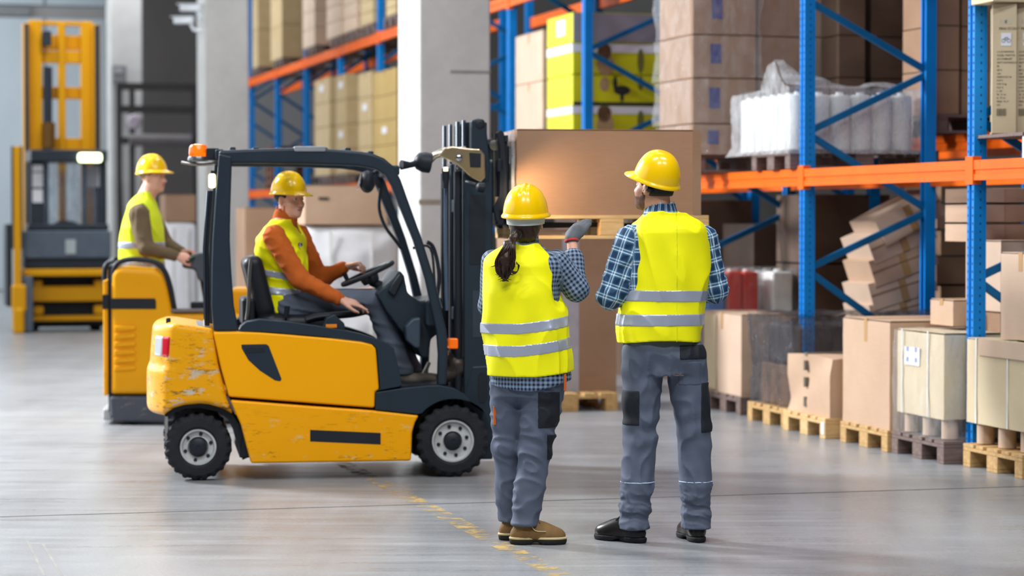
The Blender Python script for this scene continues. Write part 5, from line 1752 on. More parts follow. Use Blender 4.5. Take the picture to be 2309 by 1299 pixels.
def face_parts(body, T, Rh, s=1.0, brow_m=None):
    for sg in (-1, 1):
        p = T(sg * .031, .0795, .006)
        MB().lathe([(.0005, -.0115 * s), (.008 * s, -.008 * s), (.0115 * s, 0), (.008 * s, .008 * s), (.0005, .0115 * s)], Matrix.Translation(p) @ Rh.to_4x4(), 12).build('eye', M_EYEW, body, smooth=True)
        q = T(sg * .031 + .002, .0902, .006)
        MB().lathe([(.0005, -.0035 * s), (.0055 * s, -.002 * s), (.0055 * s, .002 * s), (.0005, .0035 * s)], Matrix.Translation(q) @ Rh.to_4x4() @ Matrix.Rotation(R(90), 4, 'X'), 10).build('iris', M_IRIS, body, smooth=True)
        MB().tube([T(sg * .014, .087, .026), T(sg * .032, .086, .030), T(sg * .05, .073, .026)], [.004 * s, .005 * s, .003 * s], 6).build('eyebrow', brow_m or M_HAIR, body, smooth=True)
    MB().tube([T(-.021, .094, -.064), T(0, .1015, -.063), T(.021, .094, -.064)], [.003 * s, .0055 * s, .003 * s], 6, flat=(1, 1.3)).build('lips', M_LIP, body, smooth=True)
def hand(S, wrist, d, n, side, curl=.5, s=1.0, spread=.0, thumb=.6, k=.012, tl=.62):
    """palm and five fingers: d along the hand, n out of the palm, side=+1 if the thumb lies towards d x n"""
    w = Vector(wrist); d = Vector(d).normalized(); n = Vector(n)
    n = (n - d * n.dot(d)).normalized()
    t = d.cross(n) * side
    rot = Matrix((t, d, n)).transposed()
    S.ell(w + d * .052 * s, (.042 * s, .056 * s, .017 * s), k, 'add', rot)
    S.ell(w + d * .015 * s, (.031 * s, .035 * s, .020 * s), k, 'add', rot)
    L = (.072, .082, .077, .06)
    for i in range(4):
        off = (.031 - .0205 * i) * s
        p = w + d * (.092 - .006 * abs(i - 1.2)) * s + t * off
        dd = (d + t * spread * (1.5 - i) * .25).normalized()
        cu = curl if not isinstance(curl, (list, tuple)) else curl[i]
        r0 = .0098 * s
        S.cone(w + d * .06 * s + t * off * .9, p, r0 * 1.1, r0 * 1.05, .008)
        a = 0.0
        for j, f in enumerate((.46, .30, .24)):
            a += cu * (1.0, 1.15, .8)[j]
            q = p + (dd * math.cos(a) + n * math.sin(a)) * L[i] * s * f
            S.cone(p, q, r0 * (1 - .07 * j), r0 * (.93 - .08 * j), .004)
            p = q
    b = w + d * .022 * s + t * .026 * s + n * .004
    m_ = b + (d * .72 + t * tl + n * thumb * .5).normalized() * .045 * s
    e = m_ + (d * .9 + t * (.30 - thumb * .4) + n * thumb * .6).normalized() * .034 * s
    f_ = e + (d * .95 + t * (-.1 - thumb * .3) + n * thumb * .5).normalized() * .026 * s
    S.cone(b, m_, .016 * s, .0125 * s, .012); S.cone(m_, e, .0122 * s, .0105 * s, .004); S.cone(e, f_, .0105 * s, .0085 * s, .004)

def helmet(parent, c, Rh, s=1.0, m=None, harness=True, ridges=True, H=.145):
    """hard hat: dome with ridges, rolled rim, bill, lining band. c = centre of the head at ear height"""
    m = m or M_HAT
    c = Vector(c)
    RX, RY, H = .113 * s, .133 * s, H * s
    base = c + Rh @ Vector((0, -.008, .035)) * s
    root = bpy.data.objects.new('hard_hat', None); COL.objects.link(root); root.parent = parent
    NTh, NR = 72, 22
    V = []; Fc = []
    for j in range(NR + 1):
        ph = (j / NR) * math.pi / 2
        for i in range(NTh):
            a = 2 * math.pi * i / NTh
            cr = max(0.0, math.cos(ph)) ** .82
            x, y, z = RX * cr * math.cos(a), RY * cr * math.sin(a), H * math.sin(ph) ** 1.02
            if ridges and z > .05 * s and -.11 * s < y < .11 * s:
                f = min(1, (z / s - .05) / .03) * min(1, (.11 - abs(y) / s) / .02)
                ax = abs(x) / s
                bmp = .006 * math.exp(-(ax / .009) ** 4) + .004 * math.exp(-((ax - .027) / .006) ** 4)
                z += bmp * f * s; 
            V.append(base + Rh @ Vector((x, y, z)))
    for j in range(NR):
        for i in range(NTh):
            Fc.append((j*NTh+i, j*NTh+(i+1) % NTh, (j+1)*NTh+(i+1) % NTh, (j+1)*NTh+i))
    o = MB().add(V, Fc).build('shell', m, root, smooth=True)
    # rim and bill
    V = []; Fc = []
    rows_ = [(0, .006), (.0, -.004), (.45, -.008), (1.0, -.012), (1.06, -.008), (1.0, -.003), (.45, .003), (.0, .012)]
    for e_, dz in rows_:
        for i in range(NTh):
            a = 2 * math.pi * i / NTh
            fr = max(0.0, math.sin(a))
            ext = (.010 + .050 * fr ** 2.2) * s
            k = 1 + 0 * e_
            x, y = (RX - .001) * math.cos(a), (RY - .001) * math.sin(a)
            L = math.hypot(x, y)
            droop = -.012 * e_ * fr ** 2 * s + .010 * (abs(math.cos(a)) ** 4) * 0
            V.append(base + Rh @ Vector((x + x / L * ext * e_, y + y / L * ext * e_, dz * s + droop)))
    nr = len(rows_)
    for j in range(nr):
        for i in range(NTh):
            Fc.append((j*NTh+i, j*NTh+(i+1) % NTh, ((j+1) % nr)*NTh+(i+1) % NTh, ((j+1) % nr)*NTh+i))
    MB().add(V, Fc).build('brim', m, root, smooth=True)
    if harness:
        # adjustable band under the back of the shell
        V = []; Fc = []
        N = 28
        for r_, z in ((.102, .0), (.105, -.002), (.102, -.046), (.099, -.046)):
            for i in range(N + 1):
                a = math.pi + math.pi * i / N
                V.append(base + Rh @ Vector((r_ * .93 * s * math.cos(a), r_ * 1.17 * s * math.sin(a), z * s)))
        for j in range(4):
            for i in range(N):
                q = (j + 1) % 4
                Fc.append((j*(N+1)+i, j*(N+1)+i+1, q*(N+1)+i+1, q*(N+1)+i))
        MB().add(V, Fc).build('harness_band', M_HBAND, root, smooth=True)
    return root
def seg_attr(segs, torso_r=.17, tx=0.0, ty=0.0):
    """weave coordinates: along and round the sleeve, or round the trunk"""
    def fn(P):
        n = len(P)
        best = np.abs(np.hypot(P[:, 0] - tx, P[:, 1] - ty) - torso_r * .0) - torso_r * 1.0
        best = np.maximum(best, 0.0) + .004
        ang = np.arctan2(P[:, 0] - tx, -(P[:, 1] - ty))
        U = np.stack([ang * torso_r + 3.0, P[:, 2] + 3.0, np.zeros(n)], 1)
        base = 0.0
        for a, b, r in segs:
            a = np.array(a, float); b = np.array(b, float); d = b - a
            L = np.linalg.norm(d); d = d / L
            t = (P - a) @ d
            tc = np.clip(t, 0, L)
            q = P - a - tc[:, None] * d
            dist = np.abs(np.linalg.norm(q, axis=1) - r)
            e1 = np.cross(d, [0.0, 1.0, 0.0])
            if np.linalg.norm(e1) < .2: e1 = np.cross(d, [1.0, 0, 0])
            e1 /= np.linalg.norm(e1); e2 = np.cross(d, e1)
            an = np.arctan2(q @ e1, q @ -e2 if (e2[1] > 0) else q @ e2)
            uu = np.stack([an * r + 5.0, t + base + 7.0, np.zeros(n)], 1)
            m = dist < best
            U[m] = uu[m]; best = np.minimum(best, dist)
            base += L
        return U
    return fn
def band(vest, name, m, parent, fn, half, grow=.003, region=None):
    """strip of the garment where fn(x, y, z) lies within +-half"""
    q = vest.copy().grow(grow)
    q.field(lambda X, Y, Z: np.abs(fn(X, Y, Z)) - half, 'clip')
    if region is not None:
        q.field(region, 'clip')
    return q.build(name, m, parent, relax=1)
def shoe(parent, ankle, dirn, m_up, m_sole, m_welt=None, L=.29, high=.11):
    """laced work shoe round an ankle: upper, sole with heel block, welt, laces"""
    an = Vector(ankle); d = Vector((dirn[0], dirn[1], 0)).normalized(); sd = Vector((-d.y, d.x, 0))
    h = Vector((an.x, an.y, 0)) - d * .068; t = h + d * L
    lo = [min(h[i], t[i]) - .09 for i in range(2)] + [-.01]; hi = [max(h[i], t[i]) + .09 for i in range(2)] + [high + .06]
    rot = Matrix((d, sd, Vector((0, 0, 1)))).transposed()
    Zv = Vector((0, 0, 1))
    U = Solid(lo, hi, .005)
    U.ell(h + d * L * .74 + Zv * .038, (L * .255, .046, .046), 0, 'add', rot)
    U.ell(h + d * L * .48 + Zv * .055, (L * .30, .041, .058), .03, 'add', rot)
    U.ell(h + d * L * .21 + Zv * .045, (L * .205, .039, .047), .03, 'add', rot)
    U.cone(h + d * .066 + Zv * .06, Vector((an.x, an.y, high + .02)), .044, .042, .02)
    U.field(lambda X, Y, Z: .024 - Z + 0 * X + 0 * Y, 'clip')
    up = U.build('shoe_upper', m_up, parent)
    So = Solid(lo, hi, .005)
    So.ell(h + d * L * .71 + Zv * .03, (L * .305, .051, .09), 0, 'add', rot)
    So.ell(h + d * L * .24 + Zv * .03, (L * .25, .044, .09), .02, 'add', rot)
    sole = So.copy()
    sole.ell(h + d * L * .47, (L * .10, .09, .012), .004, 'sub', rot)
    sole.field(lambda X, Y, Z: np.maximum(Z - .026, .001 - Z) + 0 * X + 0 * Y, 'clip')
    sole.build('sole', m_sole, up)
    if m_welt:
        w = So.copy().grow(.002); w.field(lambda X, Y, Z: np.maximum(Z - .036, .0245 - Z) + 0 * X + 0 * Y, 'clip'); w.build('welt', m_welt, up)
        # stitched seam round the heel and collar
        MB().tube(smooth_path([h + d * .10 + sd * s_ * .0445 + Zv * .10 for s_ in (-1,)] + [h + d * .12 - sd * .047 + Zv * .07, h + d * .17 - sd * .047 + Zv * .065], 4), .002, 5).build('stitching', m_welt, up)
    lm = M_TROU_B if m_welt is None else mat('lace_tan', '#6b5638', .7)
    for k in range(4):
        f = .50 + .07 * k
        q = h + d * L * f + Zv * (.118 - .013 * k)
        MB().tube([q - sd * .026 - Zv * .016 + d * .008, q, q + sd * .026 - Zv * .016 + d * .008], .0035, 6).build('lace', lm, up)
    return up
def person(label, loc, rz=0.0):
    return thing('person', label, 'person', loc, rz)

# ---------------------------------------------------------------- the standing man ------------------
def standing_man():
    O = floor_at(1495, 1222)
    p = person('man in hard hat and plaid shirt with arms folded, seen from behind', O)
    def q(px, py, dy=0.0):
        return at(px, py, O.y + dy) - O
    yaw = R(14)
    HC = q(1475, 424, .0); Rh = rotz(R(50)) @ Matrix.Rotation(R(8), 3, 'X'); HS = .93
    shL, shR = q(1420, 540, -.02), q(1588, 540, .06)
    elL, elR = q(1376, 668, -.02), q(1611, 652, .08)
    wrL, wrR = Vector((.06, .27, 1.20)), Vector((-.10, .22, 1.17))
    hiL, hiR = q(1450, 805, .0), q(1546, 805, .02)
    knL, knR = q(1443, 985, .01), q(1566, 990, .03)
    anL, anR = q(1429, 1188, -.01), q(1570, 1186, .02)
    tor = [(.80, q(1497, 0).x, .01, .15, .10, 0), (.90, q(1494, 0).x, .01, .175, .118, .1), (.98, q(1492, 0).x, .01, .172, .115, yaw), (1.08, q(1494, 0).x, .015, .165, .108, yaw), (1.22, q(1500, 0).x, .02, .178, .115, yaw), (1.35, q(1504, 0).x, .02, .188, .12, yaw), (1.45, q(1505, 0).x, .02, .185, .11, yaw), (1.51, q(1502, 0).x, .015, .14, .09, yaw), (1.56, q(1496, 0).x, .01, .075, .07, yaw)]
    # body
    B = Solid((-.36, -.26, -.0), (.34, .42, 1.86), .0075)
    B.loft(tor, 0, n=2.3)
    for sh, el, wr in ((shL, elL, wrL), (shR, elR, wrR)):
        B.cone(sh, el, .052, .040, .03); B.cone(el, wr, .040, .027, .02)
    for hi_, kn, an in ((hiL, knL, anL), (hiR, knR, anR)):
        B.cone(hi_, kn, .085, .055, .03); B.cone(kn, an, .052, .034, .02); B.cone(an, (an.x, an.y, .06), .034, .028, .01)
    B.cone((q(1487, 480).x, .0, 1.53), HC + Vector((.020, -.012, -.045)), .060, .054, .025)
    T = head(B, HC, Rh, HS)
    hand(B, wrL, (.5, .5, .2), (.1, -1, 0), 1, .5)
    hand(B, wrR, (-.7, .1, .25), (.1, -1, 0), -1, .5)
    body = B.build('body', M_SKIN, p)
    face_parts(body, T, Rh, HS)
    # hair and beard
    Hs = Solid(HC - Vector((.14, .14, .16)), HC + Vector((.14, .14, .14)), .005)
    head_r = [q_ * HS for q_ in (.0825, .101, .093)]
    Hs.ell(T(0, -.016, .035), head_r, 0, 'add', Rh)
    Hs.ell(T(0, -.045, -.02), (.060, .056, .042), .02, 'add', Rh)
    Hs.ell(T(0, .10, -.02), (.10, .085, .13), 0, 'sub', Rh)
    for sg in (-1, 1):
        Hs.ell(T(sg * .082, .002, -.018), (.03, .027, .036), .004, 'sub', Rh)
    Hs.disp(lambda X, Y, Z: .0012 * np.sin(300 * X + 90 * Z) * np.sin(260 * Y + 140 * Z))
    Hs.field(lambda X, Y, Z: (HC.z - .040) - Z + 0 * X + 0 * Y, 'clip', 0)
    Hs.build('hair', M_HAIR, p)
    Bd = Solid(HC - Vector((.15, .15, .16)), HC + Vector((.15, .15, .10)), .005)
    head(Bd, HC, Rh, HS)
    Bd.grow(.0035)
    Ri = np.array(Rh.transposed()); hc = np.array(HC)
    def _jaw(X, Y, Z):
        x, y, z = X - hc[0], Y - hc[1], Z - hc[2]
        ly = Ri[1, 0]*x + Ri[1, 1]*y + Ri[1, 2]*z; lz = Ri[2, 0]*x + Ri[2, 1]*y + Ri[2, 2]*z; lx = Ri[0, 0]*x + Ri[0, 1]*y + Ri[0, 2]*z
        top = -.045 + .9 * np.clip(.035 - ly, 0, .05)          # rises to the sideburns
        return np.maximum(np.maximum(lz - top, .004 - ly), -lz - .125) + 0 * lx
    Bd.field(_jaw, 'clip')
    Bd.ell(T(0, .105, -.064), (.026, .03, .012), .004, 'sub', Rh)
    Bd.build('beard', M_BEARD, p)
    # trousers
    Tr = Solid((-.30, -.22, .0), (.30, .25, 1.06), .006)
    Tr.loft([(.80, tor[0][1], .01, .16, .115, 0), (.90, tor[1][1], .01, .193, .135, .05), (.955, tor[2][1], .01, .184, .126, yaw), (1.0, tor[2][1], .01, .160, .10, yaw), (1.03, tor[2][1], .01, .158, .10, yaw)], 0, n=2.5)
    for hi_, kn, an, oy in ((hiL, knL, anL, -1), (hiR, knR, anR, 1)):
        mid = hi_.lerp(kn, .5)
        Tr.cone(hi_ + Vector((0, 0, .0)), mid, .104, .092, .015); Tr.cone(mid, kn, .092, .080, .008)
        cal = kn.lerp(an, .55)
        Tr.cone(kn, cal, .080, .077, .02); Tr.cone(cal, an, .077, .071, .02)
        Tr.cone(an, (an.x, an.y, .045), .073, .075, .01)
    Tr.cone((0.01, .02, .95), (0.01, .02, .80), .02, .012, .03, 'sub')
    w1 = waves(3, 7, (25, 70), (.5, .5, 1.6)); w2 = waves(4, 6, (14, 32), (1, 1, .6))
    Tr.disp(lambda X, Y, Z: .0075 * w1(X, Y, Z) * (np.clip((.40 - Z) / .3, .15, 1)) + .004 * w2(X, Y, Z))
    f1 = folds(61, 5, (22, 50), (1.0, .6, 1.0)); f2 = folds(62, 4, (55, 95), (.5, .4, 1.3))
    Tr.disp(lambda X, Y, Z: .008 * f1(X, Y, Z) + .008 * f2(X, Y, Z) * np.exp(-((Z - .17) / .10)**2))
    Tr.disp(lambda X, Y, Z: .006 * np.sin(75 * Z + 9 * X) * np.exp(-((Z - .16) / .07)**2) + .004 * np.sin(60 * Z - 14 * X) * np.exp(-((Z - .55) / .09)**2) + .004 * np.sin(38 * Z + 22 * np.abs(X)) * np.exp(-((Z - .78) / .08)**2))
    Tr.field(lambda X, Y, Z: np.maximum(.062 - Z, Z - 1.02) + 0 * X + 0 * Y, 'clip')
    tr = Tr.build('trousers', M_TROU, p)
    def patch(name, m, lo, hi, grow=.004):
        g_ = Tr.copy().grow(grow)
        g_.field(lambda X, Y, Z: np.maximum(np.maximum(np.maximum(lo[0] - X, X - hi[0]), np.maximum(lo[1] - Y, Y - hi[1])), np.maximum(lo[2] - Z, Z - hi[2])), 'clip')
        return g_.build(name, m, tr, relax=1)
    zz = lambda py: q(1495, py).z; xx = lambda px: q(px, 900).x
    patch('thigh_pocket', M_TROU_B, (-.4, -.3, zz(957)), (xx(1440), .02, zz(878)))
    patch('pocket_flap', M_TROU_B, (xx(1529), -.3, zz(809)), (.4, -.02, zz(776)))
    patch('hip_pocket', M_TROU, (xx(1527), -.3, zz(868)), (xx(1578), -.02, zz(812)), .0025)
    patch('side_panel', M_TROU_B, (xx(1578), -.3, zz(975)), (.4, .10, zz(862)))
    band(Tr, 'piping', M_PIPE, tr, lambda X, Y, Z: Z - zz(1086) + 0 * X + 0 * Y, .0045, .003)
    # shirt
    Sh = Solid((-.40, -.28, .95), (.40, .42, 1.66), .006)
    Sh.loft([(1.0, tor[2][1], .01, .185, .13, yaw)] + [(z, cx, cy, a + .014, b + .014, w) for z, cx, cy, a, b, w in tor[3:8]] + [(1.55, tor[8][1], .01, .088, .08, yaw)], 0, n=2.4)
    for sh, el, wr in ((shL, elL, wrL), (shR, elR, wrR)):
        Sh.cone(sh, el, .069, .064, .03); Sh.cone(el, el.lerp(wr, .75), .064, .05, .02)
    w3 = waves(8, 7, (25, 60), (1, 1, 1.2))
    f3 = folds(81, 5, (32, 70), (1, 1, 1))
    Sh.disp(lambda X, Y, Z: .0045 * w3(X, Y, Z) + .009 * f3(X, Y, Z) * np.clip((np.abs(X - .01) - .15) / .05, 0, 1))
    Sh.cone((q(1490, 478).x, .0, zz(488)), (q(1489, 458).x, .006, zz(467)), .086, .074, .01)
    Sh.cone((q(1489, 470).x, .004, zz(474)), (q(1489, 440).x, .004, zz(425)), .064, .072, .0, 'sub')
    Sh.build('plaid_shirt', M_PLAID_M, p, attr=seg_attr([(shL, elL, .068), (elL, wrL, .056), (shR, elR, .068), (elR, wrR, .056)], .18, tor[4][1], .02))
    # vest
    Ve = Solid((-.32, -.25, .86), (.32, .30, 1.64), .0047)
    xc = lambda px: q(px, 600).x
    zv = zz
    rows_ = []
    for py, xl, xr in ((778, 1398, 1577), (740, 1393, 1580), (690, 1402, 1588), (640, 1412, 1598), (590, 1416, 1598), (545, 1416, 1596), (515, 1420, 1590), (495, 1436, 1576), (478, 1458, 1540)):
        rows_.append((zv(py), (xc(xl) + xc(xr)) / 2, .02, (xc(xr) - xc(xl)) / 2, (.168 if py > 700 else .155) if py > 500 else .10, yaw * .6))
    Ve.loft(rows_, 0, n=2.8)
    # armholes
    Ve.cone(shL + Vector((-.055, -.0, .05)), shL + Vector((-.060, .02, -.19)), .062, .088, .01, 'sub')
    Ve.cone(shR + Vector((.06, .0, .05)), shR + Vector((.070, .03, -.20)), .062, .085, .01, 'sub')
    w4 = waves(12, 6, (10, 26), (1.3, 1, .45)); f4 = folds(91, 4, (14, 30), (1.3, .8, .45))
    Ve.disp(lambda X, Y, Z: .008 * f4(X, Y, Z))
    Ve.disp(lambda X, Y, Z: .006 * w4(X, Y, Z) + .004 * np.sin(40 * X + 6 * Z) * np.exp(-((Z - 1.32) / .12)**2))
    Ve.cone((q(1490, 480).x, .01, zz(478)), (q(1488, 440).x, .02, zz(420)), .082, .088, .01, 'sub')
    hem = lambda X, Y, Z: zv(772) + .012 * np.cos(X * 9) - Z + 0 * Y
    Ve.field(hem, 'clip')
    ve = Ve.build('hi_vis_vest', M_VEST, p)
    band(Ve, 'reflective_stripe', M_REFL, ve, lambda X, Y, Z: Z - zv(666) + .01 * X + .02 * X * X + 0 * Y, .0275)
    band(Ve, 'reflective_stripe', M_REFL, ve, lambda X, Y, Z: Z - zv(720) - .01 * X + 0 * Y, .0285)
    xs_ = xc(1522)
    band(Ve, 'back_seam', mat('vest_seam', '#d8dc02', .7), ve, lambda X, Y, Z: X - xs_ + 0 * Y + 0 * Z, .003, .003, lambda X, Y, Z: Y + .02 + 0 * X + 0 * Z)
    # shoes
    shb = mat('black_leather', '#1d1a1a', .28, var=.2, scale=12); sob = mat('black_sole', '#15161a', .7)
    shoe(p, anL, (-.80, .60), shb, sob)
    shoe(p, anR, (-.24, .97), shb, sob)
    helmet(p, HC + Rh @ Vector((0, .004, .010)), Rh @ Matrix.Rotation(R(12), 3, 'X') @ Matrix.Rotation(R(-4), 3, 'Y'), .885, harness=False, ridges=False, H=.165)
    MB().tube([T(-.082, -.03, .01), T(-.088, -.03, -.004), T(-.085, -.05, -.01)], .012, 8).build('hat_strap', M_TROU_B, p)
    return p
standing_man()

# ---------------------------------------------------------------- the standing woman ------------------
def standing_woman():
    O = floor_at(1190, 1225)
    p = person('woman in hard hat with long ponytail raising a gloved hand, seen from behind', O)
    def q(px, py, dy=0.0):
        return at(px, py, O.y + dy) - O
    zz = lambda py: q(1190, py).z; xx = lambda px: q(px, 700).x
    yaw = R(-24)
    HC = q(1186, 500, .02); Rh = rotz(R(-8)) @ Matrix.Rotation(R(6), 3, 'X')
    shR, shL = q(1256, 592, -.0), q(1112, 590, .06)
    elR, elL = q(1299, 652, .03), q(1104, 690, .16)
    wrR, wrL = q(1289, 539, .10), Vector((-.08, .33, 1.04))
    hiL, hiR = q(1152, 850, .06), q(1230, 850, -.02)
    knL, knR = q(1146, 1010, .09), q(1205, 1015, -.01)
    anL, anR = q(1155, 1172, .13), q(1184, 1180, -.03)
    tor = [(.72, xx(1190), .02, .14, .11, yaw), (.82, xx(1194), .02, .168, .125, yaw), (.92, xx(1192), .02, .155, .11, yaw), (1.02, xx(1188), .025, .135, .10, yaw), (1.14, xx(1184), .03, .15, .108, yaw), (1.26, xx(1182), .03, .162, .112, yaw), (1.34, xx(1182), .03, .155, .10, yaw), (1.38, xx(1182), .025, .115, .08, yaw), (1.42, xx(1183), .02, .06, .06, yaw)]
    B = Solid((-.32, -.24, 0), (.36, .50, 1.68), .0075)
    B.loft(tor, 0, n=2.2)
    B.cone(shR, elR, .043, .034, .03); B.cone(elR, wrR, .036, .024, .02)
    B.cone(shL, elL, .043, .034, .03); B.cone(elL, wrL, .036, .024, .02)
    for hi_, kn, an in ((hiL, knL, anL), (hiR, knR, anR)):
        B.cone(hi_, kn, .085, .05, .03); B.cone(kn, an, .05, .032, .02); B.cone(an, (an.x, an.y, .06), .032, .028, .01)
    B.cone((HC.x - .0, .01, 1.39), HC + Vector((.0, -.01, -.05)), .05, .048, .03)
    T = head(B, HC, Rh, .96, True)
    hand(B, wrL, (.3, .5, .2), (0, 0, 1), 1, .5, .92)
    body = B.build('body', M_SKIN2, p)
    face_parts(body, T, Rh, .96, M_HAIRB)
    # glove on the raised hand
    G = Solid(wrR - Vector((.12, .12, .08)), wrR + Vector((.16, .16, .20)), .005)
    gd = Vector((.075, .085, .085)); gn = Vector((.35, .75, -.55))
    G.cone(wrR, wrR + gd.normalized() * .04 + Vector((0, 0, .01)), .030, .034, .01)
    hand(G, wrR + Vector((-.002, 0, .004)), gd, gn, 1, .16, 1.02, -.6, 1.2, tl=.15)
    G.grow(.002)
    gl = G.build('glove', mat('glove_grey', '#5c6068', .7, bump=.2, bscale=200), p)
    d_ = (wrR - elR).normalized()
    MB().lathe([(.029, -.006), (.034, -.005), (.035, -.001), (.034, .004), (.029, .005)], Matrix.Translation(wrR - d_ * .008) @ d_.to_track_quat('Z', 'Y').to_matrix().to_4x4(), 20).build('glove_cuff', mat('cuff_red', '#c83a3a', .7), gl, smooth=True)
    # hair: cap under the hat and the ponytail
    Hs = Solid(HC - Vector((.14, .15, .18)), HC + Vector((.14, .14, .12)), .005)
    Hs.ell(T(0, -.018, .03), (.083 * .97, .104 * .97, .092), 0, 'add', Rh)
    Hs.ell(T(0, -.055, -.045), (.068, .055, .055), .03, 'add', Rh)
    Hs.ell(T(0, .095, -.02), (.10, .085, .13), 0, 'sub', Rh)
    Hs.disp(lambda X, Y, Z: .0015 * np.sin(160 * X + 60 * Z))
    Hs.build('hair', M_HAIRB, p)
    knot = q(1160, 533, -.10)
    rr = random.Random(5)
    core = Solid((-.24, -.24, 1.15), (.06, .08, 1.55), .006)
    path = [q(1178, 522, -.05), q(1161, 533, -.10), q(1147, 555, -.145), q(1140, 585, -.165), q(1136, 606, -.165), q(1134, 624, -.16)]
    rad_ = [.018, .017, .026, .030, .022, .008]
    for i in range(len(path) - 1):
        core.cone(path[i], path[i+1], rad_[i], rad_[i+1], .015)
    core.disp(lambda X, Y, Z: .003 * np.sin(190 * X + 40 * Z) + .002 * np.sin(120 * Y + 260 * X))
    pt = core.build('ponytail', M_HAIRB, p)
    m = MB()
    lev = [(533, 1161, 3), (553, 1150, 11), (580, 1141, 20), (604, 1138, 22), (622, 1137, 15), (632, 1139, 6)]
    for i in range(150):
        side = rr.uniform(-1, 1); dep = rr.uniform(-1, 1); ln = rr.choice((4, 5, 5, 6, 6))
        wig = rr.uniform(-3, 3)
        pts = []
        for k in range(ln):
            ly_, lx_, lw_ = lev[k]
            pts.append(q(lx_ + side * lw_ + wig * math.sin(k * 1.9 + i), ly_ + (abs(side) ** 2 * -6 if k > 2 else 0), (-.10 if k == 0 else -.162) + dep * (.004 if k == 0 else .018) - .008 * (k in (2, 3))))
        if rr.random() < .35:
            e = pts[-1]; pts.append(e + Vector((rr.choice((-1, 1)) * rr.uniform(.008, .02), 0, -.006)))
        sp_ = smooth_path(pts, 4)
        n = len(sp_)
        m.tube(sp_, [(.0022 + rr.uniform(0, .0014)) * (1 - .6 * (k / n) ** 2) for k in range(n)], 5)
    # one loose curl turning up at the side
    for j in range(7):
        dz_ = j * .0022
        m.tube(smooth_path([q(1146, 580, -.185), q(1150, 604, -.19), q(1158, 618 - j, -.19), q(1167, 611, -.188), q(1168 + j * .5, 598, -.186), q(1164, 590 + j, -.186)], 5), [.0026] * 10 + [.0022] * 10 + [.0014] * 6, 5)
    o = m.build('hair_strands', M_HAIRB, pt, smooth=True); o['kind'] = 'stuff'
    MB().tube([path[0].lerp(path[1], .7) + Vector((.02 * math.cos(a * .7854), .014 * math.sin(a * .7854) * .4, .02 * math.sin(a * .7854))) for a in range(8)], .006, 6, closed=True).build('hair_tie', M_TROU_B, p)
    # trousers
    Tr = Solid((-.26, -.22, .0), (.26, .28, .95), .006)
    Tr.loft([(.70, tor[0][1], .02, .155, .12, yaw), (.82, tor[1][1], .02, .178, .135, yaw), (.92, tor[2][1], .02, .16, .12, yaw)], 0, n=2.3)
    for hi_, kn, an in ((hiL, knL, anL), (hiR, knR, anR)):
        mid = hi_.lerp(kn, .5)
        Tr.cone(hi_, mid, .100, .092, .03); Tr.cone(mid, kn, .092, .077, .02)
        cal = kn.lerp(an, .5)
        Tr.cone(kn, cal, .077, .074, .02); Tr.cone(cal, an, .074, .068, .015); Tr.cone(an, (an.x, an.y, .07), .068, .066, .01)
    w1 = waves(23, 7, (22, 60), (.5, .5, 1.6)); f1 = folds(71, 5, (24, 52), (.9, .6, 1.1))
    Tr.disp(lambda X, Y, Z: .008 * f1(X, Y, Z))
    Tr.disp(lambda X, Y, Z: .006 * w1(X, Y, Z) + .0035 * np.sin(55 * Z + 10 * X) * np.exp(-((Z - .5) / .12)**2))
    Tr.field(lambda X, Y, Z: np.maximum(.088 - Z, Z - .92) + 0 * X + 0 * Y, 'clip')
    tr = Tr.build('trousers', M_TROU, p)
    def patch(name, m, lo, hi, grow=.004):
        g_ = Tr.copy().grow(grow)
        g_.field(lambda X, Y, Z: np.maximum(np.maximum(np.maximum(lo[0] - X, X - hi[0]), np.maximum(lo[1] - Y, Y - hi[1])), np.maximum(lo[2] - Z, Z - hi[2])), 'clip')
        return g_.build(name, m, tr, relax=1)
    patch('thigh_panel', M_TROU_B, (xx(1212), -.3, zz(962)), (xx(1262), .0, zz(880)))
    patch('knee_panel', M_TROU_B, (xx(1232), -.3, zz(1035)), (.4, .1, zz(978)))
    sl = MB().box((-.006, -.004, -.05), (.006, .004, .03)).build('orange_loop', mat('loop_orange', '#cf5f22', .6), p, loc=q(1274, 858, -.10), bevel=.003)
    MB().box((-.008, -.006, -.06), (.006, .006, .03)).build('orange_loop', mat('loop_orange', '#cf5f22', .6), p, loc=q(1116, 930, .02), bevel=.003)
    # shirt with tails under the vest
    Sh = Solid((-.32, -.26, .68), (.36, .40, 1.52), .007)
    Sh.loft([(zz(882), xx(1196), .02, .195, .15, yaw), (zz(840), xx(1197), .02, .195, .15, yaw), (.92, xx(1194), .02, .175, .13, yaw)] + [(z, cx, cy, a + .014, b + .014, w) for z, cx, cy, a, b, w in tor[3:]], 0, n=2.3)
    fo_e = elR.lerp(wrR, .60)
    Sh.cone(shR, elR, .062, .058, .03); Sh.cone(elR, fo_e, .058, .045, .02)
    Sh.cone(shL, elL, .058, .052, .03); Sh.cone(elL, elL.lerp(wrL, .7), .052, .045, .02)
    Sh.cone(fo_e - d_ * .03, fo_e, .05, .052, .01)
    w3 = waves(28, 7, (25, 60), (1, 1, 1.2))
    Sh.disp(lambda X, Y, Z: .004 * w3(X, Y, Z) + .004 * np.sin(70 * X + 55 * Z) * np.exp(-((X - .23)**2 + (Z - 1.24)**2) / .006))
    Sh.cone((HC.x - .0, .015, 1.41), (HC.x, .02, 1.452), .066, .060, .01)
    Sh.cone((HC.x, .02, 1.43), (HC.x, .025, 1.55), .052, .055, 0, 'sub')
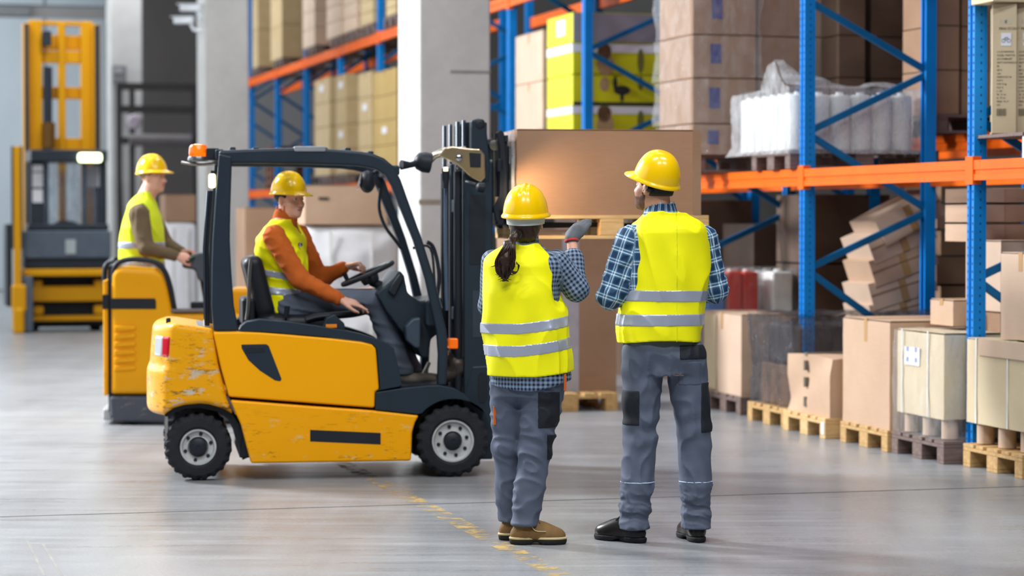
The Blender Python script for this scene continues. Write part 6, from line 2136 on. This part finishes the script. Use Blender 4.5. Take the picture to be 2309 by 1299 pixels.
    # shirt tail, curved lower on the back
    tail = lambda X, Y, Z: (zz(868) - .022 * np.cos((X - .0) * 9) + .10 * np.clip(X - .02, 0, 1)) - Z + 0 * Y
    Sh.field(tail, 'clip')
    Sh.build('gingham_shirt', M_PLAID_W, p, attr=seg_attr([(shR, elR, .058), (elR, wrR, .05), (shL, elL, .055)], .175, xx(1190), .02))
    # vest
    Ve = Solid((-.30, -.25, .74), (.32, .30, 1.50), .0047)
    rows_ = []
    for py, xl, xr in ((850, 1100, 1296), (800, 1094, 1295), (750, 1089, 1289), (700, 1086, 1280), (660, 1086, 1266), (620, 1088, 1258), (590, 1090, 1252), (572, 1100, 1244), (560, 1122, 1230), (550, 1148, 1216)):
        rows_.append((zz(py), (xx(xl) + xx(xr)) / 2, .02, (xx(xr) - xx(xl)) / 2, .172 if py > 640 else (.15 if py > 575 else .10), yaw * .6))
    Ve.loft(rows_, 0, n=2.5)
    Ve.cone(shR + Vector((.045, -.02, .05)), shR + Vector((.046, -.06, -.12)), .058, .082, .01, 'sub'); Ve.ell(shR + Vector((.042, -.12, -.135)), (.072, .12, .098), .01, 'sub')
    Ve.cone(shL + Vector((-.055, .06, .05)), shL + Vector((-.06, .07, -.16)), .055, .07, .01, 'sub')
    w4 = waves(32, 6, (9, 24), (1.3, 1, .5)); f4 = folds(95, 4, (15, 32), (1.2, .8, .55))
    Ve.disp(lambda X, Y, Z: .010 * f4(X, Y, Z))
    Ve.disp(lambda X, Y, Z: .007 * w4(X, Y, Z) + .005 * np.sin(34 * X - 12 * Z) * np.exp(-((Z - 1.0) / .10)**2))
    Ve.cone((HC.x - .005, .02, 1.405), (HC.x, .03, 1.56), .062, .07, .01, 'sub')
    Ve.field(lambda X, Y, Z: zz(846) + .16 * np.clip(X - .03, 0, 1)**1.2 - Z + 0 * Y, 'clip')
    ve = Ve.build('hi_vis_vest', M_VEST, p)
    tilt_ = lambda X: .13 * np.clip(X + .06, 0, 1) ** 1.3 * 1.6
    band(Ve, 'reflective_stripe', M_REFL, ve, lambda X, Y, Z: Z - zz(739) - tilt_(X) + 0 * Y, .026)
    band(Ve, 'reflective_stripe', M_REFL, ve, lambda X, Y, Z: Z - zz(789) - tilt_(X) + 0 * Y, .027)
    # boots
    tan = mat('tan_suede', '#7d5f38', .75, var=.15, scale=20, bump=.2, bscale=150); sol = mat('dark_sole', '#25231f', .8); wl_ = mat('cream_welt', '#c9b98d', .7)
    shoe(p, anR + Vector((-.005, 0, 0)), (1, .02), tan, sol, wl_, .268, .125)
    shoe(p, anL + Vector((0, 0, 0)), (.93, .36), tan, sol, wl_, .268, .125)
    helmet(p, HC + Vector((0, .004, .003)), Rh, .95, H=.15)
    return p
standing_woman()
# ---------------------------------------------------------------- the driver, in the frame of the truck ------------------
def driver():
    p = person('driver in orange jumper, yellow vest and hard hat sitting in the forklift', FO, FA)
    def q(px, py, yl=0.0):
        return Vector(P3(px, py, yl))
    M_JUMP = mat('orange_jumper', '#bd5c1e', .85, var=.12, scale=14, bump=.25, bscale=250)
    HC = q(653, 450, .0); Rh = rotz(R(-138)) @ Matrix.Rotation(R(-2), 3, 'X')
    shN, shF = q(618, 532, -.185), q(672, 530, .17)
    elN, elF = q(676, 630, -.25), q(722, 630, .20)
    wrN, wrF = q(768, 676, -.31), q(778, 602, .13)
    hip = q(640, 690, 0)
    hiN, hiF = q(655, 692, -.10), q(655, 692, .10)
    knN, knF = q(850, 678, -.14), q(846, 668, .14)
    anN, anF = q(905, 835, -.14), q(925, 835, .12)
    seat_z0 = fk(640, 705, -.05)[1]
    C = lambda px, py: (q(px, py).x, q(px, py).z)
    rows_ = []
    for py, xl, xr, b, yw in ((705, 602, 690, .17, -.1), (680, 596, 696, .175, -.15), (640, 592, 696, .165, -.3), (600, 584, 694, .17, -.4), (565, 575, 690, .185, -.45), (535, 580, 688, .19, -.45), (512, 598, 678, .16, -.45), (494, 622, 662, .09, -.4)):
        x0, x1 = q(xl, py).x, q(xr, py).x
        ha = (x1 - x0)/2
        a_ = math.sqrt(max(.0036, ha**2 - (b * math.sin(yw))**2)) / math.cos(yw)
        rows_.append((q(640, py).z, (x0 + x1)/2, 0.0, a_, b, yw))
    lo = Vector((q(560, 800).x - .05, -.42, .20)); hi = Vector((q(960, 800).x + .12, .42, q(650, 370).z + .05))
    B = Solid(lo, hi, .0085)
    B.loft([(z, cx, cy, a * .8, b * .82, w) for z, cx, cy, a, b, w in rows_], 0, n=2.2)
    for sh, el, wr in ((shN, elN, wrN), (shF, elF, wrF)):
        B.cone(sh, el, .050, .040, .03); B.cone(el, wr, .040, .028, .02)
    for h_, kn, an in ((hiN, knN, anN), (hiF, knF, anF)):
        B.cone(h_, kn, .085, .058, .03); B.cone(kn, an, .054, .036, .02)
    B.cone(q(640, 500), HC + Vector((-.01, .0, -.05)), .062, .058, .03)
    Bh = B
    body_lo = B
    T = head(B, HC, Rh, .95)
    hand(B, wrN, (.90, -.05, -.22), (.2, .25, -1), -1, (.08, .22, .4, .5), 1.08, .3, .5)
    hand(B, wrF, (.80, -.15, .20), (.3, -.2, -1), 1, (.75, .8, .85, .9), 1.0, 0, .8)
    body = B.build('body', M_SKIN2, p)
    face_parts(body, T, Rh, .95)
    Hs = Solid(HC - Vector((.15, .15, .16)), HC + Vector((.15, .15, .14)), .006)
    Hs.ell(T(0, -.016, .035), (.078, .095, .086), 0, 'add', Rh)
    Hs.ell(T(0, .105, -.02), (.10, .088, .13), 0, 'sub', Rh)
    Hs.ell(T(0, 0, -.085), (.12, .13, .075), 0, 'sub', Rh)
    for sg in (-1, 1):
        Hs.ell(T(sg * .082, .002, -.018), (.03, .027, .034), .004, 'sub', Rh)
    Hs.build('hair', M_HAIR, p)
    # trousers
    Tr = Solid(lo, Vector((hi.x, hi.y, q(640, 650).z)), .009)
    Tr.loft([(z, cx, 0, a * .88, b * .92, 0) for z, cx, cy, a, b, w in rows_[:3]], 0, n=2.2)
    for h_, kn, an in ((hiN, knN, anN), (hiF, knF, anF)):
        Tr.cone(h_, kn, .102, .082, .03); Tr.cone(kn, an, .080, .072, .02)
    f1 = folds(161, 5, (24, 50))
    Tr.disp(lambda X, Y, Z: .009 * f1(X, Y, Z))
    Tr.field(lambda X, Y, Z: anN.z - .03 - Z + 0 * X + 0 * Y, 'clip')
    Tr.build('trousers', mat('driver_trousers', '#5a6272', .8, var=.12, scale=9, bump=.2, bscale=300), p)
    # jumper
    Sh = Solid(Vector((lo.x, lo.y, q(640, 710).z)), hi, .008)
    Sh.loft([(z, cx, cy, a * .9, b * .93, w) for z, cx, cy, a, b, w in rows_[1:]], 0, n=2.2)
    for sh, el, wr in ((shN, elN, wrN), (shF, elF, wrF)):
        Sh.cone(sh, el, .070, .060, .03); Sh.cone(el, el.lerp(wr, .93), .060, .043, .02)
    Sh.cone(q(643, 500), q(645, 478), .078, .070, .015)
    f2 = folds(171, 5, (30, 60))
    Sh.disp(lambda X, Y, Z: .008 * f2(X, Y, Z))
    Sh.cone(q(645, 478), q(648, 440), .058, .062, 0, 'sub')
    Sh.build('jumper', M_JUMP, p)
    # vest, open armholes, two stripes
    Ve = Solid(Vector((lo.x, -.30, q(640, 712).z)), Vector((hi.x, .30, q(640, 480).z)), .0075)
    Ve.loft([(z, cx, cy, a, b, w) for z, cx, cy, a, b, w in rows_], 0, n=2.5)
    f3 = folds(181, 4, (16, 32)); 
    Ve.disp(lambda X, Y, Z: .008 * f3(X, Y, Z))
    for sh, el, sg in ((shN, elN, -1), (shF, elF, 1)):
        Ve.cone(sh + Vector((0, sg * .055, .03)), sh.lerp(el, .38) + Vector((-.02, sg * .045, -.02)), .074, .088, .01, 'sub')
    Ve.cone(q(648, 505), q(665, 470), .062, .085, .01, 'sub')
    Ve.cone(q(665, 520), q(700, 500), .03, .06, .01, 'sub')
    ve = Ve.build('hi_vis_vest', M_VEST, p)
    z1, z2 = q(640, 622).z, q(640, 657).z
    band(Ve, 'reflective_stripe', M_REFL, ve, lambda X, Y, Z: Z - z1 + .18 * (X - hip.x) + 0 * Y, .022, .0035)
    band(Ve, 'reflective_stripe', M_REFL, ve, lambda X, Y, Z: Z - z2 + .10 * (X - hip.x) + 0 * Y, .024, .0035)
    # button on the vest
    MB().lathe([(.012, 0), (.014, .004), (.004, .008)], Matrix.Translation(q(677, 552, -.12)) @ Matrix.Rotation(R(75), 4, 'X'), 12).build('press_stud', M_CHROME, ve)
    shb = mat('black_leather', '#1d1a1a', .28); sob = mat('black_sole', '#15161a', .7)
    for an in (anN, anF):
        S2 = Solid(an + Vector((-.12, -.10, -.12)), an + Vector((.28, .10, .10)), .007)
        S2.ell(an + Vector((.10, 0, -.055)), (.12, .045, .040), 0); S2.ell(an + Vector((.0, 0, -.04)), (.06, .042, .055), .03)
        S2.cone(an + Vector((0, 0, -.02)), an + Vector((-.01, 0, .05)), .048, .048, .02)
        so = S2.build('shoe', mat('grey_shoe', '#6a6359', .6), p)
    helmet(p, HC + Vector((0, 0, .008)), Rh @ Matrix.Rotation(R(2), 3, 'X'), .90, harness=False)
    return p
driver()

# ---------------------------------------------------------------- stand-on tow truck on the left and its rider ------------------
TY = 18.0
TO = floor_at(355, 958)
TA = R(6)
tc_, ts_ = math.cos(TA), math.sin(TA)
TO.z = 0
def tk(px, py, yl=0.0):
    d = ray(px, py); n = Vector((-ts_, tc_, 0))
    k = (yl + n.dot(TO)) / n.dot(d)
    Pw = Vector((d.x * k, d.y * k, CAMH + d.z * k)) - TO
    return Vector((tc_ * Pw.x + ts_ * Pw.y, yl, Pw.z))
tt = thing('tow_truck', 'yellow stand-on truck with a black grab bar behind the forklift', 'truck', TO, TA)
def tp(pts, yl=0.0):
    return [(tk(x, y, yl).x, tk(x, y, yl).z) for x, y in pts]
M_TYEL = wear_mat('tow_yellow', '#e6a00a', '#a8791f', '#a59a7c', 0.6, 0.4, (0.3, 1.3, 0.5))
M_TSK = wear_mat('tow_skirt', '#4c515b', '#8c897f', '#a8a08c', 0.9, 0.5)
bodyp = tp([(250, 890), (250, 620), (258, 606), (275, 601), (350, 605), (368, 620), (378, 650), (388, 697), (392, 705), (520, 705), (560, 712), (560, 890)])
S_ = Solid((tk(240, 700).x - .05, -.06, tk(250, 900).z - .02), (tk(560, 700).x + .03, .86, tk(250, 595).z + .04), .013)
_pb = poly_sdf(bodyp)
def _tb(X, Y, Z):
    d2 = _pb(X, Z); rr = .05
    qx = d2 + rr; qy = np.abs(Y - .38) - .38 + rr
    d = np.sqrt(np.maximum(qx, 0)**2 + np.maximum(qy, 0)**2) + np.minimum(np.maximum(qx, qy), 0) - rr
    well = np.maximum(np.maximum(tk(395, 700).x - X, X - tk(600, 700).x), np.maximum(np.abs(Y - .38) - .30, .25 - Z))   # the standing well
    return np.maximum(d, -well)
S_.field(_tb, 'add')
S_.build('body_shell', M_TYEL, tt)
sk = tp([(246, 893), (560, 893), (560, 950), (400, 958), (262, 952), (248, 940)])
MB().prism(sk, .0, .74).build('skirt', M_TSK, tt, bevel=.03, seg=3)
MB().prism(tp([(250, 673), (349, 673), (352, 680), (352, 697), (250, 697)]), -.006, .006).build('name_stripe', M_FDARK2, tt, bevel=.002)
for k in range(6):
    y0 = 735 + k * 18
    MB().prism(tp([(258, y0), (306, y0), (306, y0 + 9), (258, y0 + 12)]), -.018, .01).build('louvre', M_TYEL, tt, bevel=.008)
# rear panel on the left edge with a black seam
x0 = tk(232, 700).x; x1 = tk(250, 700).x
MB().box((x0, .03, tk(240, 893).z), (x0 + .035, .70, tk(240, 632).z)).build('rear_panel', M_TYEL, tt, bevel=.012)
MB().box((x0 + .035, .05, tk(240, 930).z), (x1 + .02, .68, tk(240, 600).z)).build('seam_gap', M_FDARK2, tt)
MB().box((x0 - .004, .02, tk(240, 697).z), (x0 + .037, .71, tk(240, 665).z)).build('name_stripe', M_FDARK2, tt)
MB().box((x0 - .01, .05, .03), (x0 + .06, .68, .12)).build('bumper', mat('bumper_grey', '#a8a9ab', .4), tt, bevel=.02)
# grab bars
MB().tube(smooth_path([tk(256, 640, .04), tk(257, 610, .04), tk(268, 592, .04), (tk(300, 585, .04)), tk(345, 590, .04), tk(368, 607, .04), tk(382, 640, .04), tk(394, 700, .04)], 5), .020, 10).build('grab_bar', M_FDARK2, tt, smooth=True)
MB().tube(smooth_path([tk(236, 640, .35), tk(237, 605, .35), tk(246, 592, .35), (tk(262, 586, .2))], 5), .02, 10).build('grab_bar', M_FDARK2, tt, smooth=True)
MB().prism(tp([(385, 697), (470, 696), (470, 704), (385, 705)]), -.005, .12).build('edge_rubber', mat('rubber_grey', '#6f6a66', .7), tt, bevel=.01)
MB().box((tk(430, 690, .1).x, .08, tk(430, 697).z), (tk(465, 690, .1).x, .18, tk(430, 682).z)).build('pedal_box', M_FDARK2, tt, bevel=.01)
# tiller head
MB().prism(tp([(410, 592), (432, 575), (455, 568), (470, 575), (470, 640), (448, 632), (440, 608), (412, 604)], .30), .22, .46).build('tiller_head', mat('tiller_grey', '#4a525c', .45), tt, bevel=.02)
MB().tube([tk(465, 630, .34), tk(478, 705, .34), tk(482, 800, .34)], .05, 10).build('tiller_column', M_FDARK2, tt, smooth=True)
MB().tube([tk(424, 588, .16), tk(436, 580, .24)], .022, 8).build('tiller_grip', mat('grip_green', '#1d3a33', .5), tt, smooth=True)
MB().box((tk(522, 700).x, .15, tk(522, 720).z), (tk(562, 700).x, .65, tk(522, 652).z)).build('battery_cover', M_TYEL, tt, bevel=.03)
# wheels underneath
for xx_ in (300, 520):
    for yy_ in (.12, .62):
        Mx = Matrix.Translation((tk(xx_, 940).x, yy_, .085)) @ Matrix.Rotation(R(90), 4, 'X')
        MB().lathe([(.03, -.04), (.08, -.04), (.085, -.03), (.085, .03), (.08, .04), (.03, .04)], Mx, 20).build('wheel', M_RUB, tt, smooth=True)
MB().box((tk(390, 900).x, .06, .10), (tk(560, 900).x, .70, .22)).build('standing_plate', M_FDARK2, tt)

def rider():
    p = person('man in brown jumper, yellow vest and hard hat riding the stand-on truck', TO, TA)
    q = lambda px, py, yl=.38: tk(px, py, yl)
    M_BR = mat('brown_jumper', '#6b5a44', .85, var=.1, scale=12, bump=.2, bscale=250)
    HC = q(345, 400); Rh = rotz(R(-120))
    shN, shF = q(312, 484, .20), q(338, 482, .56)
    elN, elF = q(330, 560, .14), q(372, 552, .58)
    wrN, wrF = q(398, 578, .16), q(412, 570, .42)
    yc = .38
    rows_ = []
    for py, xl, xr, b in ((700, 284, 364, .15), (640, 272, 374, .17), (600, 266, 373, .175), (560, 266, 372, .17), (520, 272, 370, .185), (490, 280, 364, .19), (462, 288, 356, .17), (446, 300, 350, .125), (432, 318, 344, .075)):
        x0, x1 = q(xl, py).x, q(xr, py).x
        rows_.append((q(320, py).z, (x0 + x1)/2, yc, (x1 - x0)/2, b, 0.0))
    zf = .225
    hiz = q(320, 690).z
    cx0 = rows_[0][1]
    lo = Vector((q(240, 600).x, -.05, zf - .02)); hi = Vector((q(470, 600).x, .85, q(340, 330).z + .05))
    B = Solid(lo, hi, .0085)
    B.loft([(z, cx, cy, a * .8, b * .85, w) for z, cx, cy, a, b, w in rows_], 0, n=2.2)
    for sh, el, wr in ((shN, elN, wrN), (shF, elF, wrF)):
        B.cone(sh, el, .050, .042, .03); B.cone(el, wr, .042, .028, .02)
    for sg in (-1, 1):
        h_ = Vector((cx0, yc + sg * .10, hiz)); kn = Vector((cx0 + .06, yc + sg * .11, zf + .48)); an = Vector((cx0 + .02, yc + sg * .12, zf + .08))
        B.cone(h_, kn, .085, .056, .03); B.cone(kn, an, .053, .036, .02); B.cone(an + Vector((-.03, 0, -.05)), an + Vector((.14, 0, -.055)), .03, .025, .01)
    B.cone(q(330, 445), HC + Vector((-.012, 0, -.05)), .068, .060, .03)
    T = head(B, HC, Rh, .97)
    hand(B, wrN, (.9, .25, -.05), (.1, .7, -.7), -1, (.8, .8, .8, .8), 1.0)
    hand(B, wrF, (.8, -.3, 0), (.1, -.5, -.8), 1, (.8, .8, .8, .8), 1.0)
    body = B.build('body', M_SKIN2, p)
    face_parts(body, T, Rh, 1.0, mat('brow_brown', '#6b4a36', .7))
    Hs = Solid(HC - Vector((.15, .15, .16)), HC + Vector((.15, .15, .14)), .006)
    Hs.ell(T(0, -.016, .035), (.077, .095, .087), 0, 'add', Rh)
    Hs.ell(T(0, .105, -.02), (.10, .095, .13), 0, 'sub', Rh); Hs.ell(T(0, 0, -.08), (.12, .13, .085), 0, 'sub', Rh)
    Hs.build('hair', mat('grey_hair', '#8a7768', .7), p)
    Tr = Solid(Vector((lo.x, lo.y, zf)), Vector((hi.x, hi.y, q(320, 640).z)), .010)
    Tr.loft([(z, cx, cy, a * .85, b * .9, 0) for z, cx, cy, a, b, w in rows_[:2]], 0, n=2.2)
    for sg in (-1, 1):
        h_ = Vector((cx0, yc + sg * .10, hiz)); kn = Vector((cx0 + .06, yc + sg * .11, zf + .48)); an = Vector((cx0 + .02, yc + sg * .12, zf + .08))
        Tr.cone(h_, kn, .10, .078, .03); Tr.cone(kn, an, .078, .07, .02)
    Tr.build('trousers', M_TROU, p)
    Sh = Solid(Vector((lo.x, lo.y, q(320, 660).z)), hi, .009)
    Sh.loft([(z, cx, cy, a * .9, b * .94, w) for z, cx, cy, a, b, w in rows_[1:]], 0, n=2.2)
    for sh, el, wr in ((shN, elN, wrN), (shF, elF, wrF)):
        Sh.cone(sh, el, .078, .064, .03); Sh.cone(el, el.lerp(wr, .92), .064, .042, .02)
    f2 = folds(271, 5, (28, 55))
    Sh.disp(lambda X, Y, Z: .008 * f2(X, Y, Z))
    Sh.build('jumper', M_BR, p)
    Ve = Solid(Vector((lo.x, .10, q(320, 655).z)), Vector((hi.x, .66, q(320, 430).z)), .008)
    Ve.loft([(z, cx, cy, a, b, w) for z, cx, cy, a, b, w in rows_[1:]], 0, n=2.5)
    f3 = folds(281, 4, (15, 30))
    Ve.disp(lambda X, Y, Z: .008 * f3(X, Y, Z))
    for sh, el, sg in ((shN, elN, -1), (shF, elF, 1)):
        Ve.cone(sh + Vector((-.01, sg * .05, .02)), sh.lerp(el, .55) + Vector((-.02, sg * .05, -.02)), .080, .095, .01, 'sub')
    Ve.cone(q(340, 444), q(354, 420), .055, .085, .01, 'sub')
    Ve.cone(q(350, 470), q(375, 455), .02, .05, .01, 'sub')
    ve = Ve.build('hi_vis_vest', mat('vest_lime', '#def02a', .65, var=.05), p)
    z1, z2 = q(320, 553).z, q(320, 598).z
    band(Ve, 'reflective_stripe', M_REFL, ve, lambda X, Y, Z: Z - z1 + 0 * X + 0 * Y, .026, .0035)
    band(Ve, 'reflective_stripe', M_REFL, ve, lambda X, Y, Z: Z - z2 + 0 * X + 0 * Y, .028, .0035)
    for sg in (-1, 1):
        an = Vector((cx0 + .02, yc + sg * .12, zf + .06))
        S2 = Solid(an + Vector((-.12, -.10, -.08)), an + Vector((.28, .10, .12)), .008)
        S2.ell(an + Vector((.09, 0, -.02)), (.12, .045, .038), 0); S2.ell(an + Vector((-.01, 0, -.0)), (.06, .042, .055), .03)
        S2.build('shoe', mat('black_leather', '#1d1a1a', .28), p)
    helmet(p, HC + Vector((0, 0, .008)), Rh @ Matrix.Rotation(R(4), 3, 'X'), .92, harness=False)
    return p
rider()

# ---------------------------------------------------------------- tall reach truck far left ------------------
RO = floor_at(152, 748)
rt = thing('reach_truck', 'tall yellow and black reach truck with raised mast at the far left', 'truck', RO, TH)
k_ = RO.y
def rq(px, py, dy=0.0):
    w_ = at(px, py, k_ + dy) - RO
    return Vector((CU * w_.x + SU * w_.y, -SU * w_.x + CU * w_.y, w_.z))
def rbox(name, px0, px1, py0, py1, d0, d1, m, bev=.02, par=None):
    a, b = rq(px0, py1, 0), rq(px1, py0, 0)
    return MB().box((a.x, d0, a.z), (b.x, d1, b.z)).build(name, m, par or rt, bevel=bev)
M_RY = wear_mat('reach_yellow', '#d99a06', '#a8771a', '#b98a2a', 0.3, .42)
M_RD = mat('reach_dark', '#2a323c', .45, var=.1); M_RG = mat('reach_grey', '#55606c', .4, var=.1)
# mast: outer, middle and inner rails with cross members
for (xa, xb, d0, d1, yt) in ((64, 78, 1.0, 1.25, 40), (228, 244, 1.0, 1.25, 40), (78, 107, 1.1, 1.3, 32), (202, 228, 1.1, 1.3, 32), (148, 163, 1.15, 1.3, 36)):
    rbox('mast_rail', xa, xb, yt, 640, d0, d1, M_RY)
for (xa, xb) in ((66, 74), (232, 242)):
    rbox('rail_groove', xa, xb, 42, 340, .985, 1.0, M_RD, .0)
for (y0, y1, d) in ((32, 42, 1.2), (64, 98, 1.26), (101, 130, 1.18), (185, 213, 1.26), (305, 338, 1.18)):
    rbox('mast_crossbar', 107, 202, y0, y1, d, d + .1, M_RY, .01)
for (xx_, r_) in ((118, .05), (126, .03)):
    MB().tube([rq(xx_, 340, 0) + Vector((0, 1.05, 0)), rq(xx_, 140, 0) + Vector((0, 1.05, 0))], r_, 10).build('lift_cylinder', M_RD, rt, smooth=True)
MB().tube([rq(122, 330, 0) + Vector((0, 1.0, 0)), rq(122, 270, 0) + Vector((0, 1.0, 0))], .09, 12).build('hose_reel', mat('reel_brown', '#6b4a1c', .5), rt, smooth=True)
rbox('clamp', 108, 128, 58, 92, 1.0, 1.15, M_RD, .01)
# cab
rbox('cab_roof', 66, 243, 338, 365, -.15, 1.0, M_RD)
rbox('cab_pillar', 66, 96, 365, 520, .0, .12, M_RD); rbox('cab_pillar', 228, 243, 365, 520, .0, .12, M_RD)
rbox('cab_pillar', 98, 115, 365, 520, .5, .62, M_RD); rbox('cab_pillar', 193, 203, 365, 520, .5, .6, mat('pillar_blue', '#3b5c6e', .4))
rbox('cab_pillar', 66, 80, 365, 520, .85, .97, M_RD); rbox('cab_pillar', 228, 243, 365, 520, .85, .97, M_RD)
for (y0, y1) in ((372, 387), (390, 422), (427, 457)):
    rbox('notice', 72, 95, y0, y1, -.012, -.003, M_WHITE, .0)
rbox('notice', 203, 240, 372, 420, .56, .57, M_WHITE, .0)
rbox('roof_lamp', 174, 228, 346, 366, -.22, -.15, emis('cab_lamp_glow', '#f4ffc8', 6.0), .03)
rbox('wind_glass', 98, 226, 366, 520, .3, .31, film_mat('cab_glass', '#9fb0c8', .22, .05), .0)
rbox('dash', 60, 246, 505, 520, -.1, .5, M_RD)
MB().tube([rq(150, 510, 0) + Vector((.16 * math.cos(a * .5236), .1, .05 * math.sin(a * .5236))) for a in range(12)], .025, 6, closed=True).build('steering_wheel', M_RD, rt, smooth=True)
# lower body
rbox('front_panel', 52, 250, 520, 582, -.2, .9, M_RG)
rbox('name_plate', 145, 168, 540, 572, -.212, -.198, mat('plate_pale', '#aab3b4', .5), .0)
rbox('dark_band', 54, 250, 582, 606, -.12, .9, M_RD)
rbox('yellow_band', 50, 250, 606, 622, -.2, .8, M_RY)
rbox('chassis_back', 66, 246, 622, 740, .3, .9, M_FDARK2)
rbox('fork_carriage', 70, 240, 645, 680, .02, .2, M_RY); rbox('fork_carriage', 75, 95, 632, 650, .02, .25, M_RY); rbox('fork_carriage', 215, 240, 632, 650, .02, .25, M_RY)
rbox('fork_carriage', 75, 98, 690, 710, .05, .25, M_RY); rbox('fork_carriage', 215, 240, 690, 710, .05, .25, M_RY)
rbox('lower_bar', 72, 240, 712, 724, .02, .2, M_RY)
rbox('side_leg', 50, 70, 622, 746, -.3, .9, M_RG)
for xx_ in (80, 225):
    Mx = Matrix.Translation((rq(xx_, 740).x, .55, .13)) @ Matrix.Rotation(R(90), 4, 'Y')
    MB().lathe([(.05, -.07), (.12, -.07), (.13, -.05), (.13, .05), (.12, .07), (.05, .07)], Mx, 18).build('wheel', M_RUB, rt, smooth=True)
# the yellow post with its dark guide at the left
rbox('side_post', 27, 41, 332, 640, -.32, -.2, M_RY, .01); rbox('post_guide', 22, 27, 332, 560, -.30, -.2, M_RD, .0); rbox('post_guide', 41, 46, 332, 560, -.30, -.2, M_RD, .0)
rbox('post_foot', 22, 54, 640, 700, -.36, -.16, M_RY, .03); rbox('post_foot', 24, 50, 690, 750, -.38, -.14, M_RY, .05)
rbox('side_cover', 12, 24, 505, 690, -.1, .6, M_RD, .02)

# ---------------------------------------------------------------- fittings on the columns and the door ------------------
c2 = at(440, 490, 35.3)
def cctv(label, px, py, Y, ang):
    c0 = at(px, py, Y)
    r = thing('security_camera', label, 'camera', c0, ang, 'security cameras on the column')
    m_ = mat('camera_white', '#d9dee4', .4)
    MB().box((-.20, -.05, -.05), (.10, .05, .05)).build('housing', m_, r, bevel=.02)
    MB().box((-.24, -.06, .045), (.12, .06, .06)).build('sunshield', m_, r, bevel=.005)
    MB().lathe([(.035, 0), (.038, .02), (.02, .022)], Matrix.Translation((-.20, 0, 0)) @ Matrix.Rotation(R(-90), 4, 'Y'), 12).build('lens', M_FDARK2, r)
    MB().tube([(.05, 0, -.04), (.10, 0, -.14), (.26, .05, -.16)], .025, 8).build('bracket', m_, r, smooth=True)
    return r
cctv('white security camera high on the pale column at the left', 422, 46, 35.2, R(-14))
cctv('upper white security camera cut by the top of the photo', 436, 18, 35.2, R(10))
jb = thing('junction_box', 'grey junction box with conduits on the far column', 'box', at(268, 168, 48.0), TH)
MB().box((-.14, -.1, -.18), (.14, .1, .18)).build('case', mat('box_grey', '#77777a', .5), jb, bevel=.02)
MB().tube([(0, 0, -.18), (-.02, .02, -1.2), (.05, .05, -3.2)], .05, 8).build('conduit', mat('conduit_grey', '#6d6b6d', .5), jb, smooth=True)
MB().box((-.10, -.12, .02), (.06, -.1, .12)).build('cover', mat('cover_pale', '#9a9a9c', .5), jb)
# dark steel gate frame in front of the sliding door
GY = 47.0
gt = thing('steel_frame', 'dark steel rail frame in front of the sliding door', 'frame', at(352, 490, GY) * Vector((1, 1, 0)) if False else Vector((at(352, 490, GY).x, GY, 0)), TH)
def gq(px, py):
    w_ = at(px, py, GY); return (w_.x - gt.location.x) / CU, w_.z
M_GR = mat('rail_dark', '#3b3837', .6)
for px in (272, 300, 436):
    x, _z2 = gq(px, 300)
    MB().box((x - .05, -.05, 0), (x + .05, .05, gq(0, 190)[1])).build('post', M_GR, gt)
for py in (196, 247, 318):
    xa, zz_ = gq(268, py); xb, _q = gq(440, py)
    MB().box((xa, -.06, zz_ - .07), (xb, .06, zz_ + .07)).build('rail', M_GR, gt)
xa, zz_ = gq(292, 317); xb, _q = gq(425, 317)
MB().tube([(xa, -.2, zz_), (xb, -.2, zz_)], .12, 12).build('roller', mat('roller_grey', '#6a6667', .5), gt, smooth=True)
xs_, zs_ = gq(303, 275)
MB().lathe([(.1, 0), (.15, .03), (.1, .06)], Matrix.Translation((xs_, -.1, zs_)) @ Matrix.Rotation(R(90), 4, 'X'), 14).build('sign_disc', mat('disc_pale', '#b5a9b5', .5), gt)
